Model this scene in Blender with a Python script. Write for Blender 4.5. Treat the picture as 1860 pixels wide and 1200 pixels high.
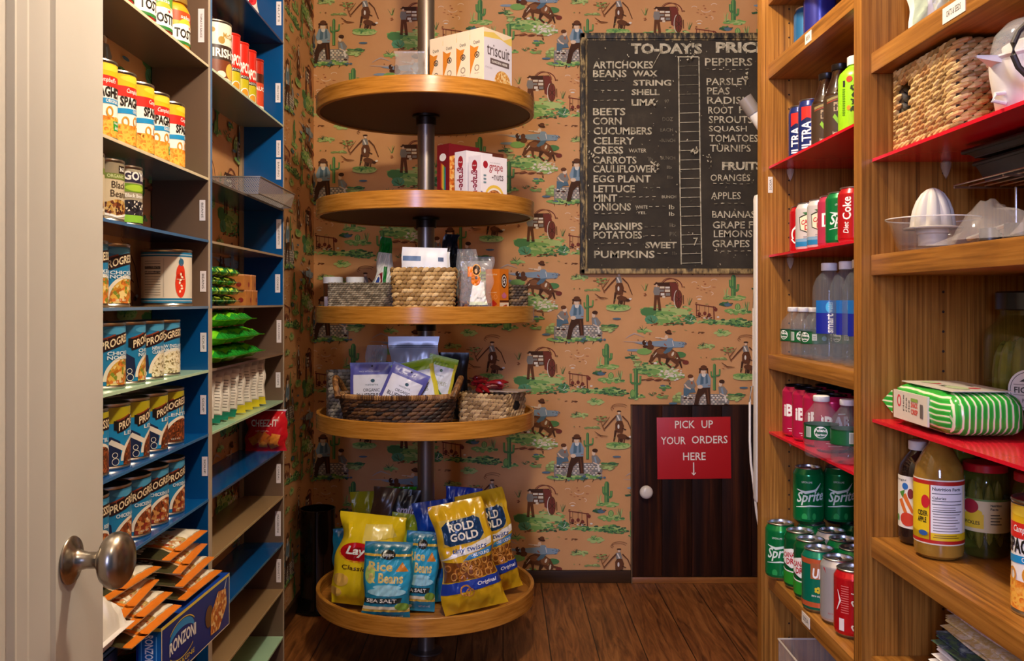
import bpy, bmesh, math, random
from mathutils import Vector, Matrix, Euler
random.seed(7)
for o in list(bpy.data.objects): bpy.data.objects.remove(o)
S = bpy.context.scene; COL = S.collection
PI = math.pi; rad = math.radians
# ---------------------------------------------------------------- camera, world, lamps, exposure
F, VX, VY, H = 1650.0, 913.0, 548.0, 1.172        # focal length and vanishing point in pixels of the 1860x1200 photo, eye height
cd = bpy.data.cameras.new('camera'); cam = bpy.data.objects.new('camera', cd); COL.objects.link(cam)
cam.location = (0, 0, H); cam.rotation_euler = (PI/2, 0, 0)
cd.sensor_fit = 'HORIZONTAL'; cd.sensor_width = 36; cd.lens = 36*F/1860
cd.shift_x = (930-VX)/1860; cd.shift_y = -(600-VY)/1860; cd.clip_start = .02
S.camera = cam
S.view_settings.view_transform = 'Standard'; S.view_settings.look = 'None'
S.view_settings.exposure = 0.0; S.view_settings.gamma = 1; S.view_settings.use_curve_mapping = False
W = bpy.data.worlds.new('world'); S.world = W; W.use_nodes = True
W.node_tree.nodes['Background'].inputs[0].default_value = (.55, .66, 1.0, 1)
W.node_tree.nodes['Background'].inputs[1].default_value = .13
def lamp(name, kind, loc, power, col, size=.1, rot=(0, 0, 0), sy=None, spread=None):
    l = bpy.data.lights.new(name, kind); o = bpy.data.objects.new(name, l); COL.objects.link(o)
    o.location = loc; o.rotation_euler = rot; l.energy = power; l.color = col
    if kind == 'AREA':
        l.shape = 'RECTANGLE' if sy else 'DISK'; l.size = size
        if sy: l.size_y = sy
        if spread: l.spread = spread
    else: l.shadow_soft_size = size
    return o
lamp('ceiling_bulb', 'POINT', (.03, 1.50, 2.28), 66, (1, .86, .67), .05)
lamp('entry_bulb', 'POINT', (.05, .15, 2.30), 20, (1, .87, .70), .06)
lamp('doorway_daylight', 'AREA', (-.85, -2.6, 1.85), 105, (.46, .54, 1.0), .55, (PI/2-.06, 0, -rad(10)), 1.2)

# ---------------------------------------------------------------- materials
def lin(c):
    if isinstance(c, str):
        c = c.lstrip('#'); c = [int(c[i:i+2], 16)/255 for i in (0, 2, 4)]
    return tuple((x/12.92 if x <= .04045 else ((x+.055)/1.055)**2.4) for x in c)+(1,)
MC = {}
def base(name):
    m = bpy.data.materials.new(name); m.use_nodes = True
    return m, m.node_tree, m.node_tree.nodes['Principled BSDF']
def C(h, rough=.45, metal=0, spec=.5, coat=0):
    k = (h, rough, metal, spec, coat)
    if k not in MC:
        m, t, b = base('paint_'+str(h).lstrip('#'))
        b.inputs['Base Color'].default_value = lin(h); b.inputs['Roughness'].default_value = rough
        b.inputs['Metallic'].default_value = metal; b.inputs['Specular IOR Level'].default_value = spec
        b.inputs['Coat Weight'].default_value = coat
        MC[k] = m
    return MC[k]
def ramp(t, stops, const=False):
    r = t.nodes.new('ShaderNodeValToRGB'); e = r.color_ramp.elements
    if const: r.color_ramp.interpolation = 'CONSTANT'
    while len(e) < len(stops): e.new(.5)
    for i, (p, c) in enumerate(stops): e[i].position = p; e[i].color = lin(c)
    return r
def coords(t, scale, rot=(0, 0, 0), kind='Object'):
    tc = t.nodes.new('ShaderNodeTexCoord'); mp = t.nodes.new('ShaderNodeMapping')
    mp.inputs['Scale'].default_value = scale; mp.inputs['Rotation'].default_value = rot
    t.links.new(tc.outputs[kind], mp.inputs[0]); return mp
def N(t, kind, **kw):
    n = t.nodes.new(kind)
    for k, v in kw.items():
        if k in n.inputs: n.inputs[k].default_value = v
        else: setattr(n, k, v)
    return n
def bump(t, b, src, strength, dist=.002):
    n = N(t, 'ShaderNodeBump', Strength=strength, Distance=dist)
    t.links.new(src, n.inputs['Height']); t.links.new(n.outputs[0], b.inputs['Normal'])
def wood(name, stops, scale, rough=.35, spec=.5, bmp=.1):
    m, t, b = base(name)
    mp = coords(t, scale)
    n1 = N(t, 'ShaderNodeTexNoise', Scale=1.0, Detail=6.0, Roughness=.62, Distortion=.25); t.links.new(mp.outputs[0], n1.inputs['Vector'])
    r = ramp(t, stops); t.links.new(n1.outputs[0], r.inputs[0]); t.links.new(r.outputs[0], b.inputs['Base Color'])
    b.inputs['Roughness'].default_value = rough; b.inputs['Specular IOR Level'].default_value = spec
    bump(t, b, n1.outputs[0], bmp, .001); return m
OAK = [(.30, '#643e14'), (.44, '#8a571d'), (.56, '#a06a29'), (.72, '#b37e38')]
oak_z = wood('oak_upright', OAK, (230, 230, 3.5))
oak_y = wood('oak_lengthwise', OAK, (110, 3.0, 110))
oak_x = wood('oak_crosswise', OAK, (3.0, 110, 110))
oak_r = wood('oak_rim', [(.3, '#96601f'), (.5, '#b87a2c'), (.75, '#cc9040')], (9, 9, 160), .22)
oak_u = wood('oak_tray_bed', [(.3, '#8d5a20'), (.5, '#a86c28'), (.75, '#bd8136')], (3, 60, 60), .38)
dark_wood = wood('dark_stained_boards', [(.3, '#150904'), (.5, '#2c1408'), (.66, '#4c240e'), (.8, '#6a3414')], (30, 30, 1.3), .5, .15)
base_wood = wood('dark_baseboard', [(.3, '#2a190d'), (.55, '#40270f'), (.8, '#573616')], (2, 2, 40), .4)
def floor_mat():
    m, t, b = base('plank_floor')
    tc = t.nodes.new('ShaderNodeTexCoord'); sp = t.nodes.new('ShaderNodeSeparateXYZ'); t.links.new(tc.outputs['Object'], sp.inputs[0])
    dv = N(t, 'ShaderNodeMath', operation='DIVIDE'); t.links.new(sp.outputs[0], dv.inputs[0]); dv.inputs[1].default_value = .158
    fl = N(t, 'ShaderNodeMath', operation='FLOOR'); t.links.new(dv.outputs[0], fl.inputs[0])
    wn = N(t, 'ShaderNodeTexWhiteNoise', noise_dimensions='1D'); t.links.new(fl.outputs[0], wn.inputs['W'])
    fr = N(t, 'ShaderNodeMath', operation='FRACT'); t.links.new(dv.outputs[0], fr.inputs[0])
    lt = N(t, 'ShaderNodeMath', operation='LESS_THAN'); t.links.new(fr.outputs[0], lt.inputs[0]); lt.inputs[1].default_value = .022
    ad = N(t, 'ShaderNodeVectorMath', operation='MULTIPLY_ADD'); t.links.new(tc.outputs['Object'], ad.inputs[0]); ad.inputs[1].default_value = (30, 2.6, 1)
    t.links.new(wn.outputs['Color'], ad.inputs[2])
    sc = N(t, 'ShaderNodeVectorMath', operation='SCALE'); t.links.new(wn.outputs['Color'], sc.inputs[0]); sc.inputs['Scale'].default_value = 9; t.links.new(sc.outputs[0], ad.inputs[2])
    n1 = N(t, 'ShaderNodeTexNoise', Scale=1.5, Detail=7.0, Roughness=.62, Distortion=1.2); t.links.new(ad.outputs[0], n1.inputs['Vector'])
    r = ramp(t, [(.30, '#4a2810'), (.44, '#754420'), (.56, '#925a2c'), (.72, '#aa703c')]); t.links.new(n1.outputs[0], r.inputs[0])
    mx = N(t, 'ShaderNodeMix', data_type='RGBA'); t.links.new(lt.outputs[0], mx.inputs[0]); t.links.new(r.outputs[0], mx.inputs[6]); mx.inputs[7].default_value = lin('#1c0e06')
    t.links.new(mx.outputs[2], b.inputs['Base Color']); b.inputs['Roughness'].default_value = .42
    bump(t, b, n1.outputs[0], .15, .002); return m
def speckle(name, stops, scale=220, rough=.4, kind='F1', const=True, detail=0, spec=.5, stretch=(1, 1, 1)):
    """patterned print or stuff: random cells coloured from the stops"""
    m, t, b = base(name)
    mp = coords(t, (scale*stretch[0], scale*stretch[1], scale*stretch[2]))
    v = N(t, 'ShaderNodeTexVoronoi', Scale=1.0); t.links.new(mp.outputs[0], v.inputs['Vector'])
    s = t.nodes.new('ShaderNodeSeparateColor'); t.links.new(v.outputs['Color'], s.inputs[0])
    r = ramp(t, stops, const); t.links.new(s.outputs[0], r.inputs[0]); t.links.new(r.outputs[0], b.inputs['Base Color'])
    b.inputs['Roughness'].default_value = rough; b.inputs['Specular IOR Level'].default_value = spec
    return m
def mottled(name, stops, scale=12, rough=.5, metal=0, stretch=(1, 1, 1), bmp=0):
    m, t, b = base(name)
    mp = coords(t, tuple(scale*s for s in stretch))
    n1 = N(t, 'ShaderNodeTexNoise', Scale=1.0, Detail=5.0, Roughness=.6); t.links.new(mp.outputs[0], n1.inputs['Vector'])
    r = ramp(t, stops); t.links.new(n1.outputs[0], r.inputs[0]); t.links.new(r.outputs[0], b.inputs['Base Color'])
    b.inputs['Roughness'].default_value = rough; b.inputs['Metallic'].default_value = metal
    if bmp: bump(t, b, n1.outputs[0], bmp)
    return m
def glass(name, h='#ffffff', rough=.02, ior=1.35):
    m, t, b = base(name)
    b.inputs['Base Color'].default_value = lin(h); b.inputs['Transmission Weight'].default_value = 1
    b.inputs['Roughness'].default_value = rough; b.inputs['IOR'].default_value = ior; return m
def film(name, h='#f4f6f8', alpha=.35, rough=.12):
    """thin clear plastic: part see-through, part glossy sheen"""
    m, t, b = base(name)
    b.inputs['Base Color'].default_value = lin(h); b.inputs['Roughness'].default_value = rough
    b.inputs['Specular IOR Level'].default_value = .8; b.inputs['Alpha'].default_value = alpha; return m
steel = C('#b9b6b0', .28, 1); alu = C('#c9c9c9', .3, 1); nickel = C('#a39a8e', .27, 1); bronze = C('#8d8074', .36, .85)
black = C('#131212', .35); white = C('#efece6', .4); ink = C('#1a1816', .6)

# ---------------------------------------------------------------- mesh builder
class MB:
    def __init__(s): s.v = []; s.f = []; s.m = []; s.mats = []
    def slot(s, m):
        if m not in s.mats: s.mats.append(m)
        return s.mats.index(m)
    def add(s, vs, fs, m):
        o = len(s.v); k = s.slot(m); s.v += [tuple(v) for v in vs]
        for f in fs: s.f.append([o+i for i in f]); s.m.append(k)
        return s
    def box(s, x0, x1, y0, y1, z0, z1, m, bev=0, mt=None, mb_=None):
        """box; mt / mb_ = own material of the upper / lower face"""
        if bev:
            bm = bmesh.new(); bmesh.ops.create_cube(bm, size=1)
            for v in bm.verts: v.co = ((x0+x1)/2+v.co.x*(x1-x0), (y0+y1)/2+v.co.y*(y1-y0), (z0+z1)/2+v.co.z*(z1-z0))
            bmesh.ops.bevel(bm, geom=bm.edges[:], offset=bev, segments=2, affect='EDGES', profile=.6)
            s.bm(bm, m); return s
        vs = [(x, y, z) for z in (z0, z1) for y in (y0, y1) for x in (x0, x1)]
        s.add(vs, [(0, 4, 6, 2), (1, 3, 7, 5), (0, 1, 5, 4), (2, 6, 7, 3)], m)
        s.add(vs, [(4, 5, 7, 6)], mt or m); s.add(vs, [(0, 2, 3, 1)], mb_ or m); return s
    def bm(s, bm, m, M=None):
        bm.verts.index_update()
        s.add([(M @ v.co if M else v.co) for v in bm.verts], [[v.index for v in f.verts] for f in bm.faces], m); bm.free(); return s
    def lathe(s, prof, m, n=40, c=(0, 0), mats=None, sx=1, sy=1):
        for i in range(len(prof)-1):
            (r0, z0), (r1, z1) = prof[i], prof[i+1]; mm = mats[i] if mats else m
            vs = []; A = [(math.cos(2*PI*k/n), math.sin(2*PI*k/n)) for k in range(n)]
            vs = [(c[0]+r0*a*sx, c[1]+r0*b*sy, z0) for a, b in A]+[(c[0]+r1*a*sx, c[1]+r1*b*sy, z1) for a, b in A]
            if r0 < 1e-6: s.add(vs, [(k, n+(k+1) % n, n+k) for k in range(n)], mm)
            elif r1 < 1e-6: s.add(vs, [(k, (k+1) % n, n+k) for k in range(n)], mm)
            else: s.add(vs, [(k, (k+1) % n, n+(k+1) % n, n+k) for k in range(n)], mm)
        return s
    def tube(s, pts, r, m, n=8, closed=False):
        pts = [Vector(p) for p in pts]; L = len(pts); rs = r if isinstance(r, (list, tuple)) else [r]*L
        vs = []; up = Vector((0, 0, 1))
        for i, p in enumerate(pts):
            a = pts[i-1] if (i or closed) else p; b = pts[(i+1) % L] if (i < L-1 or closed) else p
            d = (b-a).normalized(); u = d.cross(up)
            if u.length < .05: u = d.cross(Vector((1, 0, 0)))
            u.normalize(); w = d.cross(u)
            for k in range(n): vs.append(p+rs[i]*(math.cos(2*PI*k/n)*u+math.sin(2*PI*k/n)*w))
        fs = []
        for i in range(L if closed else L-1):
            j = (i+1) % L
            for k in range(n): fs.append((i*n+k, i*n+(k+1) % n, j*n+(k+1) % n, j*n+k))
        if not closed: fs += [tuple(range(n)), tuple(range((L-1)*n, L*n))]
        s.add(vs, fs, m); return s
    def blob(s, c, rx, ry, rz, m, M=None, nu=10, nv=6):
        vs = [(0, 0, -1)]+[(math.sin(PI*j/nv)*math.cos(2*PI*i/nu), math.sin(PI*j/nv)*math.sin(2*PI*i/nu), -math.cos(PI*j/nv)) for j in range(1, nv) for i in range(nu)]+[(0, 0, 1)]
        fs = [(0, 1+(i+1) % nu, 1+i) for i in range(nu)]
        for j in range(nv-2):
            for i in range(nu): a = 1+j*nu; fs.append((a+i, a+(i+1) % nu, a+nu+(i+1) % nu, a+nu+i))
        t = len(vs)-1; a = 1+(nv-2)*nu; fs += [(a+i, a+(i+1) % nu, t) for i in range(nu)]
        c = Vector(c); out = []
        for v in vs:
            p = Vector((v[0]*rx, v[1]*ry, v[2]*rz)); out.append(c+(M @ p if M else p))
        s.add(out, fs, m); return s
    def build(s, name, parent=None, loc=None, rot=None, sharp=32, weld=True):
        me = bpy.data.meshes.new(name); me.from_pydata(s.v, [], s.f)
        for m in s.mats: me.materials.append(m)
        me.polygons.foreach_set('material_index', s.m)
        if weld:
            bm = bmesh.new(); bm.from_mesh(me); bmesh.ops.remove_doubles(bm, verts=bm.verts, dist=2e-6)
            bmesh.ops.recalc_face_normals(bm, faces=bm.faces) if weld == 2 else None
            bm.to_mesh(me); bm.free()
        if sharp:
            me.polygons.foreach_set('use_smooth', [True]*len(me.polygons)); me.set_sharp_from_angle(angle=rad(sharp))
        me.update(); o = bpy.data.objects.new(name, me); COL.objects.link(o)
        if parent: o.parent = parent
        if loc: o.location = loc
        if rot: o.rotation_euler = rot
        return o
# ---------------------------------------------------------------- flat print: shapes are (points, faces)
def RC(x0, y0, x1, y1): return ([(x0, y0), (x1, y0), (x1, y1), (x0, y1)], [(0, 1, 2, 3)])
def PL(*p): return (list(p), [tuple(range(len(p)))])
def EL(cx, cy, rx, ry, n=22, rot=0, a0=0, a1=2*PI):
    c, s_ = math.cos(rot), math.sin(rot); full = abs(a1-a0) > 6.28; k = n if full else n+1
    q = [(rx*math.cos(a0+(a1-a0)*i/n), ry*math.sin(a0+(a1-a0)*i/n)) for i in range(k)]
    return ([(cx+c*x-s_*y, cy+s_*x+c*y) for x, y in q], [tuple(range(k))])
def ST(pts, w):
    vs = []; L = len(pts); ws = w if isinstance(w, (list, tuple)) else [w]*L
    for i, p in enumerate(pts):
        a = pts[max(i-1, 0)]; b = pts[min(i+1, L-1)]; dx, dy = b[0]-a[0], b[1]-a[1]; d = math.hypot(dx, dy) or 1
        nx, ny = -dy/d*ws[i]/2, dx/d*ws[i]/2; vs += [(p[0]+nx, p[1]+ny), (p[0]-nx, p[1]-ny)]
    return (vs, [(2*i, 2*i+1, 2*i+3, 2*i+2) for i in range(L-1)])
def RG(cx, cy, rx, ry, w, n=24, a0=0, a1=2*PI):
    return ST([(cx+rx*math.cos(a0+(a1-a0)*i/n), cy+ry*math.sin(a0+(a1-a0)*i/n)) for i in range(n+1)], w)
def XF(sh, dx=0, dy=0, s=1, rot=0, sy=None):
    c, q = math.cos(rot), math.sin(rot); sy = s if sy is None else sy
    return ([(dx+c*x*s-q*y*sy, dy+q*x*s+c*y*sy) for x, y in sh[0]], sh[1])
TX = {}
def T(text, x, y, w, h, bold=0, shear=0, rot=0, arch=0):
    """lettering fitted into the box x,y,w,h (lower left corner, size); rot in quarter turns"""
    k = (text, bold, shear)
    if k not in TX:
        cu = bpy.data.curves.new('lettering', 'FONT'); cu.body = text; cu.offset = bold; cu.shear = shear; cu.resolution_u = 2; cu.fill_mode = 'FRONT'
        o = bpy.data.objects.new('lettering', cu); me = o.to_mesh()
        TX[k] = ([(v.co.x, v.co.y) for v in me.vertices], [tuple(p.vertices) for p in me.polygons])
        o.to_mesh_clear(); bpy.data.objects.remove(o); bpy.data.curves.remove(cu)
    vs, fs = TX[k]
    if not vs: return ([], [])
    x0 = min(v[0] for v in vs); x1 = max(v[0] for v in vs); y0 = min(v[1] for v in vs); y1 = max(v[1] for v in vs)
    out = []
    for a, b in vs:
        a = (a-x0)/max(x1-x0, 1e-6); b = (b-y0)/max(y1-y0, 1e-6); b2 = b+arch*(1-(2*a-1)**2)
        if rot == 0: out.append((x+a*w, y+b2*h))
        elif rot == 1: out.append((x+w-b2*w, y+a*h))
        else: out.append((x+b2*w, y+h-a*h))
    return (out, fs)
class SF:
    """a printable surface: fn(u, v, lift) -> point; us, vs = grid lines the print is cut along so that it follows a bend"""
    def __init__(s, fn, us=None, vs=None, lift=.0004, step=.00012, clip=None): s.fn = fn; s.us = us or []; s.vs = vs or []; s.lift = lift; s.step = step; s.layer = 0; s.clip = clip; s.diag = None
def flat(o, ux, uy, lift=.0004, step=.0001, clip=None):
    o, ux, uy = Vector(o), Vector(ux).normalized(), Vector(uy).normalized(); n = ux.cross(uy)
    return SF(lambda u, v, l: o+ux*u+uy*v+n*l, lift=lift, step=step, clip=clip)
def cyl(R, z0=0, c=(0, 0), st=.14, taper=None, v0=-1, v1=9):
    us = [R*st*i for i in range(-22, 23)]
    def fn(u, v, l):
        r = (taper(v) if taper else R); a = -PI/2+u/R; return Vector((c[0]+(r+l)*math.cos(a), c[1]+(r+l)*math.sin(a), z0+v))
    return SF(fn, us, None, .0003, .00007, (-9, v0, 9, v1))
def dec(mb, sf, m, *shapes):
    l = sf.lift+sf.layer*sf.step; sf.layer += 1
    for vs, fs in shapes:
        if not vs: continue
        k = sf.clip; out = k and (min(a for a, b in vs) < k[0]-1e-6 or max(a for a, b in vs) > k[2]+1e-6 or min(b for a, b in vs) < k[1]-1e-6 or max(b for a, b in vs) > k[3]+1e-6)
        if sf.us or sf.vs or out:
            bm = bmesh.new(); bv = [bm.verts.new((a, b, 0)) for a, b in vs]
            for f in fs:
                try: bm.faces.new([bv[i] for i in f])
                except ValueError: pass
            if any(len(f) > 4 for f in fs): bmesh.ops.triangulate(bm, faces=[f for f in bm.faces if len(f.verts) > 4])
            if out:
                for ax, c, sg_ in ((0, k[0], -1), (1, k[1], -1), (0, k[2], 1), (1, k[3], 1)):
                    co = [0, 0, 0]; no = [0, 0, 0]; co[ax] = c; no[ax] = sg_
                    bmesh.ops.bisect_plane(bm, geom=bm.verts[:]+bm.edges[:]+bm.faces[:], plane_co=co, plane_no=no, dist=1e-7, clear_outer=True)
                if not bm.faces: bm.free(); continue
            for ax, cuts in ((0, sf.us), (1, sf.vs)):
                lo = min(v.co[ax] for v in bm.verts); hi = max(v.co[ax] for v in bm.verts)
                for c in cuts:
                    if lo < c < hi:
                        co = [0, 0, 0]; no = [0, 0, 0]; co[ax] = c; no[ax] = 1
                        bmesh.ops.bisect_plane(bm, geom=bm.verts[:]+bm.edges[:]+bm.faces[:], plane_co=co, plane_no=no, dist=1e-7)
            if sf.diag:       # also along the diagonals of the grid cells
                du, dv, ox = sf.diag; q = [(v.co.x+ox)/du-v.co.y/dv for v in bm.verts]
                for c in range(math.ceil(min(q)), math.floor(max(q))+1):
                    bmesh.ops.bisect_plane(bm, geom=bm.verts[:]+bm.edges[:]+bm.faces[:], plane_co=(c*du-ox, 0, 0), plane_no=(1/du, -1/dv, 0), dist=1e-7)
            bm.verts.index_update()
            vs = [(v.co.x, v.co.y) for v in bm.verts]; fs = [[v.index for v in f.verts] for f in bm.faces]; bm.free()
        mb.add([sf.fn(a, b, l) for a, b in vs], fs, m)
# ---------------------------------------------------------------- scene objects
def tag(o, label, cat, group=None):
    o['label'] = label; o['category'] = cat
    if group: o['group'] = group
    return o
def thing(name, label, cat, loc=(0, 0, 0), rz=0, group=None, rot=None):
    o = bpy.data.objects.new(name, None); COL.objects.link(o); o.empty_display_size = .03
    o.location = loc; o.rotation_euler = rot or (0, 0, rz); return tag(o, label, cat, group)
def struct(o): o['kind'] = 'structure'; return o
def put(o, loc, rz=0, label=None, group=None, rot=None, scale=None):
    o.location = loc; o.rotation_euler = rot or (0, 0, rz)
    if scale: o.scale = scale
    if label: o['label'] = label
    if group: o['group'] = group
    return o
def dup(root, loc, rz=0, label=None, group=None, rot=None, scale=None):
    r = root.copy(); COL.objects.link(r)
    for ch in root.children:
        c = ch.copy(); COL.objects.link(c); c.parent = r
        for g in ch.children:
            d = g.copy(); COL.objects.link(d); d.parent = c
    return put(r, loc, rz, label, group, rot, scale)
class Stock:
    """places the first piece itself, then copies"""
    def __init__(s, root): s.root = root; s.used = False
    def __call__(s, loc, rz=0, label=None, group=None, rot=None, scale=None):
        if not s.used: s.used = True; return put(s.root, loc, rz, label, group, rot, scale)
        return dup(s.root, loc, rz, label, group, rot, scale)
def P(px, py, D): return Vector(((px-VX)*D/F, D, H-(py-VY)*D/F))
# ================================================================ the room
XL, YB, XF_, XB = -.79, 3.80, -.66, .58      # left wall, back wall, can shelf front, bookcase front
fm = floor_mat()
struct(MB().box(-.95, 1.7, -.6, 3.9, -.05, 0, fm).build('floor'))
struct(MB().box(-.95, 1.7, -.6, 3.9, 2.62, 2.66, C('#d9cdb8', .7)).build('ceiling'))
struct(MB().box(1.55, 1.65, -.6, 3.8, 0, 2.62, C('#b9a68c', .7)).build('wall_right'))
# ---- wallpaper: a half-drop toile; q = fifths of a photo pixel on the back wall
Q = .0004606
def paper(h): return C(h, .75, 0, .25)
ground = mottled('wallpaper_ground', [(.3, '#d6985e'), (.5, '#dca166'), (.7, '#e2a86e')], 3.0, .75)
K = {k: paper(v) for k, v in dict(g1='#b9cc7c', g2='#86b25e', g3='#56884f', g4='#3d6443', br='#6b4026', b2='#8f5c38', b3='#4c2e1d', mr='#7d3b2e', cr='#ead9bb',
     bl='#8fa3b0', b4='#5a7686', pl='#c4ad9e', wh='#efe6d6', sk='#eecfae', tq='#5f9f76', ol='#8c9a5a', rd='#b3663f', gy='#8d8880').items()}
rr = random.Random(3)
def dabs(cx, cy, rx, ry, n, cols, w=16, h=7, rot=.25):
    out = []
    for _ in range(n):
        a = rr.uniform(0, 2*PI); d = math.sqrt(rr.random())
        out.append((rr.choice(cols), EL(cx+rx*d*math.cos(a), cy+ry*d*math.sin(a), w*rr.uniform(.5, 1.5), h*rr.uniform(.6, 1.4), 7, rr.uniform(-rot, rot))))
    return out
def ground_patch(cx, cy, rx, ry, n, cols=('g1', 'g2', 'g1', 'g2', 'g3')):
    return [('g1', EL(cx, cy, rx*.8, ry*.6, 14)), ('g2', EL(cx-rx*.25, cy+ry*.3, rx*.6, ry*.4, 12))]+dabs(cx, cy, rx, ry, n, cols, 20, 8)
def blades(cx, cy, n, L, cols, spread=1.2, w=5):
    return [(rr.choice(cols), ST([(cx+rr.uniform(-8, 8), cy), (cx+L*math.sin(a)*.6, cy-L*.6*math.cos(a)), (cx+L*math.sin(a), cy-L*math.cos(a))], [w, w*.8, 1]))
            for a in [rr.uniform(-spread, spread) for _ in range(n)]]
def cactus(x, y, h, w, arms):
    o = [('g3', PL((x-w, y), (x+w, y), (x+w, y-h+w), (x+w*.5, y-h), (x-w*.5, y-h), (x-w, y-h+w))), ('g2', ST([(x-w*.3, y), (x-w*.3, y-h+6)], w*.35)), ('g4', ST([(x+w*.6, y), (x+w*.6, y-h+8)], w*.3))]
    for sx, y0, up, L in arms:
        o += [('g3', ST([(x, y0), (x+sx*L, y0-4), (x+sx*(L+6), y0-12), (x+sx*(L+8), y0-up)], w*1.1)), ('g2', ST([(x+sx*(L+5), y0-14), (x+sx*(L+7), y0-up+3)], w*.35))]
    return o
M_ = []
# chuck wagon with a man
M_ += ground_patch(360, 330, 250, 60, 60)+ground_patch(330, 400, 180, 55, 60, ('g2', 'g3', 'g1', 'g2'))+[('g3', EL(190, 330, 75, 40, 12)), ('tq', EL(215, 400, 60, 40, 12)), ('g3', EL(570, 400, 55, 45, 12))]+dabs(560, 390, 60, 50, 16, ('g4', 'g3', 'tq'))
M_ += blades(230, 430, 9, 70, ('wh', 'g3', 'g4', 'ol'))+blades(570, 420, 8, 60, ('wh', 'g3', 'g1'))+dabs(360, 445, 170, 14, 14, ('b2', 'br', 'g4'))
M_ += [('mr', RG(400, 110, 95, 80, 9, 16, PI, 2*PI)), ('b2', RG(380, 100, 80, 75, 7, 14, PI, 2*PI)), ('b3', PL((265, 65), (440, 60), (440, 95), (270, 95))), ('mr', PL((380, 60), (450, 70), (475, 180), (420, 240), (395, 225))), ('br', PL((285, 95), (395, 95), (400, 190), (290, 200)))]
M_ += [(c, RC(x, y, x+w, y+h)) for c, x, y, w, h in (('cr', 290, 100, 45, 18), ('wh', 342, 102, 40, 16), ('gy', 292, 128, 38, 20), ('cr', 338, 128, 46, 22), ('wh', 300, 160, 34, 22), ('gy', 345, 160, 40, 24), ('cr', 315, 185, 26, 18))]
M_ += [('br', EL(462, 215, 36, 84, 20)), ('mr', EL(464, 215, 28, 72, 20)), ('wh', RG(455, 215, 34, 84, 5, 18, PI*.6, PI*1.4)), ('b3', ST([(464, 150), (464, 285)], 5)), ('b3', ST([(440, 190), (488, 245)], 5)), ('b3', ST([(488, 190), (440, 245)], 5)), ('br', ST([(505, 180), (508, 260)], 8))]
M_ += [('b3', EL(262, 80, 28, 7, 10)), ('b3', EL(262, 72, 14, 11, 10)), ('sk', EL(262, 92, 10, 12, 10)), ('gy', PL((240, 105), (285, 105), (295, 150), (285, 185), (245, 185), (232, 150))), ('br', PL((242, 180), (290, 180), (305, 310), (280, 312), (266, 215), (258, 312), (234, 310))), ('b3', EL(246, 312, 16, 7, 8)), ('b3', EL(292, 312, 16, 7, 8))]
M_ += blades(160, 140, 6, 70, ('g3', 'g2', 'br'), .6)+dabs(150, 180, 25, 20, 8, ('rd', 'b2'), 8, 4)+blades(560, 270, 6, 70, ('g3', 'br', 'ol'), .5)
# scrolls in the sand
for a, b, r, a0, a1 in ((605, 72, 25, 3.4, 6), (710, 85, 45, .3, 2.8), (785, 50, 28, 3.3, 5.9), (750, 165, 26, 4.9, 7.4), (650, 205, 30, 3.5, 5.8)): M_.append(('sk', RG(a, b, r, r*.6, 6, 8, a0, a1)))
M_ += [('wh', EL(650, 215, 20, 6, 8))]+dabs(700, 100, 90, 80, 10, ('b2', 'rd'), 12, 3)
# camp fire
M_ += ground_patch(850, 420, 260, 24, 40, ('g2', 'g3', 'g4', 'g1'))+ground_patch(1030, 430, 140, 38, 50, ('g2', 'g3', 'g4'))
M_ += [('mr', ST([(612, 262), (800, 290)], 9)), ('mr', ST([(625, 260), (625, 370)], 8)), ('mr', ST([(780, 280), (785, 400)], 11))]+[('br', ST([(x, 270), (x, 345)], 4)) for x in (650, 700, 735)]+[('mr', EL(x, 350+d, 16, 18, 9)) for x, d in ((650, 0), (700, -5), (740, 10), (800, -40))]+[('wh', EL(x, y, 13, 8, 8)) for x, y in ((700, 385), (740, 388), (820, 378))]+dabs(700, 375, 90, 16, 16, ('br', 'b3', 'mr'), 10, 5)
# cacti
M_ += ground_patch(960, 200, 100, 24, 24)+cactus(960, 185, 190, 22, ((-1, 110, 70, 22), (1, 140, 60, 34)))+blades(890, 190, 6, 80, ('ol', 'g1'), .5, 7)
M_ += ground_patch(1000, 325, 120, 28, 30)+[('g2', EL(998, 285, 26, 30, 12)), ('g1', RG(998, 285, 10, 28, 4)), ('g3', RG(998, 285, 22, 29, 4))]+blades(1080, 330, 9, 95, ('ol', 'g1', 'g3'), .5, 7)+[('b4', EL(900, 265, 50, 18, 10))]+dabs(890, 260, 60, 20, 12, ('g3', 'g4'))
# tufts
M_ += ground_patch(860, 520, 70, 30, 26, ('g1', 'g2'))+blades(845, 525, 8, 45, ('g2', 'g3'))+ground_patch(710, 645, 80, 24, 20, ('g1', 'ol'))+blades(680, 645, 6, 40, ('b3', 'g4'), .8)+dabs(640, 515, 60, 14, 5, ('b2', 'br'), 14, 4)+ground_patch(820, 755, 70, 12, 8, ('g1', 'ol'))
M_ += ground_patch(150, 505, 55, 18, 14, ('g1', 'g2'))+blades(140, 500, 6, 50, ('g3', 'g4'))+ground_patch(40, 740, 45, 16, 10, ('g3', 'g4'))+blades(35, 735, 5, 40, ('g4', 'b3'))
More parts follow.
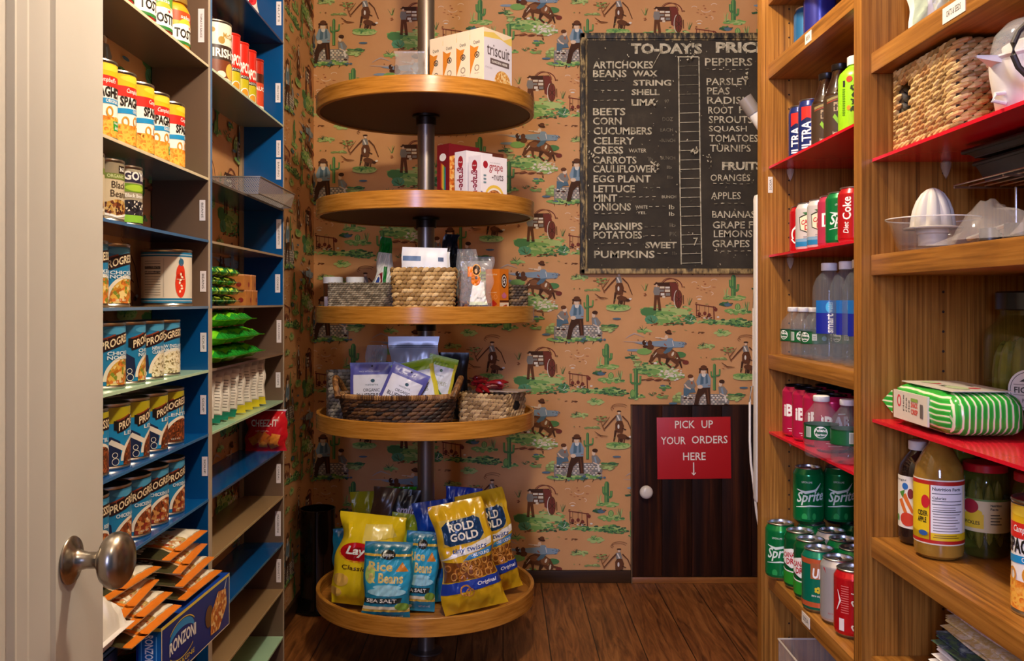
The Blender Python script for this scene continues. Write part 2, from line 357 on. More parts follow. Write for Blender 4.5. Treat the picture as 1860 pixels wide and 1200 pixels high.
# mountains and water behind the rider
M_ += [('pl', ST([(-20, 570), (20, 545), (60, 527), (100, 540), (150, 560)], [4, 10, 14, 9, 3])), ('pl', ST([(-40, 600), (150, 605)], [3, 14])), ('bl', PL((60, 612), (330, 590), (520, 605), (510, 650), (420, 655), (200, 640))), ('bl', EL(60, 678, 70, 12, 10)), ('g2', EL(150, 690, 70, 30, 12)), ('g3', EL(470, 720, 60, 28, 12))]+dabs(490, 625, 40, 25, 9, ('b4', 'gy'), 10, 3, 1)
M_ += [('b3', EL(150, 610, 20, 24, 9)), ('br', EL(200, 615, 22, 26, 9)), ('br', EL(205, 650, 34, 26, 9)), ('b3', EL(160, 645, 24, 14, 9)), ('wh', EL(160, 600, 6, 6, 6))]
# rider on a bucking horse
M_ += ground_patch(230, 850, 190, 70, 80, ('g2', 'g3', 'g1', 'g2', 'ol'))+ground_patch(400, 900, 110, 50, 40, ('g1', 'wh', 'g2', 'wh'))+dabs(400, 880, 110, 36, 26, ('wh', 'cr', 'g1'), 12, 8)+dabs(250, 945, 130, 10, 14, ('mr', 'br', 'b2'), 24, 6)
M_ += [('br', PL((190, 785), (210, 725), (255, 670), (310, 645), (390, 660), (450, 700), (480, 760), (470, 790), (430, 800), (380, 760), (300, 745), (255, 740), (225, 780))), ('b2', EL(400, 715, 40, 35, 12)), ('b2', EL(300, 690, 40, 26, 12)), ('cr', EL(408, 712, 10, 22, 9, .4)), ('cr', EL(446, 770, 9, 26, 9, .2)), ('cr', ST([(230, 740), (262, 700)], [3, 10]))]
M_ += [('br', ST([(285, 730), (290, 790), (310, 815)], [30, 18, 12])), ('b3', ST([(370, 750), (350, 800), (395, 835)], [40, 22, 14])), ('br', ST([(440, 760), (450, 810), (425, 840)], [46, 26, 14])), ('b3', ST([(470, 780), (490, 840)], [22, 12])), ('br', ST([(455, 760), (510, 775), (535, 790)], [12, 22, 34])), ('mr', EL(525, 788, 30, 20, 10)), ('br', ST([(200, 770), (215, 800), (260, 790)], [26, 16, 10])), ('wh', EL(250, 795, 18, 10, 8))]
M_ += [('b4', PL((320, 700), (375, 640), (415, 650), (385, 690), (340, 712))), ('bl', PL((360, 570), (400, 570), (420, 600), (415, 650), (360, 655), (345, 610))), ('wh', ST([(405, 590), (415, 640)], 6)), ('sk', ST([(345, 575), (250, 562)], [18, 8])), ('sk', EL(350, 560, 16, 20, 10)), ('b3', EL(368, 520, 34, 14, 10, .3)), ('br', EL(372, 508, 22, 17, 10)), ('rd', ST([(330, 620), (350, 640)], 10))]
# tall cactus
M_ += ground_patch(75, 1100, 70, 22, 20)+cactus(75, 1110, 270, 17, ((-1, 980, 90, 40), (1, 985, 75, 32)))+[('g2', EL(45, 1070, 26, 36, 10)), ('g3', RG(45, 1070, 20, 34, 4))]
M_ += ground_patch(330, 1010, 50, 14, 10, ('g3', 'b4', 'g2'))+dabs(300, 1060, 60, 50, 7, ('g3', 'b2', 'br'), 14, 6)+ground_patch(320, 1100, 45, 10, 6, ('g2', 'ol'))+blades(380, 990, 3, 30, ('b3',), .4)+blades(220, 1090, 5, 40, ('g4', 'g3'))
# storyteller with two children on a stone wall
M_ += ground_patch(470, 1110, 70, 50, 26, ('g1', 'ol'))+[('gy', PL((480, 1090), (540, 1075), (880, 1075), (915, 1110), (915, 1195), (480, 1195)))]
for j in range(6):
    for i in range(13): M_.append((rr.choice(('cr', 'wh', 'pl', 'cr', 'gy')), EL(500+i*33+(j % 2)*14, 1090+j*19, 13, 7, 8)))
M_ += ground_patch(690, 1205, 260, 26, 70, ('g2', 'g3', 'g1', 'b4', 'g4'))+[('b3', ST([(x, 1220), (x+rr.uniform(-30, 10), 1250)], [8, 2])) for x in (480, 590, 600, 700, 760, 840)]
M_ += cactus(785, 1040, 240, 13, ((-1, 920, 50, 22), (1, 910, 60, 40)))
M_ += [('b3', PL((640, 1020), (745, 1015), (752, 1170), (715, 1172), (700, 1060), (655, 1110), (632, 1205), (592, 1205), (615, 1090))), ('br', ST([(720, 1030), (735, 1165)], 12)), ('bl', PL((650, 890), (725, 890), (752, 940), (748, 1015), (640, 1020), (620, 965))), ('b4', PL((662, 895), (690, 895), (685, 985), (655, 990))), ('b4', PL((705, 895), (722, 900), (728, 975), (705, 985))), ('sk', EL(655, 1010, 26, 18, 10)), ('wh', EL(688, 900, 20, 22, 10)), ('sk', EL(685, 870, 22, 26, 12)), ('b3', EL(686, 848, 44, 14, 12)), ('br', EL(688, 834, 30, 20, 12)), ('b3', ST([(655, 850), (650, 885)], 10)), ('b3', ST([(722, 850), (725, 890)], 9))]
M_ += [('b4', PL((505, 1020), (600, 1015), (615, 1060), (560, 1065), (535, 1095), (505, 1095))), ('gy', PL((540, 950), (595, 945), (615, 1000), (600, 1025), (515, 1025), (505, 990))), ('sk', ST([(515, 985), (540, 1015), (570, 1030)], 12)), ('sk', EL(578, 935, 20, 24, 10)), ('br', EL(568, 915, 26, 18, 10)), ('rd', EL(580, 975, 9, 14, 8)), ('b3', EL(520, 1112, 18, 9, 8)), ('b3', EL(568, 1116, 18, 9, 8)), ('wh', EL(515, 1098, 10, 8, 8))]
M_ += [('gy', PL((820, 1010), (870, 1005), (905, 1050), (880, 1100), (830, 1090))), ('bl', ST([(850, 1020), (865, 1090)], 16)), ('sk', ST([(835, 1070), (880, 1090)], 10)), ('sk', EL(840, 985, 16, 24, 10)), ('b3', EL(852, 962, 26, 18, 10)), ('wh', ST([(880, 1090), (890, 1150)], 16)), ('b3', EL(890, 1170, 18, 9, 8))]
M_ += ground_patch(990, 1085, 70, 22, 20, ('g3', 'g2', 'g4'))+ground_patch(960, 1115, 60, 24, 12, ('g1', 'ol'))+[('b4', EL(1050, 1018, 40, 9, 10)), ('b4', EL(410, 1160, 40, 10, 10))]
# roper on a rearing horse
M_ += [('g1', EL(1060, 925, 110, 26, 14)), ('g2', EL(1040, 905, 90, 18, 12))]+dabs(1060, 915, 100, 24, 26, ('g1', 'g2', 'g3'))
M_ += [('b2', RG(1075, 565, 70, 26, 5, 14, 2.4, 6.0)), ('b2', RG(1065, 580, 70, 24, 4, 14, 2.4, 6.0)), ('br', PL((1035, 720), (1055, 690), (1100, 695), (1115, 740), (1105, 790), (1070, 800), (1035, 790))), ('wh', EL(1065, 745, 9, 22, 9)), ('b3', ST([(1040, 780), (1028, 850), (1022, 880)], [22, 14, 10])), ('br', ST([(1095, 780), (1085, 830)], [24, 14])), ('b3', ST([(1100, 760), (1135, 775)], 8)), ('br', EL(1100, 835, 50, 24, 12, .2)), ('b3', EL(1150, 850, 20, 12, 9)), ('wh', EL(1172, 838, 14, 9, 8)), ('b3', ST([(1070, 850), (1065, 890)], 10)), ('br', ST([(1120, 850), (1115, 895)], 12)), ('b3', EL(1090, 870, 16, 18, 9))]
M_ += [('gy', PL((1040, 640), (1085, 635), (1100, 690), (1045, 695))), ('wh', ST([(1055, 645), (1075, 690)], 12)), ('sk', EL(1070, 620, 12, 14, 9)), ('b3', EL(1070, 606, 22, 8, 9)), ('br', ST([(1045, 650), (1005, 690), (930, 775)], [14, 12, 9])), ('br', ST([(1100, 650), (1150, 700), (1190, 800)], [12, 9, 7]))]
M_ += [('b2', ST([(940, 780), (920, 740), (905, 690)], [12, 9, 4])), ('b2', ST([(920, 740), (960, 690), (985, 655)], [9, 7, 3]))]+dabs(915, 675, 60, 30, 16, ('ol', 'g2', 'b2'), 16, 5, 1)+[('br', ST([(850, 790), (900, 825), (970, 832)], [4, 8, 3])), ('b2', ST([(870, 820), (910, 838), (960, 836)], [3, 6, 2]))]
M_ += ground_patch(1230, 160, 30, 60, 16, ('g1', 'ol'))[2:]
M_ += dabs(600, 600, 560, 560, 26, ('rd', 'b2', 'ol'), 12, 4)
MOT = [(K[c], sh) for c, sh in M_]
def wallpaper(mb, fn, u0, u1, v0, v1):
    """u, v in q from the photo's datum on the back wall, v downwards; fn(u, v, lift) -> point"""
    for i in range(-12, 12):
        for j in range(-12, 8):
            du, dv = i*1150, i*625+j*1250
            if du+1250 < u0 or du-60 > u1 or dv+1270 < v0 or dv > v1: continue
            for k, (m, (vs, fs)) in enumerate(MOT):
                cx = sum(v[0] for v in vs)/len(vs)+du; cy = sum(v[1] for v in vs)/len(vs)+dv
                if u0 < cx < u1 and v0 < cy < v1:
                    mb.add([fn(min(max(x+du, u0), u1), min(max(y+dv, v0), v1), .0003+k*.000006) for x, y in vs], fs, m)
QX, QZ = (1140-VX)*5*Q, H-(500-VY)*5*Q      # where u = v = 0 stands on the back wall
wb = MB().box(-.9, 1.7, YB, YB+.08, 0, 2.62, ground)
wallpaper(wb, lambda u, v, l: (QX+u*Q, YB-l, QZ-v*Q), (XL-QX)/Q, (1.5-QX)/Q, (QZ-2.6)/Q, (QZ-.05)/Q)
struct(wb.build('wall_back', sharp=0, weld=False))
wl = MB().box(XL-.08, XL, -.6, YB, 0, 2.62, ground)
UL = (XL-QX)/Q
wallpaper(wl, lambda u, v, l: (XL+l, YB+(u-UL)*Q, QZ-v*Q), UL-2.7/Q, UL, (QZ-2.6)/Q, (QZ-.05)/Q)
struct(wl.build('wall_left', sharp=0, weld=False))
struct(MB().box(XL, .535, YB-.014, YB, 0, .052, base_wood, .003).build('baseboard_back'))
struct(MB().box(XL, XL+.014, 2.75, YB-.014, 0, .055, base_wood, .003).build('baseboard_left'))

# ---- white panelled entry door, standing open along the left
d = MB(); DW = mottled('door_paint', [(.3, '#cfcac1'), (.7, '#d4cfc7')], 6, .38)
XD = -.55
prof = [(1.25, -.038), (1.25, 0), (1.118, 0), (1.115, -.007), (1.108, -.002), (1.100, -.004), (1.082, -.014), (1.074, -.012), (1.062, -.018), (1.054, -.016), (1.050, -.024)]
prof += [(1.70-y, x) for y, x in reversed(prof)]
pz = (0.01, 2.04)
vs = [(XD+x, y, z) for z in pz for y, x in prof]; n = len(prof)
d.add(vs, [(i, (i+1) % n, n+(i+1) % n, n+i) for i in range(n)]+[tuple(range(n)), tuple(range(n, 2*n))], DW)
for z0, z1 in ((.01, .2), (1.9, 2.04)): d.box(XD-.03, XD+.0003, .46, 1.24, z0, z1, DW)
dr = struct(d.build('door_1', sharp=20))
k = MB(); ks = .0
k.lathe([(0, 0), (.029, 0), (.0305, .002), (.029, .0045), (.022, .006), (.019, .0085), (.015, .0095), (.0125, .014), (.0105, .022), (.0105, .034), (.0135, .037), (.014, .0395), (.020, .042), (.029, .046), (.0345, .053), (.036, .060), (.034, .067), (.028, .073), (.018, .0775), (.008, .0795), (0, .080)], nickel, 48)
o = k.build('door_knob', dr, (XD, 1.155, H-(1017-VY)*1.155/F), (0, PI/2, 0), sharp=50); o['label'] = 'satin nickel egg-shaped door knob on a round rose'
# ---- small stained hatch door
hx0, hx1, hz0, hz1 = P(1147, 0, YB).x, 1.16, .030, P(0, 736, YB).z
h = MB(); nb = 5; wbd = (hx1-hx0)/nb
for i in range(nb): h.box(hx0+i*wbd+.0008, hx0+(i+1)*wbd-.0008, YB-.022, YB-.001, hz0, hz1, dark_wood, .0015)
h.box(hx0-.004, hx0, YB-.024, YB, .0, hz1+.004, C('#6b5030', .5)); h.box(hx0-.004, hx1, YB-.022, YB, hz1, hz1+.004, dark_wood)
hd = struct(h.build('door_2'))
kb = MB().lathe([(0, 0), (.010, 0), (.011, .004), (.008, .010), (.010, .016), (.022, .019), (.0275, .026), (.027, .033), (.020, .040), (.010, .043), (0, .0435)], C('#e6dccb', .25), 28)
p = P(1172, 891, YB-.02); o = kb.build('door_knob', hd, p, (PI/2, 0, 0), sharp=50); o['label'] = 'round white porcelain knob'
struct(MB().box(hx0, hx1, YB-.02, YB, 0, .026, wood('sill_oak', [(.3, '#7a4418'), (.6, '#9c5f26'), (.8, '#b0733a')], (3, 60, 60)), .003).build('trim_1'))
sg = MB(); a = P(1194, 870, YB-.024); b = P(1328, 758, YB-.024); red = C('#c0161c', .45)
sg.box(0, b.x-a.x, 0, .004, 0, b.z-a.z, red, .0008); sw, sh_ = b.x-a.x, b.z-a.z
sf = flat((0, 0, 0), (1, 0, 0), (0, 0, 1)); lt = C('#f6efdf', .5)
def spx(x0, y0, x1, y1): return ((x0-1194)/134*sw, (870-y1)/112*sh_, (x1-x0)/134*sw, (y1-y0)/112*sh_)
dec(sg, sf, lt, T('PICK', *spx(1227, 764, 1263, 778), .01), T('UP', *spx(1275, 764, 1296, 778), .01), T('YOUR', *spx(1201, 793, 1246, 807), .01), T('ORDERS', *spx(1257, 792, 1322, 806), .01), T('HERE', *spx(1241, 822, 1282, 836), .01))
x, y, w, hh = spx(1259, 840, 1261, 863); dec(sg, sf, lt, RC(x, y, x+w, y+hh)); dec(sg, sf, lt, ST([(x-.006, y+.010), (x+w/2, y), (x+w+.006, y+.010)], .0035))
tag(sg.build('sign', None, (a.x, YB-.0265, a.z), (0, -.012, 0)), 'red sign reading PICK UP YOUR ORDERS HERE on the small dark door', 'sign')

# ---- chalk-painted price board
YP = YB-.034
bd = thing('price_board', "old black price board lettered TO-DAY'S PRICES hung on the wallpaper", 'sign', (0, YB, 0))
bx0, bx1 = P(1054, 0, YP).x, P(1054, 0, YP).x+1.16
bz1, bz0 = P(0, 59, YP).z, P(0, 497, YP).z
blk = mottled('board_black', [(.3, '#332c20'), (.5, '#3c3427'), (.66, '#453c2d'), (.78, '#5c5240')], 9, .8)
worn = mottled('worn_gilt_frame', [(.36, '#2a2115'), (.44, '#6a5532'), (.52, '#a88c55'), (.66, '#c8ad70')], 55, .6, stretch=(1, 1, .35))
worn2 = mottled('worn_dark_frame', [(.42, '#1d1810'), (.52, '#4a3c24'), (.62, '#b39a63')], 60, .6, stretch=(1, 1, .35))
b_ = MB().box(bx0+.008, bx1-.008, -.022, -.004, bz0+.008, bz1-.008, blk)
sf = flat((0, -.022, 0), (1, 0, 0), (0, 0, 1))
ck = mottled('chalk_cream', [(.34, '#8c8266'), (.48, '#cfc4a2'), (.6, '#e2d8b8')], 60, .8); ck2 = mottled('chalk_faint', [(.4, '#5e5745'), (.6, '#938a70')], 60, .8)
def bp(x0, y0, x1, y1): q = P(x0, y1, YP+.012); r = P(x1, y0, YP+.012); return (q.x, q.z, r.x-q.x, r.z-q.z)
def bt(s, x0, y0, x1, y1, bold=.018, m=ck, sh=0): dec(b_, sf, m, T(s, *bp(x0, y0, x1, y1), bold, sh))
def bs(pts, w, m=ck): dec(b_, sf, m, ST([(P(x, y, YP+.012).x, P(x, y, YP+.012).z) for x, y in pts], w))
for s, x0, y0, x1, y1 in (('TO-DAY\'S', 1146, 78, 1275, 98), ('PRICES', 1300, 76, 1408, 96)): bt(s, x0, y0, x1, y1, .045)
Lw = [('ARTICHOKES', 1077, 1186, 111), ('BEANS', 1077, 1138, 127), ('BEETS', 1077, 1136, 196), ('CORN', 1077, 1129, 213), ('CUCUMBERS', 1078, 1184, 231), ('CELERY', 1078, 1152, 249), ('CRESS', 1078, 1132, 266), ('CARROTS', 1077, 1156, 284), ('CAULIFLOWER', 1077, 1192, 300), ('EGG PLANT', 1078, 1182, 318), ('LETTUCE', 1078, 1153, 336), ('MINT', 1078, 1121, 353), ('ONIONS', 1078, 1146, 369), ('PARSNIPS', 1078, 1167, 404), ('POTATOES', 1078, 1166, 420), ('PUMPKINS', 1079, 1189, 455)]
for s, x0, x1, y in Lw: bt(s, x0, y, x1, y+13.5, .022)
for s, x0, x1, y, hh in (('WAX', 1149, 1194, 128, 11), ('STRING', 1150, 1219, 145, 11), ('SHELL', 1147, 1198, 162, 11), ('LIMA', 1147, 1190, 180, 12), ('SWEET', 1172, 1229, 439, 12)): bt(s, x0, y, x1, y+hh, .03)
for s, x0, x1, y, hh in (('WATER', 1142, 1174, 270, 7), ('BUNCH', 1202, 1228, 355, 5), ('lb', 1215, 1225, 372, 8), ('lb', 1215, 1225, 385, 7), ('WHITE', 1154, 1176, 373, 6), ('YEL', 1157, 1174, 384, 5)): bt(s, x0, y, x1, y+hh, .01)
for s, x0, x1, y, hh in (('EACH', 1199, 1222, 233, 6), ('BUNCH', 1201, 1226, 252, 6), ('97', 1207, 1215, 181, 7), ('DOZ', 1203, 1222, 213, 7), ('lb', 1178, 1186, 286, 7), ('BUNCH', 1200, 1226, 284, 6), ('lb', 1211, 1220, 301, 6), ('lb', 1212, 1222, 319, 6), ('lb', 1216, 1227, 405, 7), ('PK', 1216, 1229, 421, 8), ('lb', 1221, 1229, 457, 6)): bt(s, x0, y, x1, y+hh, .01, ck2)
Rw = [('PEPPERS', 1280, 1366, 106, 14, .012), ('PARSLEY', 1283, 1360, 142, 13, .01), ('PEAS', 1284, 1325, 159, 13, .01), ('RADISH', 1284, 1362, 176, 13, .012), ('ROOT', 1286, 1331, 194, 13, .012), ('HERBS', 1342, 1400, 193, 13, .012), ('SPROUTS', 1287, 1366, 211, 13, .012), ('SQUASH', 1287, 1356, 229, 12, .012), ('TOMATOES', 1288, 1376, 245, 13, .012), ('TURNIPS', 1289, 1363, 263, 13, .012), ('FRUITS', 1311, 1384, 294, 15, .04), ('ORANGES', 1290, 1362, 317, 12, .008), ('APPLES', 1291, 1345, 349, 13, .008), ('BANANAS', 1293, 1371, 383, 13, .012), ('GRAPE FRUIT', 1294, 1410, 402, 13, .012), ('LEMONS', 1296, 1366, 418, 13, .01), ('GRAPES', 1293, 1361, 436, 13, .014)]
for s, x0, x1, y, hh, bo in Rw: bt(s, x0, y, x1, y+hh, bo)
for x in (1232, 1269): bs([(x, 104), (x+2, 300), (x+5, 480)], .0045)
bs([(1230, 104), (1268, 104)], .004)
for y in range(120, 478, 17): bs([(1233+(y-104)*.013, y+1), (1269+(y-104)*.013, y)], .0022, ck if y > 200 else ck2)
for y, x0, x1 in ((147, 1079, 1142), (165, 1079, 1140), (183, 1078, 1142), (127, 1281, 1366), (341, 1168, 1198), (358, 1124, 1198), (375, 1178, 1212), (388, 1080, 1136), (412, 1170, 1208), (428, 1170, 1208), (442, 1079, 1166), (460, 1193, 1218), (334, 1294, 1360), (370, 1296, 1350), (456, 1296, 1362)):
    x = x0
    while x < x1-4: bs([(x, y+rr.uniform(-.8, .8)), (x+6, y+rr.uniform(-.8, .8))], .0028, ck if rr.random() < .7 else ck2); x += 12
bs([(1203, 88), (1185, 121)], .002); bt('7', 1258, 432, 1266, 446, .01)
for _ in range(170):
    x, y = rr.uniform(1060, 1375), rr.uniform(66, 490); bs([(x, y), (x+rr.uniform(-2, 2), y+rr.uniform(-3, 3))], rr.uniform(.0012, .004), ck if rr.random() < .5 else ck2)
for cx, cy, n_ in ((1188, 302, 16), (1257, 275, 14), (1182, 190, 8), (1252, 105, 14), (1350, 143, 9), (1075, 285, 8), (1282, 288, 7)):
    for _ in range(n_):
        x, y = rr.gauss(cx, 4), rr.gauss(cy, 4); bs([(x, y), (x+rr.uniform(-4, 4), y+rr.uniform(-5, 5))], rr.uniform(.002, .006), ck)
b_.build('board', bd, weld=False, sharp=0)
f_ = MB()
for x0, x1, z0, z1, m in ((bx0, bx0+.022, bz0, bz1, worn2), (bx1-.022, bx1, bz0, bz1, worn2), (bx0, bx1, bz1-.024, bz1, worn2), (bx0, bx1, bz0, bz0+.022, worn)):
    f_.box(x0, x1, -.034, -.0005, z0, z1, m, .004)
f_.box(bx0+.022, bx0+.030, -.027, -.01, bz0+.02, bz1-.02, worn, .002); f_.box(bx0+.02, bx1-.02, -.027, -.01, bz1-.031, bz1-.024, worn2, .002)
f_.build('frame', bd)
# ================================================================ left: shallow can shelves
enam = dict(mint='#a9cfae', blue='#0a4d8c', navy='#0b2f63', tan='#9a7c58', taupe='#6b5546', sage='#8b9078')
EN = {k: C(v, .16 if k not in ('taupe',) else .35, 0, .5) for k, v in enam.items()}
edge = C('#b9a894', .4); edgeb = C('#4f78a8', .4)
su = thing('can_shelf_unit', 'shallow painted can shelving with mint, blue and tan shelves along the left wall', 'shelf', (0, 0, 0))
Y1a, Y1b, Y2a, Y2b = 1.34, 2.036, 2.060, 2.729
def stickers(parent, sf_fn, items):
    for s, x0, y0, x1, y1, D in items:
        mb = MB(); q = P(x0, y1, D); r = P(x1, y0, D); w_, h_ = r.x-q.x, r.z-q.z
        mb.box(0, w_, -.0006, 0, 0, h_, C('#e9e2ea', .5)); sf = flat((0, -.0006, 0), (1, 0, 0), (0, 0, 1), .0002)
        dec(mb, sf, ink, T(s, w_*.32, h_*.14, w_*.36, h_*.72, 0, 0, 2))
        mb.build('label_sticker', parent, (q.x, D-.0002, q.z), weld=False, sharp=0)
ZT = 2.30
def pan(y0, y1, up, lo, name, fe, zs=1.157):
    mb = MB(); mb.box(XL+.004, XF_, y0, y1, zs, ZT, EN[up]); mb.box(XL+.004, XF_, y0, y1, 0, zs, EN[lo])
    mb.box(XF_, XF_+.0012, y0, y1, zs, ZT, fe[0]); mb.box(XF_, XF_+.0012, y0, y1, 0, zs, fe[1]); return mb.build(name, su)
pan(Y1a-.012, Y1a, 'taupe', 'blue', 'side_panel', (edge, edge))
p1 = pan(Y1b, Y1b+.0115, 'taupe', 'blue', 'divider_panel', (edge, edge)); p2 = pan(Y1b+.0118, Y2a, 'navy', 'taupe', 'divider_panel', (edgeb, edge))
p3 = pan(Y2b, Y2b+.012, 'blue', 'taupe', 'side_panel', (edge, edge))
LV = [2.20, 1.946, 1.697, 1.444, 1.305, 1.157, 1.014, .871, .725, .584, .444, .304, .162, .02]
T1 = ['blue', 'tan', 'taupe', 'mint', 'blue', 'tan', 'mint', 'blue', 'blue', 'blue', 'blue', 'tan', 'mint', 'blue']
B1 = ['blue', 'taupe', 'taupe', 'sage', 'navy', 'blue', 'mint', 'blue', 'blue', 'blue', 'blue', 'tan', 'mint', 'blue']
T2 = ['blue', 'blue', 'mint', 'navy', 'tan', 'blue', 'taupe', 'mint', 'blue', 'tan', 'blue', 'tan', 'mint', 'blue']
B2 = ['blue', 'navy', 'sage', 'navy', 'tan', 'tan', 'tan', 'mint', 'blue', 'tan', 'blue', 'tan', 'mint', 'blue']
E1 = ['#d8c9a8']*4+['#3d6795', '#5f7fa3', '#b9d8b4', '#2f6aa0', '#2f6aa0', '#2f6aa0']+['#2f6aa0']*4
E2 = ['#2a3a5c', '#3b3f66', '#cfe0c4', '#54493f', '#a89176', '#a08c78', '#8a7058', '#b9d8b4', '#3a4f70', '#b39a70', '#3d6a90', '#b39a70', '#b9d8b4', '#3d6a90']
ST_ = .0055
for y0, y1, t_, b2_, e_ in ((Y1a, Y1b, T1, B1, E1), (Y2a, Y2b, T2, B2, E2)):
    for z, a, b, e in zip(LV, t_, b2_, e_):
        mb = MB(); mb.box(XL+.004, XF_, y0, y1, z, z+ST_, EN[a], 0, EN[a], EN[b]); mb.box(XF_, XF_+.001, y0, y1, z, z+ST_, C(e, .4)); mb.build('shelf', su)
mb = MB().box(XL+.004, XL+.013, Y2b-.02, Y2b-.0005, .05, ZT, C('#a58a68', .5)); mb.build('corner_strip', su)
stickers(p1, None, [('TOMATO SAUCE', 360, 16, 371, 77, Y1b), ('BEANS', 362.5, 363, 373, 400.5, Y1b), ('BEANS', 363.5, 492, 374.5, 529.5, Y1b), ('SOUP', 364, 604, 375, 638.5, Y1b), ('SOUP', 364, 717.5, 374.5, 752, Y1b), ('SOUP', 367, 829, 377, 864, Y1b)])
stickers(p3, None, [('NUTS', 502, 3, 511, 46, Y2b), ('PROTEIN', 500.5, 151, 509.5, 186, Y2b), ('SNACKS', 502, 255, 510, 285.5, Y2b), ('BAKING', 501.5, 289, 510.5, 326, Y2b), ('CONDIMENTS', 502, 398, 511, 451.5, Y2b), ('COOKIES', 500, 498, 509, 531, Y2b), ('CRACKERS', 502.5, 581, 511, 622, Y2b), ('CHIPS', 501, 676, 509.5, 703.5, Y2b), ('CEREAL', 502, 842, 510, 877, Y2b), ('MACARONI', 500, 928, 510, 973, Y2b), ('SPAGHETTI', 502, 1015, 510.5, 1057, Y2b)])
def ztop(i): return LV[i]+ST_+.0002

# ---------------------------------------------------------------- cans
def ycan(px, X, R):
    """depth at which a can of radius R standing at x = X shows its right-hand outline at photo column px"""
    t = math.atan((px-VX)/F); lo, hi = .8, 3.5
    for _ in range(50):
        m = (lo+hi)/2; e = math.atan(X/m)+math.asin(R/math.hypot(X, m))
        if e < t: lo = m
        else: hi = m
    return m
def can(name, label, cat, R, Hc, band, art, lid=steel):
    t = thing(name, label, cat)
    b = MB().lathe([(0, .003), (R-.004, .003), (R-.003, 0), (R, .0005), (R+.0006, .003), (R-.0008, .006), (R-.0012, .0065), (R-.0012, Hc-.0065), (R-.0008, Hc-.006), (R+.0006, Hc-.003), (R, Hc-.0005), (R-.002, Hc), (R-.003, Hc-.0035), (0, Hc-.0035)], lid, 48)
    b.build('can_body', t, sharp=35)
    l = MB(); l.lathe([(R-.0003, .0068), (R-.0003, Hc-.0068)], band, 64)
    sf = cyl(R-.0003, v0=.0068, v1=Hc-.0068); art(l, sf, R, Hc); l.build('paper_label', t, sharp=30, weld=False); return Stock(t)
W_ = C('#f3efe8', .4); NV = C('#16264a', .4); RD = C('#c9202b', .4)
bowlmix = lambda n, cs, sc=260: speckle(n, [(i/len(cs), c) for i, c in enumerate(cs)], sc, .4)
f_chick = bowlmix('chicken_soup_picture', ['#c98a2c', '#e0b14a', '#b56a1e', '#d8762c', '#e8cf8a', '#7d8a2e'], 170)
f_chow = bowlmix('chowder_picture', ['#e9dcb8', '#efe4c6', '#d9c79a', '#8a7a4c', '#e9dcb8', '#f3ead2'], 300)
f_beef = bowlmix('lentil_soup_picture', ['#5a2a14', '#7a3a18', '#3f1d10', '#a8562a', '#6a3016'], 330)
f_noodle = bowlmix('chicken_and_beef_soup_picture', ['#7a3c1e', '#a8562a', '#5a2a1a', '#e0c49a', '#8f2f22', '#c98a4a'], 190)
f_oo = mottled('pasta_sauce_picture', [(.35, '#d9661c'), (.5, '#ef9a32'), (.65, '#f6bd5a')], 120, .4)
f_ring = C('#f5b84a', .4); BLU = C('#1487bf', .4); BLU2 = C('#1f79a8', .4)
def prog_art(kind, food, yellow=False, mug=False, lines=('CHICKEN', 'NOODLE')):
    def art(l, sf, R, Hc):
        z0, z1 = .0068, Hc-.0068; a = PI*R
        if yellow:
            dec(l, sf, C('#b3a41a', .4), RC(-a, Hc*.70, a, z1)); dec(l, sf, C('#d8b62a', .4), EL(.004, Hc*.68, .026, Hc*.15))
            dec(l, sf, BLU, RC(-a, z0, a, Hc*.70))
        else: dec(l, sf, C('#2f7ba4', .4), RC(-a, Hc*.82, a, z1)); dec(l, sf, C('#4b9cc4', .4), EL(.008, Hc*.87, .03, .006))
        dec(l, sf, NV, PL((-a, z0), (-.03, z0), (-.022, Hc*.22), (-.024, Hc*.42), (-.04, Hc*.5), (-a, Hc*.5)))
        if mug: dec(l, sf, C('#e8ddcc', .4), PL((-.046, Hc*.40), (-.040, Hc*.46), (-.012, Hc*.33), (-.016, Hc*.26)))
        cx, cy, rx, ry = .020, Hc*.12, .043, Hc*.38
        dec(l, sf, C('#efe4d0', .4), EL(cx, max(cy, z0), rx, ry, 28, 0, 0, PI)); dec(l, sf, food, EL(cx+.002, max(cy, z0), rx-.004, ry-.0055, 28, 0, 0, PI)); dec(l, sf, food, RC(cx-rx+.006, z0, cx+rx-.002, max(cy, z0)+.0002))
        ban = [(-.032+.008*i, Hc*.66+.0035*math.sin((i-3)*.42)+.0012*i) for i in range(12)]
        dec(l, sf, C('#8a3a22', .4), ST([(x, y+.0105) for x, y in ban[:5]], .006)); dec(l, sf, C('#2a1210', .4), ST(ban, .0205)); dec(l, sf, C('#141010', .4), PL((-.036, Hc*.60), (-.028, Hc*.58), (-.028, Hc*.73), (-.036, Hc*.74)))
        dec(l, sf, C('#f0dcb4', .4), ([(x, y+.0035*math.sin((x+.008)/.008*.42)+.15*(x+.03)) for x, y in T('PROGRESSO', -.027, Hc*.60, .078, .0145, .02)[0]], T('PROGRESSO', 0, 0, 1, 1, .02)[1]))
        for i, s in enumerate(lines): dec(l, sf, C('#e6f0f4', .4), T(s, -.016, Hc*(.50-.065*i)+.001, .060, .0068, .02))
        dec(l, sf, C('#e9e2d2', .4), T('18.5 OZ', -.006, z0+.004, .022, .003, .01), RG(-.034, Hc*.22, .0045, .0045, .001), RG(-.033, Hc*.12, .006, .006, .001)); dec(l, sf, C('#dfe8ee', .4), T('NUTRITION', -.052, Hc*.4, .0025, .03, 0, 0, 1))
    return art
GRD = C('#1f7fb0', .35)
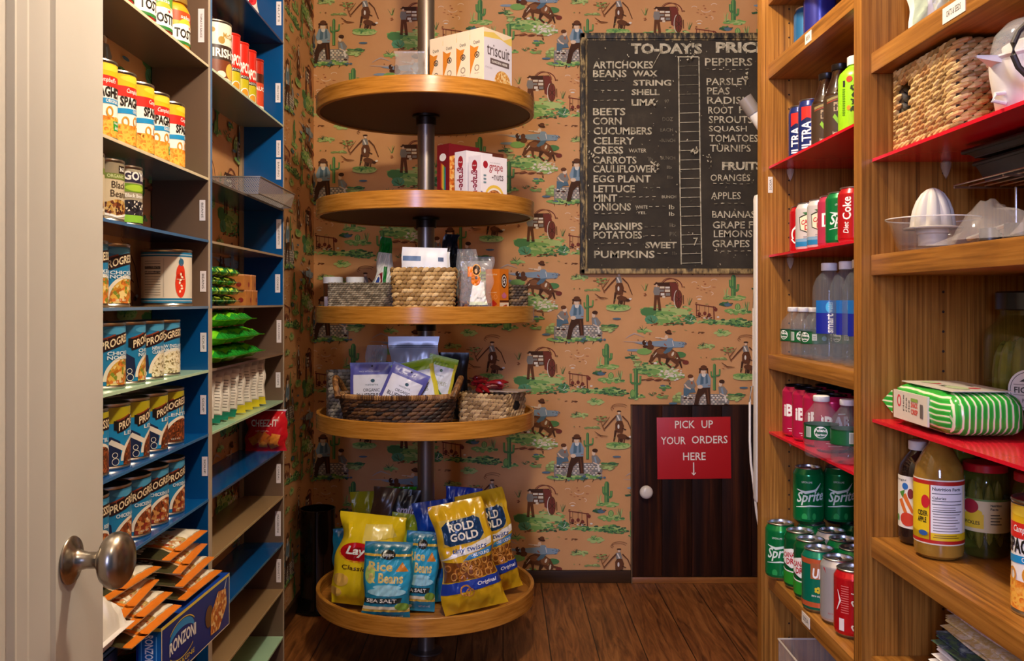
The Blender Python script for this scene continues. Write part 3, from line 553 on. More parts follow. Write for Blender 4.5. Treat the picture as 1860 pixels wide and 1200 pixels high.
can_ck = can('soup_can', '', 'can', .0435, .116, GRD, prog_art('ck', f_chick, lines=('CHICKEN', 'NOODLE')))
can_cl = can('soup_can', '', 'can', .0435, .116, GRD, prog_art('cl', f_chow, lines=('NEW ENGLAND', 'CLAM CHOWDER')))
can_le = can('soup_can', '', 'can', .0435, .116, BLU, prog_art('le', f_beef, True, True, lines=('LENTIL',)))
can_cb = can('soup_can', '', 'can', .0435, .116, GRD, prog_art('cb', f_noodle, lines=('CHICKEN & BEEF',)))
XC = XF_-.010
def row(stock, i, pxs, R, labels, group, rots, off=None):
    for k, (px, lb, r) in enumerate(zip(pxs, labels, rots)):
        X = XC-R-(off[k] if off else 0)
        stock[k]((X, ycan(px, X, R), ztop(i)), rad(r), lb, group)
row([can_ck, can_ck, can_cl, can_cl], 6, (228.4, 264.6, 298, 327.4), .0435, ['blue can of chicken noodle soup at near end of mint shelf', 'blue chicken soup can turned away, second on mint shelf', 'clam chowder can second from right on mint shelf', 'clam chowder can at the right end of mint shelf'], 'soup cans on the mint shelf', (62, 88, 72, 44))
row([can_le]*5, 7, (197.5, 237, 272, 305, 334.5), .0435, ['yellow topped lentil soup can half hidden by the white door edge', 'yellow topped lentil soup can second from the door', 'yellow topped lentil soup can in the middle of its row', 'yellow topped lentil soup can second from right', 'yellow topped lentil soup can at right end, bowl fully facing out'], 'lentil soup cans on upper blue shelf', (40, 92, 92, 88, 52))
row([can_cb]*5, 8, (198.5, 239, 274.5, 306.5, 335.5), .0435, ['chicken soup can behind the door edge on lower blue shelf', 'chicken soup can above the door knob on lower blue shelf', 'chicken soup can third from door on lower blue shelf', 'chicken soup can fourth from door on lower blue shelf', 'chicken soup can at right end of lower blue shelf'], 'chicken soup cans on lower blue shelf', (40, 68, 62, 54, 68))
row([can_ck, can_ck], 5, (197, 236.5), .0435, ['blue soup can half hidden by the door on tan shelf', 'blue soup can beside the big tomato can on tan shelf'], 'soup cans on the tan shelf', (50, 56), (.02, .02))
# big tin of plum tomatoes
def tom_art(l, sf, R, Hc):
    a = PI*R; dec(l, sf, BLU2, RC(-a, Hc-.016, a, Hc-.0068), RC(-a, .0068, a, .017)); dec(l, sf, W_, RC(-a, Hc-.0125, a, Hc-.0112), RC(-a, .011, a, .0122))
    dec(l, sf, C('#8a7f76', .5), RC(-.006, .02, -.0055, Hc-.02))
    dec(l, sf, C('#6b625c', .5), *[RC(-.050, Hc*(.78-.045*i), -.012, Hc*(.78-.045*i)+(.0025 if i in (3, 5) else .0008)) for i in range(14)])
    dec(l, sf, C('#3a3430', .5), T('Nutrition Facts', -.050, Hc*.66, .038, .0045, .03), T('15 servings', -.050, Hc*.58, .038, .004, .02))
    dec(l, sf, C('#e2391c', .4), EL(.030, Hc*.40, .0125, .030, 26), EL(.030, Hc*.56, .0105, .022, 24)); dec(l, sf, C('#31698a', .4), EL(.031, Hc*.77, .006, .008), PL((.027, Hc*.79), (.033, Hc*.79), (.029, Hc*.86)))
    dec(l, sf, C('#f6ead0', .4), *[EL(.030+.003*math.sin(i*1.7), Hc*(.56-.05*i), .0022, .0032, 8, i) for i in range(7)], T('plum tomatoes', .021, Hc*.46, .018, .003, .02))
tom = can('tomato_can', 'large cream tin with an orange plum tomato on its label', 'can', .052, .121, C('#e3d6c4', .45), tom_art)
X = XC-.054; tom((X, ycan(349, X, .052), ztop(5)), rad(20))
# ring pasta cans
def spag_art(l, sf, R, Hc):
    z0, z1 = .0068, Hc-.0068; a = PI*R
    dec(l, sf, C('#e6b81c', .35), RC(-a, Hc*.80, a, z1)); dec(l, sf, C('#d92a22', .35), RC(-a, Hc*.665, a, Hc*.80)); dec(l, sf, C('#f2cf3a', .35), EL(.0, Hc*.9, .03, .006))
    dec(l, sf, W_, T('Campbell\'s', -.018, Hc*.70, .036, .011, .01, .3)); dec(l, sf, C('#1d8ecb', .35), PL((-a, Hc*.40), (0, Hc*.455), (a, Hc*.47), (a, Hc*.535), (0, Hc*.52), (-a, Hc*.47)))
    dec(l, sf, C('#1b1613', .35), T('SPAGHETTIOS', -.030, Hc*.535, .094, .0185, .035)); dec(l, sf, W_, T('ORIGINAL', -.004, Hc*.468, .030, .006, .02))
    dec(l, sf, f_oo, PL((-a, z0), (a, z0), (a, Hc*.2), (.03, Hc*.3), (.01, Hc*.22), (-.012, Hc*.30), (-.03, Hc*.24), (-.045, Hc*.3), (-a, Hc*.2)))
    rq = random.Random(5)
    rings = [RG(rq.uniform(-.05, .05), rq.uniform(z0+.006, Hc*.27), .0058, .0052, .0026, 10) for _ in range(26)]
    dec(l, sf, f_ring, *rings); dec(l, sf, C('#e0952c', .35), RG(.004, Hc*.36, .006, .008, .003, 14), RG(-.02, Hc*.34, .006, .008, .003, 14))
    dec(l, sf, C('#2f9a3a', .35), PL((.012, Hc*.13), (.031, Hc*.14), (.033, Hc*.26), (.010, Hc*.25))); dec(l, sf, W_, T('Healthy', .0125, Hc*.205, .018, .006, .01, .2), T('kids', .015, Hc*.15, .012, .006, .02, .2))
can_sp = can('pasta_can', '', 'can', .0365, .140, W_, spag_art)
row([can_sp]*5, 3, (214, 248, 280.5, 308, 336), .0365, ['ring pasta can cut by the door edge on sage shelf', 'ring pasta can second from the door on sage shelf', 'ring pasta can in the middle of the sage shelf row', 'ring pasta can fourth from the door on sage shelf', 'ring pasta can at the right end of sage shelf'], 'ring pasta cans on the left shelf', (58, 84, 98, 72, 98), (.003, .003, .003, .003, .003))
f_bean = bowlmix('bean_picture', ['#1f1c24', '#2b2833', '#15131a', '#e6dccb', '#3a3542', '#201d26'], 260)
f_mixb = bowlmix('mixed_bean_picture', ['#5a2a1a', '#8a4a24', '#b98a3a', '#3f1d14', '#caa86a'], 230)
def org_art(l, sf, R, Hc):
    a = PI*R; dec(l, sf, C('#8e8068', .5), RC(-a, Hc*.76, a, Hc-.0068)); dec(l, sf, C('#6f7d33', .5), RC(-a, Hc*.68, a, Hc*.77)); dec(l, sf, C('#c7cf9a', .5), T('ORGANIC', -.018, Hc*.70, .036, .006, .02))
    dec(l, sf, C('#2a1d14', .5), RC(.004, Hc*.78, .022, Hc*.90)); dec(l, sf, W_, T('365', .006, Hc*.81, .014, .007, .02))
    dec(l, sf, C('#3a2a1c', .5), T('Black', -.010, Hc*.54, .034, .012), T('Beans', -.012, Hc*.40, .038, .012)); dec(l, sf, f_mixb, EL(0, Hc*.22, .034, .013), EL(.004, Hc*.29, .02, .008)); dec(l, sf, W_, ST([(-.03, Hc*.14), (0, Hc*.09), (.03, Hc*.14)], .004))
def goya_art(l, sf, R, Hc):
    a = PI*R; dec(l, sf, C('#2b2340', .4), RC(-a, Hc*.72, a, Hc-.012)); dec(l, sf, W_, T('GOYA', -.020, Hc*.755, .062, .0165, .03)); dec(l, sf, C('#6f9422', .4), RC(-a, Hc*.56, a, Hc*.70)); dec(l, sf, C('#a8c93a', .4), EL(.006, Hc*.63, .022, .006))
    dec(l, sf, W_, T('Black Beans', -.016, Hc*.47, .042, .007, .02)); dec(l, sf, f_bean, RC(-a, .02, a, Hc*.36), EL(0, Hc*.36, .03, .008)); dec(l, sf, C('#8cc63a', .4), RC(-a, .0068, a, .020))
c365 = can('bean_can', '', 'can', .0375, .111, C('#c9b899', .5), org_art); cgo = can('bean_can', 'black bean can with a dark purple top band on left shelf', 'can', .0375, .111, C('#a59a84', .45), goya_art)
row([c365, c365], 4, (190.5, 226.7), .0375, ['tan organic bean can cut by the door edge', 'tan can lettered Black Beans beside the purple banded can'], 'bean cans on the left shelf', (46, 64))
row([cgo], 4, (259.3,), .0375, ['black bean can with a dark purple top band on left shelf'], None, (58,))
# salsa jars
def jar(name, label, content, lidm, lab, art, R=.042, Hj=.118):
    t = thing(name, label, 'jar'); b = MB().lathe([(0, .004), (R-.008, 0), (R-.002, .004), (R, .012), (R, Hj*.72), (R-.004, Hj*.80), (R-.009, Hj*.85), (R-.009, Hj*.90), (0, Hj*.90)], content, 44); b.build('glass_jar', t)
    l = MB(); sf = cyl(R+.0003, st=.14); dec(l, sf, lab, RC(-R*2.9, .014, R*2.9, Hj*.70)); art(l, sf, R, Hj); l.build('paper_label', t, weld=False)
    MB().lathe([(0, Hj), (R-.008, Hj), (R-.006, Hj-.001), (R-.005, Hj-.004), (R-.005, Hj*.875), (R-.007, Hj*.87), (R-.009, Hj*.87)], lidm, 44).build('lid', t); return Stock(t)
def tost(c1, c2):
    def art(l, sf, R, Hj):
        dec(l, sf, C(c1, .35), RC(-.09, Hj*.52, .09, Hj*.70)); dec(l, sf, C(c2, .35), EL(-.004, Hj*.46, .02, .014)); dec(l, sf, W_, EL(0, Hj*.30, .05, .022)); dec(l, sf, W_, T('salsa', -.02, Hj*.57, .03, .008, .01))
        dec(l, sf, C('#1b1613', .35), T('TOSTITOS', -.034, Hj*.22, .092, .020, .035)); dec(l, sf, RD, EL(.0085, Hj*.44, .003, .003)); dec(l, sf, C('#2f7a34', .35), RC(-.09, .014, .09, .020))
    return art
jr = jar('salsa_jar', '', C('#a8261a', .15), black, C('#c9402c', .35), tost('#c9281f', '#7a2a18')); jg = jar('salsa_jar', '', C('#8a2a16', .15), black, C('#d9cdbb', .35), tost('#5f9a34', '#d8b23a')); jy = jar('queso_jar', '', C('#e09a1c', .15), C('#8a6a2a', .3), C('#e8a832', .35), tost('#d8481c', '#f0c23a'))
for st, px, z, r, lb in ((jr, 243, 0, 66, 'red salsa jar nearest the door on the top left shelf'), (jr, 283, 0, 84, 'red salsa jar second from the door on the top left shelf'), (jg, 313, 0, 66, 'salsa jar with a green label strip and black lid'), (jy, 345, 0, 80, 'lower yellow queso jar under another on the top left shelf'), (jy, 345, .1182, 40, 'yellow queso jar stacked on top of another'), (jr, 283, .1182, 30, 'red salsa jar stacked on another, at the photo top')):
    X = XC-.042; st((X, ycan(px, X, .042), ztop(2)+z), rad(r), lb, 'dip jars on the top left shelf')
# ---------------------------------------------------------------- soft packs
def bag(w, h, t, m, art=None, nu=16, nv=20, crimp=.010, seed=0, wr=.0022, belly=0.0, pw=2.4, mback=None, wave=0, top_in=0):
    """pillow or stand-up pack: x across, z up from its foot, front towards -y; returns builder and printable front"""
    q = random.Random(seed); ph = [(q.uniform(0, 6), q.uniform(60, 160)/max(w, .05)*.1, q.uniform(60, 160)/max(h, .05)*.1, q.uniform(-1, 1)) for _ in range(7)]
    us = [w*(i/nu-.5) for i in range(nu+1)]; vs_ = [h*j/nv for j in range(nv+1)]
    def f(u, v):
        a = max(0, 1-abs(2*u/w)**pw)**.55; vv = min(max((v-crimp)/(h-2*crimp), 0), 1); s_ = 2*vv-1
        b = max(0, 1-abs(s_)**3.2)**.6*(1-belly*vv)
        n = sum(math.sin(p+u*a1*40+v*b1*40)*c for p, a1, b1, c in ph)
        d_ = min(vv, 1-vv); rad_ = math.exp(-d_*9)*math.sin(u/w*34+ph[0][0])+.7*math.exp(-d_*5)*math.sin(u/w*17+ph[1][0])
        return a*b*t/2+wr*(n*.4+rad_*.9*min(1, d_*30))*min(1, a*2)*min(1, b*3)
    ej = [(q.uniform(0, 6), q.uniform(18, 34)/h*.3, q.uniform(40, 70)/h*.3) for _ in range(2)]; er = wr*.9
    def xs(u, v):
        k = abs(2*u/w)**2; p_, a_, b_ = ej[0 if u < 0 else 1]
        return u*(1-top_in*v/h-.035*math.sin(PI*min(max(v/h, 0), 1)))+k*er*(math.sin(p_+v*a_)+.6*math.sin(2*p_+v*b_))
    def ex(u, v): return Vector((xs(u, v), -f(u, v)-.0003+wave*math.sin(v*30), v))
    def fn(u, v, l):
        gu = min(max((u/w+.5)*nu, 0), nu-1e-6); gv = min(max(v/h*nv, 0), nv-1e-6); i, j = int(gu), int(gv); a, b = gu-i, gv-j
        p0, p2 = FG[j][i], FG[j+1][i+1]
        if a > b: p1 = FG[j][i+1]; r = p0+(p1-p0)*a+(p2-p1)*b
        else: p1 = FG[j+1][i]; r = p0+(p1-p0)*b+(p2-p1)*a
        return r+Vector((0, -l, 0))
    FG = [[ex(u, v) for u in us] for v in vs_]
    mb = MB()
    idx = lambda i, j: j*(nu+1)+i
    fr = [FG[j][i] for j in range(nv+1) for i in range(nu+1)]; fs = [q_ for j in range(nv) for i in range(nu) for q_ in ((idx(i, j), idx(i+1, j), idx(i+1, j+1)), (idx(i, j), idx(i+1, j+1), idx(i, j+1)))]
    mb.add(fr, fs, m)
    bk = [Vector((xs(u, v), f(-u, v)*.9+.0003+wave*math.sin(v*30), v)) for v in vs_ for u in us]; mb.add(bk, [tuple(reversed(a)) for a in fs], mback or m)
    for a, b in (((0, 0), (0, 1)),):
        rim = [idx(0, j) for j in range(nv)]+[idx(i, nv) for i in range(nu)]+[idx(nu, j) for j in range(nv, 0, -1)]+[idx(i, 0) for i in range(nu, 0, -1)]
        k = len(rim); mb.add([fr[i] for i in rim]+[bk[i] for i in rim], [(i, (i+1) % k, k+(i+1) % k, k+i) for i in range(k)], m)
    sf = SF(fn, us[1:-1], vs_[1:-1], .0009, .00012, (-w/2, 0, w/2, h)); sf.diag = (w/nu, h/nv, w/2)
    if art: art(mb, sf, w, h)
    return mb
def pack(name, label, cat, *a, group=None, **k):
    o = bag(*a, **k).build(name, None, sharp=60, weld=False); return Stock(tag(o, label, cat, group))
def carton(name, label, cat, w, d, h, m, arts=None, top=None, group=None):
    """box: x across -w/2..w/2, y -d/2..d/2, z 0..h; arts: dict face -> art(mb, surface, width, height)"""
    mb = MB().box(-w/2, w/2, -d/2, d/2, 0, h, m, 0, top)
    fa = dict(front=((-w/2, -d/2, 0), (1, 0, 0), (0, 0, 1), w, h), right=((w/2, -d/2, 0), (0, 1, 0), (0, 0, 1), d, h), left=((-w/2, d/2, 0), (0, -1, 0), (0, 0, 1), d, h), top=((-w/2, -d/2, h), (1, 0, 0), (0, 1, 0), w, d))
    for k, a in (arts or {}).items():
        o, ux, uy, ww, hh = fa[k]; a(mb, flat(o, ux, uy, .0003, clip=(0, 0, ww, hh)), ww, hh)
    return Stock(tag(mb.build(name, None, weld=False, sharp=0), label, cat, group))
# ================================================================ left unit, right-hand bay
XM = -.725
# oatmeal tin
def oat_art(l, sf, R, Hc):
    a = PI*R; dec(l, sf, C('#3a2418', .4), RC(-.075, Hc*.36, .075, Hc*.60)); dec(l, sf, C('#7a3a1e', .4), RC(-.075, Hc*.08, .075, Hc*.36)); dec(l, sf, W_, T('IRISH', -.052, Hc*.40, .055, .022, .03), T('OATMEAL', .006, Hc*.40, .062, .020, .03))
    dec(l, sf, C('#b08a3a', .4), EL(-.052, Hc*.83, .006, .006), EL(-.030, Hc*.68, .009, .009), T("McCANN'S", -.026, Hc*.72, .07, .014, .02)); dec(l, sf, f_ring, EL(.0, Hc*.20, .018, .020), EL(.03, Hc*.24, .014, .014)); dec(l, sf, C('#f2e6cc', .4), EL(-.03, Hc*.13, .012, .008))
oat = can('oatmeal_tin', 'tall cream Irish oatmeal tin on the upper mint shelf', 'tin', .047, .150, C('#efe3cd', .35), oat_art)
X = XF_-.006-.047; oat((X, ycan(421, X, .047), ztop(2)), rad(84))
def pop_art(l, sf, R, Hc):
    a = PI*R; dec(l, sf, C('#c3b41e', .35), RC(-a, Hc*.06, a, Hc*.36)); dec(l, sf, black, RC(-a, Hc*.36, a, Hc*.42)); dec(l, sf, W_, T('POPCORN', -.03, Hc*.46, .06, .028, .04, .1), T('SEASONING', -.026, Hc*.375, .052, .006)); dec(l, sf, W_, EL(-.004, Hc*.12, .014, .013)); dec(l, sf, C('#d8942c', .35), EL(-.004, Hc*.12, .011, .011))
pop = can('seasoning_bottle', '', 'bottle', .0275, .152, C('#d6281c', .25), pop_art, C('#d6281c', .25))
X = XF_-.012-.0275
for px, lb, st in ((437, 'red popcorn seasoning bottle next to the oatmeal tin', pop), (452.5, 'second red popcorn seasoning bottle from the oatmeal tin', pop), (466, 'third red popcorn seasoning bottle from the oatmeal tin', pop)): st((X, ycan(px, X, .0275), ztop(2)), rad(66), lb, 'red bottles on the upper mint shelf')
def sauce_art(l, sf, R, Hc):
    a = PI*R; dec(l, sf, C('#d24a2a', .35), RC(-a, Hc*.12, a, Hc*.55)); dec(l, sf, W_, T('SAUCE', -.02, Hc*.4, .05, .012, .03), RC(-a, Hc*.05, a, Hc*.12)); dec(l, sf, C('#4a1a10', .3), RC(-a, Hc*.55, a, Hc*.72))
sau = can('sauce_bottle', 'dark red sauce bottle last in the row on the upper mint shelf', 'bottle', .026, .150, C('#b52a1a', .25), sauce_art, C('#a01e14', .3))
sau((XF_-.014-.026, 2.560, ztop(2)), rad(45))
def rw_art(mb, sf, w, h): dec(mb, sf, RD, PL((-w/2, h*.1), (-w*.1, h*.1), (w*.2, h*.9), (-w/2, h*.9)), EL(w*.25, h*.3, w*.18, h*.14)); dec(mb, sf, C('#3a3a44', .4), T('CRISPS', -w*.3, h*.5, w*.6, h*.14, .03))
rwp = pack('snack_packet', '', 'packet', .10, .13, .03, C('#e8dfd6', .3), rw_art, seed=4)
rwp((-.70, 2.33, ztop(1)), 0, 'red and white snack packet at the very top left, nearer one', 'packets on the top blue shelf', rot=(-.12, 0, rad(42))); rwp((-.70, 2.44, ztop(1)), 0, 'red and white snack packet at the very top left, farther one', 'packets on the top blue shelf', rot=(-.12, 0, rad(48)))
# wire mesh tray
def mesh_mat():
    m, t, b = base('silver_wire_mesh'); tc = t.nodes.new('ShaderNodeTexCoord')
    outs = []
    for k in ((1, 1, 1), (1, 1, -1)):
        d_ = N(t, 'ShaderNodeVectorMath', operation='DOT_PRODUCT'); t.links.new(tc.outputs['Object'], d_.inputs[0]); d_.inputs[1].default_value = tuple(165*c for c in k)
        f = N(t, 'ShaderNodeMath', operation='FRACT'); t.links.new(d_.outputs['Value'], f.inputs[0]); g = N(t, 'ShaderNodeMath', operation='GREATER_THAN'); t.links.new(f.outputs[0], g.inputs[0]); g.inputs[1].default_value = .52; outs.append(g)
    mx = N(t, 'ShaderNodeMath', operation='MAXIMUM'); t.links.new(outs[0].outputs[0], mx.inputs[0]); t.links.new(outs[1].outputs[0], mx.inputs[1]); t.links.new(mx.outputs[0], b.inputs['Alpha'])
    b.inputs['Base Color'].default_value = lin('#c4beb8'); b.inputs['Metallic'].default_value = .6; b.inputs['Roughness'].default_value = .4; return m
wire = mesh_mat(); tr = thing('mesh_tray', 'silver wire mesh tray sticking out over the shelf edge', 'tray', (-.6965, 2.522, ztop(3)))
mb = MB(); tx, ty, th = .075, .195, .043
for fi in ([(-tx+.008, -ty+.012, .003), (tx-.008, -ty+.012, .003), (tx, -ty, th), (-tx, -ty, th)], [(tx-.008, -ty+.012, .003), (tx-.008, ty-.012, .003), (tx, ty, th), (tx, -ty, th)], [(tx-.008, ty-.012, .003), (-tx+.008, ty-.012, .003), (-tx, ty, th), (tx, ty, th)], [(-tx+.008, ty-.012, .003), (-tx+.008, -ty+.012, .003), (-tx, -ty, th), (-tx, ty, th)], [(-tx+.008, -ty+.012, .003), (tx-.008, -ty+.012, .003), (tx-.008, ty-.012, .003), (-tx+.008, ty-.012, .003)]): mb.add(fi, [(0, 1, 2, 3)], wire)
mb.build('mesh_panel', tr, weld=False, sharp=0)
mb = MB().tube([(-tx, -ty, th), (tx, -ty, th), (tx, ty, th), (-tx, ty, th)], .0022, C('#a9a49e', .35, .8), 6, True); mb.build('rim', tr)
mb = MB().tube([(-tx+.008, -ty+.012, .0018), (tx-.008, -ty+.012, .0018), (tx-.008, ty-.012, .0018), (-tx+.008, ty-.012, .0018)], .0018, C('#a9a49e', .35, .8), 6, True); mb.build('base_frame', tr)
# green and yellow gelatin/snack packs, four layers of two rows
gp_m = speckle('green_snack_print', [(0, '#1f6a3a'), (.2, '#3f9a3c'), (.42, '#c8dc4a'), (.66, '#2f7a44'), (.78, '#efeed8')], 60, .25)
def gp_art(mb, sf, w, h): dec(mb, sf, C('#c9d83a', .25), RC(-w/2, h*.82, w/2, h)); dec(mb, sf, C('#1f6a3a', .25), EL(0, h*.45, w*.3, h*.25)); dec(mb, sf, W_, RC(-w/2, 0, w/2, h*.05))
gpk = pack('snack_packet', '', 'packet', .075, .056, .0195, gp_m, gp_art, nu=10, nv=10, crimp=.006, seed=2)
nm = ['bottom layer', 'second layer up', 'third layer up', 'top layer']
for k in range(4):
    for j in range(3):
        gpk((-.664+.006*(k % 2), 2.105+.078*j+.006*(k % 2), ztop(5)+.011+.0229*k), 0, 'dark green and yellow snack packet, %s, %s of the three stacks' % (nm[k], ('nearest', 'middle', 'farthest')[j]), 'green snack packets stacked four high', rot=(rad(-84), 0, rad(90)))
cup_m = mottled('orange_brown_card', [(.3, '#b06a2c'), (.7, '#c67f3c')], 30, .45)
def cup_art(mb, sf, w, h): dec(mb, sf, C('#e0a070', .3), RC(0, h*.92, w, h)); dec(mb, sf, C('#8f2a24', .4), EL(w*.75, h*.35, w*.12, h*.16))
cpk = carton('snack_carton', '', 'carton', .055, .05, .040, cup_m, {'front': cup_art, 'right': cup_art}, C('#d9c3b4', .3))
for (x, y, z), lb in (((-.690, 2.375, 0), 'lower near'), ((-.690, 2.43, 0), 'lower far'), ((-.694, 2.37, .0405), 'upper near'), ((-.692, 2.425, .0405), 'upper far')): cpk((x, y, ztop(5)+z), rad(rr.uniform(-4, 4)), 'small orange-brown carton beside the green packets, %s one of four' % lb, 'orange-brown cartons on the left shelf')
# bright green packs
lime_m = mottled('lime_green_film', [(.3, '#4fae1c'), (.5, '#74cc22'), (.7, '#96df38')], 26, .22)
def lime_art(mb, sf, w, h): dec(mb, sf, C('#1f8a2a', .22), RC(-w/2, 0, w/2, h*.2), EL(0, h*.5, w*.25, h*.16)); dec(mb, sf, C('#c6e86a', .22), RC(-w/2, h*.92, w/2, h))
lim = pack('snack_bag', '', 'bag', .084, .130, .037, lime_m, lime_art, nu=12, nv=14, crimp=.016, seed=9, wr=.003)
nm3 = ['bottom', 'middle', 'top']
for k in range(3):
    for j in range(4):
        if k == 2 and j == 3: continue
        lim((-.640+.006*((j+k) % 2), 2.120+.088*j+.012*k, ztop(6)+.0235+.0430*k), 0, 'bright lime green snack bag, %s layer, %s in its layer' % (nm3[k], ('nearest', 'second', 'third', 'farthest')[j]), 'lime green snack bags', rot=(rad(-89), 0, rad(90)))
# upright sachets
def sach(c1, c2):
    def a(mb, sf, w, h):
        dec(mb, sf, C(c1, .3), RC(-w/2, 0, w/2, h*.16), EL(-w*.1, h*.32, w*.3, h*.12)); dec(mb, sf, C(c2, .3), EL(-w*.2, h*.55, w*.2, h*.12)); dec(mb, sf, C('#efe8dc', .3), RC(w*.16, h*.18, w*.46, h*.9)); dec(mb, sf, C('#5a5048', .4), *[RC(w*.2, h*(.25+.06*i), w*.42, h*(.25+.06*i)+.0016) for i in range(10)])
    return a
sa = pack('snack_sachet', '', 'sachet', .10, .122, .034, C('#cfc6ba', .25), sach('#147a5f', '#1f5a4a'), seed=5, nu=10, nv=14); sb = pack('snack_sachet', '', 'sachet', .10, .128, .036, C('#d9d0c2', .25), sach('#d8c21c', '#4f6a5a'), seed=6, nu=10, nv=14)
on = ['nearest', 'second', 'third', 'fourth', 'fifth']
for j in range(4): sa((-.722, 2.10+.062*j, ztop(7)+.008), 0, 'white and teal snack sachet leaning on the mint shelf, %s of the teal ones' % on[j], 'teal sachets on the mint shelf', rot=(rad(-10+3*j), rad(5), rad(22)))
for j in range(4): sb((-.722, 2.365+.068*j, ztop(7)+.005), 0, 'white and yellow snack sachet upright on the mint shelf, %s of the yellow ones' % on[j], 'yellow sachets on the mint shelf', rot=(rad(-4), 0, rad(18)))
def chz(mb, sf, w, h):
    dec(mb, sf, C('#e8e0dc', .3), RC(-w/2, h*.97, w/2, h), T('CHEEZ-IT', -w*.34, h*.60, w*.64, h*.17, .02, .08)); dec(mb, sf, C('#d9b9a8', .3), T('ORIGINAL', -w*.24, h*.48, w*.34, h*.04))
    for i, (x, y) in enumerate(((-.25, .28), (-.05, .22), (.02, .34), (.2, .18), (.24, .3), (-.12, .36))): dec(mb, sf, C(('#c9701c', '#d9842a', '#b8601a')[i % 3], .4), XF(RC(-.12*w, -.1*w, .12*w, .1*w), x*w, y*h, 1, .5+i))
cz = pack('cracker_bag', 'red cracker bag standing against the end panel', 'bag', .122, .122, .05, C('#bf1420', .22), chz, seed=11, wr=.004); cz((-.700, 2.690, ztop(8)), 0, rot=(-.06, 0, .06))
# ---- left bay, lowest visible shelf: flat pouches, bag, box
pou_food = bowlmix('rice_dish_picture', ['#e9dfc4', '#d8b48a', '#c9824a', '#f0e8d4', '#9a3f24', '#b7a05a'], 150)
def pou(mb, sf, w, h):
    dec(mb, sf, C('#454128', .25), RC(-w/2, 0, -w*.30, h)); dec(mb, sf, C('#e07a22', .25), RC(-w/2, 0, w/2, h*.10), PL((-w*.32, h), (-w*.29, h), (-w*.20, 0), (-w*.25, 0))); dec(mb, sf, pou_food, PL((-w*.22, h*.11), (w*.14, h*.11), (w*.14, h*.95), (-w*.27, h*.95))); dec(mb, sf, C('#e9e0cc', .25), RC(w*.12, h*.11, w*.5, h*.96)); dec(mb, sf, C('#3f7a8a', .25), EL(w*.3, h*.45, w*.06, h*.1)); dec(mb, sf, C('#b05a3a', .25), RC(w*.2, h*.62, w*.4, h*.72)); dec(mb, sf, C('#ece2c6', .25), T('Rice', -w*.46, h*.4, w*.17, h*.28, .02, .2))
pch = pack('rice_pouch', '', 'pouch', .205, .155, .0205, C('#d3b48a', .28), pou, seed=3, nu=18, nv=14, crimp=.012, wr=.002)
for k in range(4):
    pch((-.606-.014*k, 1.600+.012*(k % 2), ztop(9)+.012+.0240*k), 0, 'orange edged rice pouch lying flat in the near stack, %s' % ('lowest', 'second up', 'third up', 'topmost')[k], 'rice pouches stacked under the blue shelf', rot=(rad(-87), rad(2*(k % 2)-1), rad(90+4*(k % 3)-3)))
for k in range(4):
    pch((-.600-.013*k, 1.832+.008*k, ztop(9)+.012+.0245*k), 0, 'orange edged rice pouch lying flat in the far stack, %s' % ('lowest', 'second up', 'third up', 'topmost')[k], 'rice pouches stacked under the blue shelf', rot=(rad(-87), rad(1-k), rad(88+3*(k % 3))))
def wb_art(mb, sf, w, h): dec(mb, sf, C('#d8481c', .3), RC(-w/2, h*.30, -w*.28, h)); dec(mb, sf, C('#2a1a14', .3), RC(-w*.5, h*.1, -w*.3, h*.28))
wbg = pack('bread_bag', 'white plastic bag with an orange band beside the door knob', 'bag', .13, .17, .112, C('#ded6cb', .3), wb_art, seed=8, wr=.006); wbg((-.603, 1.425, ztop(9)+.060), 0, rot=(rad(-84), 0, rad(90)))
def rz_front(mb, sf, w, h):
    dec(mb, sf, C('#e8cf4a', .3), RC(0, h-.006, w, h)); dec(mb, sf, C('#e8dfc0', .3), RC(0, 0, w, .002), RC(0, 0, .003, h), RC(w-.003, 0, w, h))
    dec(mb, sf, C('#2f8fd0', .3), EL(w*.27, h*.60, w*.17, h*.26)); dec(mb, sf, C('#102a7a', .3), EL(w*.27, h*.50, w*.18, h*.23)); dec(mb, sf, W_, T('RONZONI', w*.10, h*.40, w*.36, h*.22, .03, 0, 0, .18)); dec(mb, sf, C('#e0c24a', .3), RG(w*.27, h*.58, w*.19, h*.30, .002, 18, .5, 2.6), RG(w*.27, h*.50, w*.19, h*.28, .002, 18, 3.7, 5.6), T('LASAGNE', w*.14, h*.12, w*.3, h*.08, .01), RC(w*.14, h*.06, w*.36, h*.075))
    dec(mb, sf, C('#6b4a2a', .3), EL(w*.66, h*.5, w*.06, h*.2)); dec(mb, sf, bowlmix('lasagne_picture', ['#e0a04a', '#c9782c', '#efc888', '#b5602a'], 140), PL((w*.68, h*.12), (w*.82, h*.1), (w*.95, h*.45), (w*.93, h*.76), (w*.80, h*.82), (w*.69, h*.5))); dec(mb, sf, W_, PL((w*.90, h*.78), (w*.95, h*.97), (w*.92, h*.78)))
def rz_left(mb, sf, w, h): dec(mb, sf, C('#0f5f9e', .3), RC(w*.1, 0, w, h-.006)); dec(mb, sf, C('#e8cf4a', .3), RC(0, h-.006, w, h)); dec(mb, sf, W_, T('RONZONI', w*.35, h*.38, w*.34, h*.5, .02, 0, 2)); dec(mb, sf, C('#e0d84a', .3), T('LASAGNE', w*.42, h*.02, w*.22, h*.32, .01, 0, 2)); dec(mb, sf, C('#7ac0e8', .3), RC(w*.2, h*.42, w*.23, h*.86), RC(w*.8, h*.42, w*.83, h*.86))
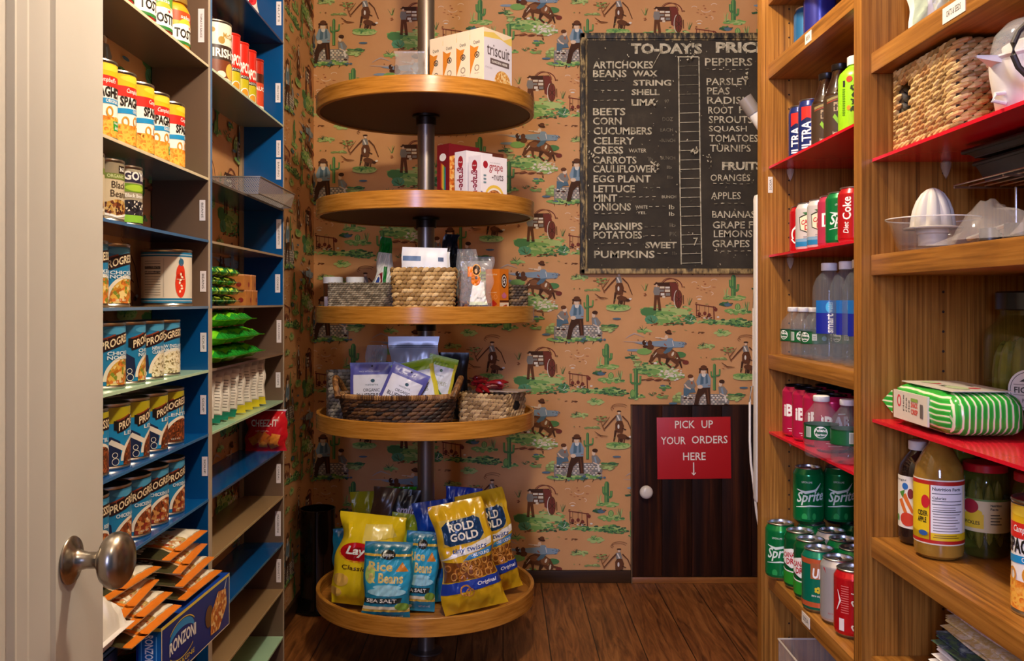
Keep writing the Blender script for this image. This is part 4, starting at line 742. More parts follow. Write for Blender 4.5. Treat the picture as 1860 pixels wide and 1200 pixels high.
rz = carton('pasta_box', 'blue lasagne pasta box sticking out from the lowest blue shelf', 'box', .335, .046, .110, C('#12307f', .3), {'front': rz_front, 'left': rz_left}, C('#1440a0', .22))
rz((-.622, 1.790, .4795), rad(90-3.6))
pch((-.612, 1.875, .4655), 0, 'orange rice pouch lying under the pasta box', None, rot=(rad(-90), 0, rad(90)))
def bk_art(mb, sf, w, h): dec(mb, sf, C('#c01f2a', .3), EL(w*.62, h*.72, w*.18, h*.2)); dec(mb, sf, C('#5a8a2a', .3), EL(w*.48, h*.8, w*.14, h*.12)); dec(mb, sf, W_, T('pasta', w*.48, h*.68, w*.28, h*.1, .02)); dec(mb, sf, C('#d8cfc6', .3), RC(w*.25, h*.08, w*.85, h*.32))
bk = carton('noodle_box', 'black box with a red oval logo below the pouches', 'box', .10, .09, .118, C('#1b1719', .3), {'front': bk_art, 'right': bk_art}); bk((-.724, 1.545, ztop(10)), 0)
# ================================================================ round tiered shelf on a pole
CX, CY, RT = -.257, 3.05, .3625
ls = thing('tiered_round_shelf', 'tall stack of five round oak trays on a dark metal pole', 'shelf', (CX, CY, 0))
po = MB().lathe([(0, .001), (.055, .001), (.055, .006), (.0285, .010), (.0285, 2.615), (0, 2.616)], bronze, 36); po.build('pole', ls)
TI = [(1.794, 1.845), (1.4506, 1.504), (1.105, 1.158), (.7595, .813), (.178, .2347)]
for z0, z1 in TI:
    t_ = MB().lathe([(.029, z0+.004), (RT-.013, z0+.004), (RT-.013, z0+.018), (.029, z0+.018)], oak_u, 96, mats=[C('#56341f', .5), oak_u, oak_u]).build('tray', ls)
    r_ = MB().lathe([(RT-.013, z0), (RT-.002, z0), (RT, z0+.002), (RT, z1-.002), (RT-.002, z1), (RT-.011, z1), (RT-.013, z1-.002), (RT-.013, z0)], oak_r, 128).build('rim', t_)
    MB().lathe([(.0285, z0-.030), (.034, z0-.030), (.034, z0-.006), (.046, z0-.004), (.046, z0+.0035), (.0285, z0+.0035)], C('#3c342f', .4, 1), 32).build('collar', ls)
def fl(i): return TI[i][0]+.0190
# ---- weaving: rows of twisted strands around a box or oval
def weave(w, d, h, rows, L, cols, taper=0, hole=None, oval=False, rz=.55, tilt=.35, liner='#2a1c10', thick=.004):
    """strand-woven wall, foot at z = 0; taper widens the mouth; hole = (u0, u1, z0, z1) gap in the front (fractions of width, height)"""
    mb = MB(); ms = [C(c, .6) for c in cols]; rw = h/rows; q = random.Random(4)
    for r in range(rows):
        z = rw*(r+.5); s = 1+taper*z/h; W2, D2 = w/2*s, d/2*s
        if oval: per = [(W2*math.cos(a), D2*math.sin(a)) for a in [2*PI*k/240 for k in range(241)]]
        else:
            c = min(W2, D2)*.16; per = []
            for cx, cy, a0 in ((W2-c, -D2+c, -PI/2), (W2-c, D2-c, 0), (-W2+c, D2-c, PI/2), (-W2+c, -D2+c, PI)): per += [(cx+c*math.cos(a0+PI/2*k/8), cy+c*math.sin(a0+PI/2*k/8)) for k in range(9)]
            per.append(per[0])
        cum = [0]
        for a, b in zip(per, per[1:]): cum.append(cum[-1]+math.hypot(b[0]-a[0], b[1]-a[1]))
        n = max(8, int(cum[-1]/L)); k = 0
        for i in range(n):
            s_ = cum[-1]*(i+.5*(r % 2))/n % cum[-1]
            while cum[k+1] < s_: k += 1
            while cum[k] > s_: k -= 1
            f = (s_-cum[k])/(cum[k+1]-cum[k]); x = per[k][0]+f*(per[k+1][0]-per[k][0]); y = per[k][1]+f*(per[k+1][1]-per[k][1])
            if hole and y < 0 and hole[0] < x/(2*W2)+.5 < hole[1] and hole[2] < z/h < hole[3] and abs(y+D2) < .02: continue
            a = math.atan2(per[k+1][1]-per[k][1], per[k+1][0]-per[k][0])
            zl = math.hypot(L*.8*math.sin(tilt+.08), rw*rz)+.0015; M = Matrix.Rotation(a, 3, 'Z') @ Matrix.Rotation(-tilt+q.uniform(-.08, .08), 3, 'Y')
            mb.blob((x, y, max(z, zl)), L*.8, thick*1.1, rw*rz, q.choice(ms), M, 7, 5)
            k = min(k, len(per)-2)
    lm = C(liner, .8); s = 1+taper
    if oval:
        ps = [(math.cos(2*PI*k/40), math.sin(2*PI*k/40)) for k in range(40)]
    else: ps = [(-1, -1), (1, -1), (1, 1), (-1, 1)]
    e = thick*.3; lo = [(a*(w/2-e), b*(d/2-e), .001) for a, b in ps]; hi = [(a*(w/2*s-e), b*(d/2*s-e), h-rw*.5) for a, b in ps]; m_ = len(ps)
    if hole:     # leave the front wall of the lining open so that the hand hole is a real gap
        mb.add(lo+hi, [(i, (i+1) % m_, m_+(i+1) % m_, m_+i) for i in range(1, m_)]+[tuple(range(m_))], lm)
        u0, u1, v0, v1 = hole; y0, y1 = -(d/2-e), -(d/2*s-e)
        def q_(u, v): ww = w*(1+taper*v); return ((u-.5)*(ww-2*e), y0+(y1-y0)*v, max(.001, v*h))
        for a, b, c_, d_ in ((0, u0, 0, .97), (u1, 1, 0, .97), (u0, u1, 0, v0), (u0, u1, v1, .97)): mb.add([q_(a, c_), q_(b, c_), q_(b, d_), q_(a, d_)], [(0, 1, 2, 3)], lm)
    else: mb.add(lo+hi, [(i, (i+1) % m_, m_+(i+1) % m_, m_+i) for i in range(m_)]+[tuple(range(m_))], lm)
    return mb
def yaw(px, D): return P(px, 0, D).x
# ---- tier 1: cracker boxes, clear bag
orm = mottled('cracker_side_orange', [(.3, '#f0b060'), (.6, '#f5d8a8'), (.8, '#f8e8cc')], 9, .45)
def tri_front(mb, sf, w, h):
    dec(mb, sf, C('#f0d06a', .4), PL((0, h*.86), (w, h*.86), (w, h*.98), (w*.7, h*.90), (w*.35, h*.97), (0, h*.93))); dec(mb, sf, C('#e9e4ec', .4), PL((0, h*.2), (w, h*.2), (w, h*.84), (w*.6, h*.9), (0, h*.86)))
    dec(mb, sf, C('#5d4f52', .4), T('triscuit', w*.10, h*.62, w*.82, h*.17, .01)); dec(mb, sf, C('#6b5a58', .4), RC(w*.22, h*.50, w*.90, h*.585)); dec(mb, sf, W_, T('GARDEN HERB', w*.27, h*.525, w*.56, h*.035, .02)); dec(mb, sf, bowlmix('cracker_picture', ['#e0a04a', '#efc070', '#d08a34', '#f3d8a0'], 160), EL(w*.66, h*.24, w*.30, h*.20), EL(w*.2, h*.1, w*.25, h*.12)); dec(mb, sf, C('#b9b0b8', .4), T('100% WHOLE GRAIN', w*.04, h*.42, w*.24, h*.03))
def tri_side(mb, sf, w, h):
    dec(mb, sf, C('#e08a2c', .4), PL((0, h*.34), (w*.1, h*.42), (w*.62, h*.74), (w*.3, h*.73), (0, h*.78))); dec(mb, sf, C('#f8e2bc', .4), RC(w*.1, 0, w*.9, h*.3)); dec(mb, sf, ink, T('Crunch', w*.25, h*.78, w*.45, h*.05, .01), RG(w*.5, h*.62, w*.15, w*.15, .003, 16), PL((w*.42, h*.60), (w*.58, h*.60), (w*.5, h*.655))); dec(mb, sf, C('#8a7a64', .4), RG(w*.5, h*.43, w*.15, w*.15, .0025, 16), T('non gmo', w*.33, h*.34, w*.34, h*.02)); dec(mb, sf, C('#4a4034', .4), EL(w*.5, h*.24, w*.11, w*.14), RC(w*.44, h*.12, w*.56, h*.19))
tb = carton('cracker_box', '', 'box', .142, .056, .216, C('#fae6c4', .4), {'front': tri_front, 'left': tri_side})
c0 = P(879, 0, 2.83); a_ = rad(52); ex, ey = Vector((math.cos(a_), math.sin(a_), 0)), Vector((-math.sin(a_), math.cos(a_), 0))
for k in range(4): tb(Vector((c0.x, c0.y, fl(0)))+ex*.071+ey*(.028+.0575*k), a_, 'cream cracker box, %s in the row on the top tray' % ('frontmost', 'second from the front', 'third from the front', 'rearmost')[k], 'cracker boxes on the top tray')
clear = film('clear_film', '#cfccc8', .20, .07); cl = thing('cookie_bag', 'clear cellophane bag of pale cookies on the top tray', 'bag', (P(745, 0, 2.83).x, 2.83, fl(0)))
bag(.10, .140, .05, clear, seed=21, wr=.005, belly=.5).build('cellophane', cl, sharp=60, weld=False)
mb = MB(); ck_m = mottled('cookie', [(.3, '#e0b45a'), (.7, '#f0d48a')], 60, .6)
for x, y, z in ((-.012, 0, .022), (.014, -.002, .020), (.001, .002, .038), (.02, .003, .04)): mb.blob((x, y, z), .017, .010, .014, ck_m)
mb.build('cookies', cl)
# ---- tier 2: cereal boxes
def gr_side(mb, sf, w, h): dec(mb, sf, C('#a3202c', .4), EL(w*.5, h*.81, w*.22, w*.34)); dec(mb, sf, W_, T('Post', w*.36, h*.795, w*.28, h*.03, .02)); dec(mb, sf, C('#8f2440', .4), T('grape-nuts', w*.2, h*.02, w*.62, h*.70, .02, 0, 2))
def gr_front(mb, sf, w, h):
    dec(mb, sf, C('#a3202c', .4), EL(w*.18, h*.82, w*.09, w*.12)); dec(mb, sf, C('#a8444a', .4), T('grape', w*.32, h*.66, w*.52, h*.17, .012)); dec(mb, sf, C('#6b5a5e', .4), T('-nuts', w*.42, h*.52, w*.44, h*.13, .012)); dec(mb, sf, C('#8a8088', .4), T('THE ORIGINAL', w*.34, h*.86, w*.4, h*.02)); dec(mb, sf, C('#e8c24a', .4), EL(w*.52, h*.18, w*.36, h*.24)); dec(mb, sf, C('#efe6d4', .4), EL(w*.52, h*.16, w*.31, h*.2)); dec(mb, sf, bowlmix('cereal_picture', ['#8a4a24', '#b5743a', '#6a2a1c', '#c98a54', '#a81f24'], 170), EL(w*.52, h*.15, w*.27, h*.17)); dec(mb, sf, C('#5a3f7a', .4), PL((0, h*.06), (w*.1, h*.06), (w*.08, h*.26), (0, h*.28))); dec(mb, sf, C('#6f8a94', .4), *[RC(w*.1, h*(.44+.07*i), w*.2, h*(.475+.07*i)) for i in range(3)])
gb = carton('cereal_box', '', 'box', .110, .056, .176, C('#ece6ea', .4), {'front': gr_front, 'left': gr_side})
aa = rad(43)
for (px, D), z, lb in (((847, 2.84), 0, 'white cereal box with purple red sideways lettering, middle of the second tray'), ((873, 2.775), 0, 'white cereal box showing its bowl picture, rightmost on second tray')):
    c = P(px, 0, D); ex, ey = Vector((math.cos(aa), math.sin(aa), 0)), Vector((-math.sin(aa), math.cos(aa), 0)); gb(Vector((c.x, c.y, fl(1)))+ex*.055+ey*.028, aa, lb, 'white cereal boxes on the second tray', scale=(1, 1, 1 if px < 860 else .86))
def red_side(mb, sf, w, h):
    for i, c in enumerate(('#b03a2a', '#d88a2c', '#d8c24a', '#4f9a4a', '#2f6a9a')): dec(mb, sf, C(c, .4), RC(w*(.30+.09*i), h*(.34-.02*i), w*(.39+.09*i), h*(.72-.02*i)))
    dec(mb, sf, W_, EL(w*.5, h*.80, w*.28, h*.06), EL(w*.5, h*.2, w*.22, h*.07)); dec(mb, sf, C('#d8b23a', .4), EL(w*.5, h*.14, w*.3, h*.04))
def red_front(mb, sf, w, h): dec(mb, sf, bowlmix('puffed_cereal_picture', ['#d8762c', '#e8a04a', '#c05a1e', '#f0c070'], 110), PL((w*.02, 0), (w*.98, 0), (w*.98, h*.7), (w*.3, h*.85), (w*.02, h*.8)))
rb = carton('cereal_box', 'dark red cereal box with rainbow stripes beside the pole', 'box', .13, .06, .208, C('#7a1420', .35), {'front': red_front, 'left': red_side}, C('#d8cfe0', .4)); c = P(811, 0, 2.89); rb(Vector((c.x, c.y, fl(1)))+Vector((math.cos(aa), math.sin(aa), 0))*.075+Vector((-math.sin(aa), math.cos(aa), 0))*.03, aa)
rs = carton('cereal_box', 'rust brown carton standing behind the white cereal boxes', 'box', .13, .06, .208, C('#7a3a24', .45)); c = P(853, 0, 3.02); rs((c.x+.045, c.y+.075, fl(1)), aa)
# ---- tier 3
def bsk(name, label, px0, px1, ytop, D, i, d, rows, L, cols, rz_=0, **k):
    w = (px1-px0)*D/F; c = P((px0+px1)/2, ytop, D); h = c.z-fl(i); mb = weave(w/(1+k.get('taper', 0)), d, h, rows, L, cols, **k)
    return tag(mb.build(name, None, (c.x, D+d/2, fl(i)), (0, 0, rad(rz_)), sharp=0, weld=False), label, 'basket')
GREY = ['#7a6e5c', '#8f8370', '#665b4a', '#a09480']; TAN = ['#b8935a', '#c9a56c', '#a07c46', '#d8b883', '#8f6c3a']; DKB = ['#2e1c11', '#402817', '#543621', '#20130b', '#6a4626']
bsk('long_basket', 'long grey woven basket on the left of the middle tray', 597, 720, 513, 2.90, 2, .090, 17, .0095, GREY, rz_=-3, tilt=.3)
bsk('rope_basket', 'tan rope basket tapering downward, centre of the middle tray', 711, 826, 486, 2.755, 2, .10, 12, .017, TAN, taper=.14, thick=.005)
bsk('small_basket', 'dark brown woven basket at the right of the middle tray', 925, 957, 517, 2.98, 2, .09, 11, .013, ['#4a3826', '#6a5238', '#3a2b1c', '#856a48'], tilt=.3)
def wjar(label, px0, px1, ytop, D, z0):
    R = (px1-px0)/2*D/F; c = P((px0+px1)/2, ytop, D); t = thing('spice_jar', label, 'jar', (c.x, D, z0)); h = c.z-z0
    MB().lathe([(0, 0), (R*.9, 0), (R*.95, .004), (R*.95, h-.02), (R*.85, h-.016), (0, h-.016)], C('#4a2a1a', .15), 28).build('jar_body', t)
    l = MB(); sf = cyl(R*.955); dec(l, sf, C('#d9d4dc', .4), RC(-R*.9, h*.1, R*.9, h*.5)); l.build('paper_label', t, weld=False)
    MB().lathe([(R*.8, h-.021), (R, h-.021), (R, h-.001), (R*.97, h), (0, h)], C('#e3e4e8', .35), 32).build('lid', t)
wjar('brown jar with white lid at the left end of the grey basket', 587, 623, 503, 3.03, fl(2)); wjar('white lidded jar standing inside the long grey basket', 629, 661, 503, 2.945, fl(2)+.002)
def gb_art(mb, sf, w, h): dec(mb, sf, C('#167a2c', .3), RC(w*.05, 0, w*.22, h*.62), RC(-w*.4, h*.18, -.0*w, h*.26), PL((-w*.5, h*.8), (w*.5, h*.8), (w*.5, h), (-w*.5, h))); dec(mb, sf, C('#8a1f2a', .3), PL((-w*.3, h*.50), (0, h*.55), (w*.03, h*.42), (-w*.2, h*.36))); dec(mb, sf, W_, EL(-w*.2, h*.42, w*.14, h*.09)); dec(mb, sf, C('#2f4a9a', .3), EL(-w*.2, h*.42, w*.09, h*.06)); dec(mb, sf, C('#5a2a20', .3), RC(-w*.5, 0, w*.05, h*.12))
c = P(695, 0, 2.93); pk = pack('nut_bag', 'white and green bag tied at the top in the grey basket', 'bag', .10, .250, .06, C('#e4e4e0', .3), gb_art, seed=13, wr=.006, top_in=.72, belly=.5); pk((c.x-.014, 2.946, fl(2)+.008), 0, rot=(0, .10, .05))
def wp_art(mb, sf, w, h): dec(mb, sf, C('#5a76a0', .35), RC(-w*.47, h*.80, -w*.08, h*.87)); dec(mb, sf, C('#4a5a78', .35), T('organic whole almonds', -w*.38, h*.68, w*.72, h*.04), T('almond', -w*.38, h*.42, w*.22, h*.04, .01), EL(w*.02, h*.36, w*.07, h*.05), RC(w*.3, h*.80, w*.42, h*.86))
wpk = pack('paper_pouch', '', 'pouch', .142, .210, .02, C('#e9ebf2', .35), wp_art, seed=14, wr=.0015)
c = P(765, 0, 2.80); wpk((c.x+.006, 2.790, fl(2)+.005), 0, 'white pouch with blue print at the front of the rope basket', 'white pouches in the rope basket', rot=(-.02, .03, 0)); wpk((c.x+.014, 2.822, fl(2)+.005), 0, 'bluish white pouch behind another in the rope basket', 'white pouches in the rope basket', rot=(.0, .02, 0), scale=(1, 1, .95))
c = P(813, 0, 2.92); blk_bag = pack('black_bag', 'black shiny bag standing behind the rope basket', 'bag', .075, .262, .05, C('#15151a', .22), None, seed=15, wr=.008, top_in=.3); blk_bag((c.x+.005, 2.930, fl(2)+.004), 0, rot=(0, .04, .15))
nutm = speckle('red_brown_nuts', [(0, '#5a2418'), (.35, '#7a3420'), (.6, '#4a1c14'), (.85, '#94502c')], 90, .5); trail = speckle('trail_mix', [(0, '#3a2430'), (.2, '#c9965a'), (.4, '#7a4a2a'), (.6, '#e0b888'), (.75, '#5a3f5a'), (.9, '#d88a44')], 70, .5)
def fbag(name, label, px0, px1, ytop, D, i, d, m, fill, art=None, seed=1, rz_=0):
    w = (px1-px0)*D/F; c = P((px0+px1)/2, ytop, D); h = c.z-fl(i); t = thing(name, label, 'bag', (c.x, D, fl(i)), rad(rz_))
    bag(w, h, d, clear, art, seed=seed, wr=.004, belly=.55).build('cellophane', t, sharp=60, weld=False); hh = h*fill
    b = MB(); q = random.Random(seed)
    for _ in range(int(90*fill/.5)):
        z = q.uniform(.011, hh); k = 1-.3*z/h; b.blob((q.uniform(-.42, .42)*w*k, q.uniform(-.3, .3)*d*k, z), q.uniform(.006, .010), q.uniform(.005, .008), q.uniform(.005, .008), m, Matrix.Rotation(q.uniform(0, 3), 3, 'Y'), 6, 4)
    b.box(-w*.36, w*.36, -d*.22, d*.22, .004, hh*.85, m); b.build('filling', t); return t
fbag('nut_bag', 'clear bag of reddish nuts beside the rope basket', 828, 868, 452, 2.895, 2, .055, nutm, .66, seed=31, rz_=8)
fbag('trail_mix_bag', 'clear bag with a lime green label behind the trail mix', 852, 896, 466, 2.975, 2, .045, nutm, .3, lambda mb, sf, w, h: (dec(mb, sf, C('#8fae2a', .3), RC(-w*.48, h*.35, w*.48, h*.75)), dec(mb, sf, W_, RC(-w*.40, h*.38, w*.44, h*.60)), dec(mb, sf, ink, RC(0, h*.62, w*.40, h*.70)), dec(mb, sf, C('#cfe06a', .3), T('RAW', w*.06, h*.635, w*.2, h*.05, .02))), seed=32)
fbag('trail_mix_bag', 'clear bag of trail mix with two round orange stickers', 836, 895, 474, 2.800, 2, .055, trail, .26, lambda mb, sf, w, h: (dec(mb, sf, C('#f2efe4', .35), PL((-w*.22, h*.22), (w*.36, h*.22), (w*.22, h*.62), (-w*.10, h*.62))), dec(mb, sf, C('#dfe6c0', .35), RC(-w*.2, h*.22, w*.34, h*.28)), dec(mb, sf, C('#e0791c', .35), EL(-w*.02, h*.66, w*.15, h*.10), RC(-w*.28, h*.72, -w*.02, h*.9)), dec(mb, sf, C('#e9a04a', .35), EL(.0, h*.84, w*.14, h*.105)), dec(mb, sf, C('#3a2418', .35), EL(0, h*.84, w*.115, h*.088)), dec(mb, sf, C('#e0b080', .35), EL(-w*.01, h*.82, w*.045, h*.04)), dec(mb, sf, C('#5a4a4a', .35), EL(0, h*.70, w*.045, h*.03)), dec(mb, sf, C('#6b7060', .35), T('trail mix', w*.02, h*.33, w*.16, h*.03))), seed=33)
def ob_l(mb, sf, w, h): dec(mb, sf, C('#f6d8a8', .4), T('Salt Sugarfree', w*.06, h*.86, w*.76, h*.05, .01), T('more than', w*.2, h*.5, w*.6, h*.03)); dec(mb, sf, C('#e8904a', .4), RG(w*.35, h*.42, w*.12, w*.12, .003, 14), RG(w*.72, h*.42, w*.12, w*.12, .003, 14)); dec(mb, sf, C('#c02a14', .4), PL((w*.3, h*.26), (w*.55, h*.36), (w*.85, h*.27), (w*.6, h*.22)))
def ob_r(mb, sf, w, h): dec(mb, sf, C('#3a1c14', .4), EL(w*.5, h*.75, w*.32, h*.15)); dec(mb, sf, C('#f0e4d4', .4), EL(w*.5, h*.75, w*.26, h*.12)); dec(mb, sf, C('#3a1c14', .4), EL(w*.5, h*.75, w*.20, h*.095)); dec(mb, sf, W_, T('S', w*.40, h*.70, w*.2, h*.10, .03)); dec(mb, sf, C('#c96a8a', .4), PL((w*.2, h*.45), (w*.5, h*.52), (w*.8, h*.45), (w*.65, h*.39), (w*.35, h*.39))); dec(mb, sf, C('#5a2a14', .4), RC(0, h*.31, w, h*.35)); dec(mb, sf, C('#f3d8b4', .4), RC(0, 0, w, h*.30)); dec(mb, sf, C('#b04a24', .4), ST([(w*.1, h*.08), (w*.5, h*.2), (w*.8, h*.24)], [.004, .014, .008]))
ob = carton('snack_box', 'orange snack box with a round black logo on the middle tray', 'box', .046, .056, .152, C('#d9761c', .4), {'front': ob_r, 'left': ob_l}, C('#e8a04a', .4)); c = P(907.5, 0, 2.865); ang = rad(52)
ob((c.x+.024*math.cos(ang)-.029*math.sin(ang), c.y+.024*math.sin(ang)+.029*math.cos(ang), fl(2)), ang)
# ---- tier 4
ob2 = thing('oval_basket', 'dark brown oval wicker basket with two handles, fourth tray', 'basket', (P(720, 0, 2.80).x, 2.848, fl(3)), rad(-2))
wv = weave(.322, .18, .096, 8, .026, DKB, taper=.12, oval=True, tilt=.25, thick=.006); 
rim_q = random.Random(8); RX, RY = .181, .105
for k in range(150):
    a = 2*PI*k/150; wv.blob((RX*math.cos(a), RY*math.sin(a), .102), .005, .009, .010, C(rim_q.choice(['#7a5228', '#94683a', '#54341c', '#a87c48']), .55), Matrix.Rotation(a+PI/2+.5, 3, 'Z') @ Matrix.Rotation(.5, 3, 'X'), 6, 4)
wv.build('basket_body', ob2, sharp=0, weld=False)
for s in (-1, 1):
    hm = MB(); pts = [(s*(RX-.004+.020*math.sin(PI*k/12)), (-.062+.124*k/12), .100+.055*math.sin(PI*k/12)) for k in range(13)]
    hm.tube(pts, .0095, mottled('wicker_handle', [(.35, '#4a2c16'), (.55, '#8a5c30'), (.7, '#b08048')], 90, .5, bmp=.6), 10); hm.build('handle', ob2)
def blue_art(mb, sf, w, h): dec(mb, sf, C('#e3e2ee', .35), RC(-w*.42, 0, w*.42, h*.80)); dec(mb, sf, C('#cfd2f0', .35), T('MADE WITH ORGANIC', -w*.28, h*.84, w*.5, h*.025)); dec(mb, sf, C('#3a5a6a', .35), EL(w*.05, h*.70, w*.05, h*.03), T('natierra', -w*.12, h*.62, w*.3, h*.035)); dec(mb, sf, C('#2f2c3a', .35), T('ORGANIC', -w*.18, h*.52, w*.4, h*.055, .01), T('BLUEBERRIES', -w*.34, h*.42, w*.68, h*.075, .015)); dec(mb, sf, C('#3f7a4a', .35), EL(-w*.15, h*.32, w*.09, h*.06)); dec(mb, sf, C('#4f5a78', .35), EL(w*.02, h*.24, w*.1, h*.07), EL(w*.16, h*.25, w*.1, h*.07), EL(w*.08, h*.16, w*.1, h*.07)); dec(mb, sf, C('#26242e', .35), EL(w*.03, h*.94, .003, .003))
bl = pack('fruit_pouch', '', 'pouch', .135, .195, .022, C('#5a5aa8', .3), blue_art, seed=41, wr=.0018); bz = fl(3)+.012
for (px, D, dz, ry, rx), lb in (((675, 2.855, .0, -.02, -.06), 'purple blueberry pouch standing at the left of the oval basket'), ((718, 2.884, -.002, .0, -.06), 'purple blueberry pouch standing in the middle, partly covered'), ((708, 2.802, .017, .40, -.12), 'purple blueberry pouch tilted in front of the others')): bl((P(px, 0, D).x, D, bz+dz), 0, lb, 'blueberry pouches in the oval basket', rot=(rx, ry, 0), scale=(.92, 1, .88) if ry > .1 else (1, 1, .98))
def pine_art(mb, sf, w, h): dec(mb, sf, C('#d8c83a', .3), RC(w*.40, 0, w*.5, h*.9)); dec(mb, sf, C('#e2e2e4', .35), RC(-w*.44, 0, w*.40, h*.82)); dec(mb, sf, C('#4a6a2a', .35), T('MADE WITH ORGANIC', -w*.28, h*.87, w*.5, h*.022), EL(0, h*.74, w*.05, h*.03)); dec(mb, sf, C('#6a7a8a', .35), T('natierra', -w*.14, h*.63, w*.28, h*.035)); dec(mb, sf, C('#9a9a6a', .35), T('PINEAPPLES', -w*.32, h*.47, w*.6, h*.07, .01)); dec(mb, sf, C('#3f7a3a', .35), PL((-.2*w, h*.3), (0, h*.42), (.2*w, h*.32), (.05*w, h*.25))); dec(mb, sf, C('#d8b23a', .35), EL(0, h*.18, w*.2, h*.12))
pn = pack('fruit_pouch', '', 'pouch', .135, .19, .022, C('#8fb01c', .3), pine_art, seed=42, wr=.0018)
pn((P(768, 0, 2.84).x, 2.836, bz+.010), 0, 'lime green pineapple pouch leaning left in the oval basket', 'pineapple pouches in the oval basket', rot=(-.15, -.20, 0)); pn((P(784, 0, 2.862).x, 2.869, bz+.042), 0, 'lime green pineapple pouch leaning right behind the handle', 'pineapple pouches in the oval basket', rot=(-.03, .24, .05), scale=(.70, 1, .90))
silver = C('#dcdde4', .34, .3); 
sp = pack('foil_pouch', 'large silver zip pouch standing at the back of the oval basket', 'pouch', .162, .255, .05, silver, lambda mb, sf, w, h: dec(mb, sf, C('#8f929c', .25, .9), RC(-w*.5, h*.885, w*.5, h*.895), RC(-w*.5, h*.87, w*.5, h*.875)), seed=43, wr=.006, crimp=.03); sp((P(752, 0, 2.98).x, 2.985, fl(3)+.002), 0, rot=(0, 0, 0), scale=(1.05, .9, 1.09))
c = P(688, 0, 2.9); cz2 = pack('clear_pouch', 'clear crinkled pouch behind the purple pouches', 'pouch', .06, .25, .03, film('clear_film_grey', '#e6ecee', .35, .1), None, seed=44, wr=.005); cz2((c.x-.02, 2.985, fl(3)+.002), 0)
bp_ = pack('black_pouch', 'black pouch standing behind the pineapple pouches', 'pouch', .098, .222, .03, C('#171416', .3), None, seed=45, wr=.002); bp_((P(822, 0, 3.0).x, 3.04, fl(3)+.002), 0, rot=(0, .01, 0))
bb = bsk('grey_basket', 'grey woven basket behind the oval basket at the tray edge', 590, 640, 676, 2.95, 3, .13, 14, .014, GREY, rz_=14, tilt=.3)
lb_ = thing('hand_hole_basket', 'light woven basket of dried chilies with cut-out hand holes', 'basket', (-.0355, 2.947, fl(3)), rad(-30))
weave(.170, .122, .100, 8, .019, ['#a8875a', '#bd9a68', '#8f7048', '#cfae7c'], taper=.06, tilt=.5, thick=.0045).build('basket_body', lb_, sharp=0, weld=False)
hb = MB(); hb.blob((.088, .0, .064), .0075, .028, .018, C('#1a100a', .8)); hb.build('hand_hole', lb_)
chil = mottled('dried_chili', [(.3, '#5a0c10'), (.55, '#8f1418'), (.75, '#b8242a')], 50, .3)
qc = random.Random(12); ca, sa_ = math.cos(rad(-30)), math.sin(rad(-30))
for k in range(16):
    lx, ly = qc.uniform(-.065, .0) if k < 11 else qc.uniform(.01, .06), qc.uniform(-.04, .045); zz = fl(3)+.098+(.0045*k if k < 11 else .020+.004*(k-11))
    a = qc.uniform(0, 6); m = MB(); m.tube([(-.022, 0, 0), (-.010, 0, .003), (.006, .002, .003), (.02, .006, 0), (.032, .012, -.002)], [.004, .0095, .009, .006, .0015], chil, 8); m.tube([(-.022, 0, 0), (-.034, -.003, .004)], .0018, C('#5a4a2a', .6), 5)
    tag(m.build('dried_chili', None, (lb_.location.x+ca*lx-sa_*ly, lb_.location.y+sa_*lx+ca*ly, zz), (qc.uniform(-.3, .3), qc.uniform(-.3, .2), a)), 'dried dark red chili pepper heaped in the light woven basket', 'chili', 'dried chilies in the light basket')
cb = MB().box(-.055, .075, -.045, .045, 0, .003, C('#b09a8a', .5)); tag(cb.build('card_sheet', None, (.006, 2.925, fl(3)+.1075), (0, -.02, rad(-30))), 'thin brown card lying across the light woven basket', 'card')
# ---- tier 5: snack bags
def lays(mb, sf, w, h): dec(mb, sf, C('#c8161e', .25), EL(-w*.16, h*.60, w*.27, h*.10), PL((-w*.36, h*.62), (w*.10, h*.68), (w*.10, h*.53), (-w*.3, h*.50))); dec(mb, sf, C('#e8a020', .25), RG(-w*.16, h*.605, w*.29, h*.115, .004, 20, PI*1.05, PI*1.95)); dec(mb, sf, W_, T("Lay's", -w*.33, h*.54, w*.40, h*.12, .03, .15)); dec(mb, sf, C('#5a3a10', .25), T('Classic', -w*.36, h*.40, w*.36, h*.05, .015, .1)); dec(mb, sf, C('#e0b050', .3), EL(-w*.36, h*.28, w*.12, h*.07), EL(w*.24, h*.36, w*.13, h*.08), EL(-w*.42, h*.14, w*.1, h*.05), EL(w*.3, h*.22, w*.1, h*.05)); dec(mb, sf, C('#f0d86a', .2), PL((-w*.1, h*.7), (w*.4, h*.8), (w*.3, h*.92), (-w*.1, h*.9)))
ly = pack('chip_bag', "yellow potato chip bag with a red oval logo on the left of the bottom tray", 'bag', .235, .285, .105, C('#e8c81c', .2), lays, seed=51, wr=.008, top_in=.1, nu=20, nv=24); c = P(662, 0, 2.86); ly((c.x, 2.872, fl(4)+.014), 0, rot=(-.12, .09, rad(-4)))
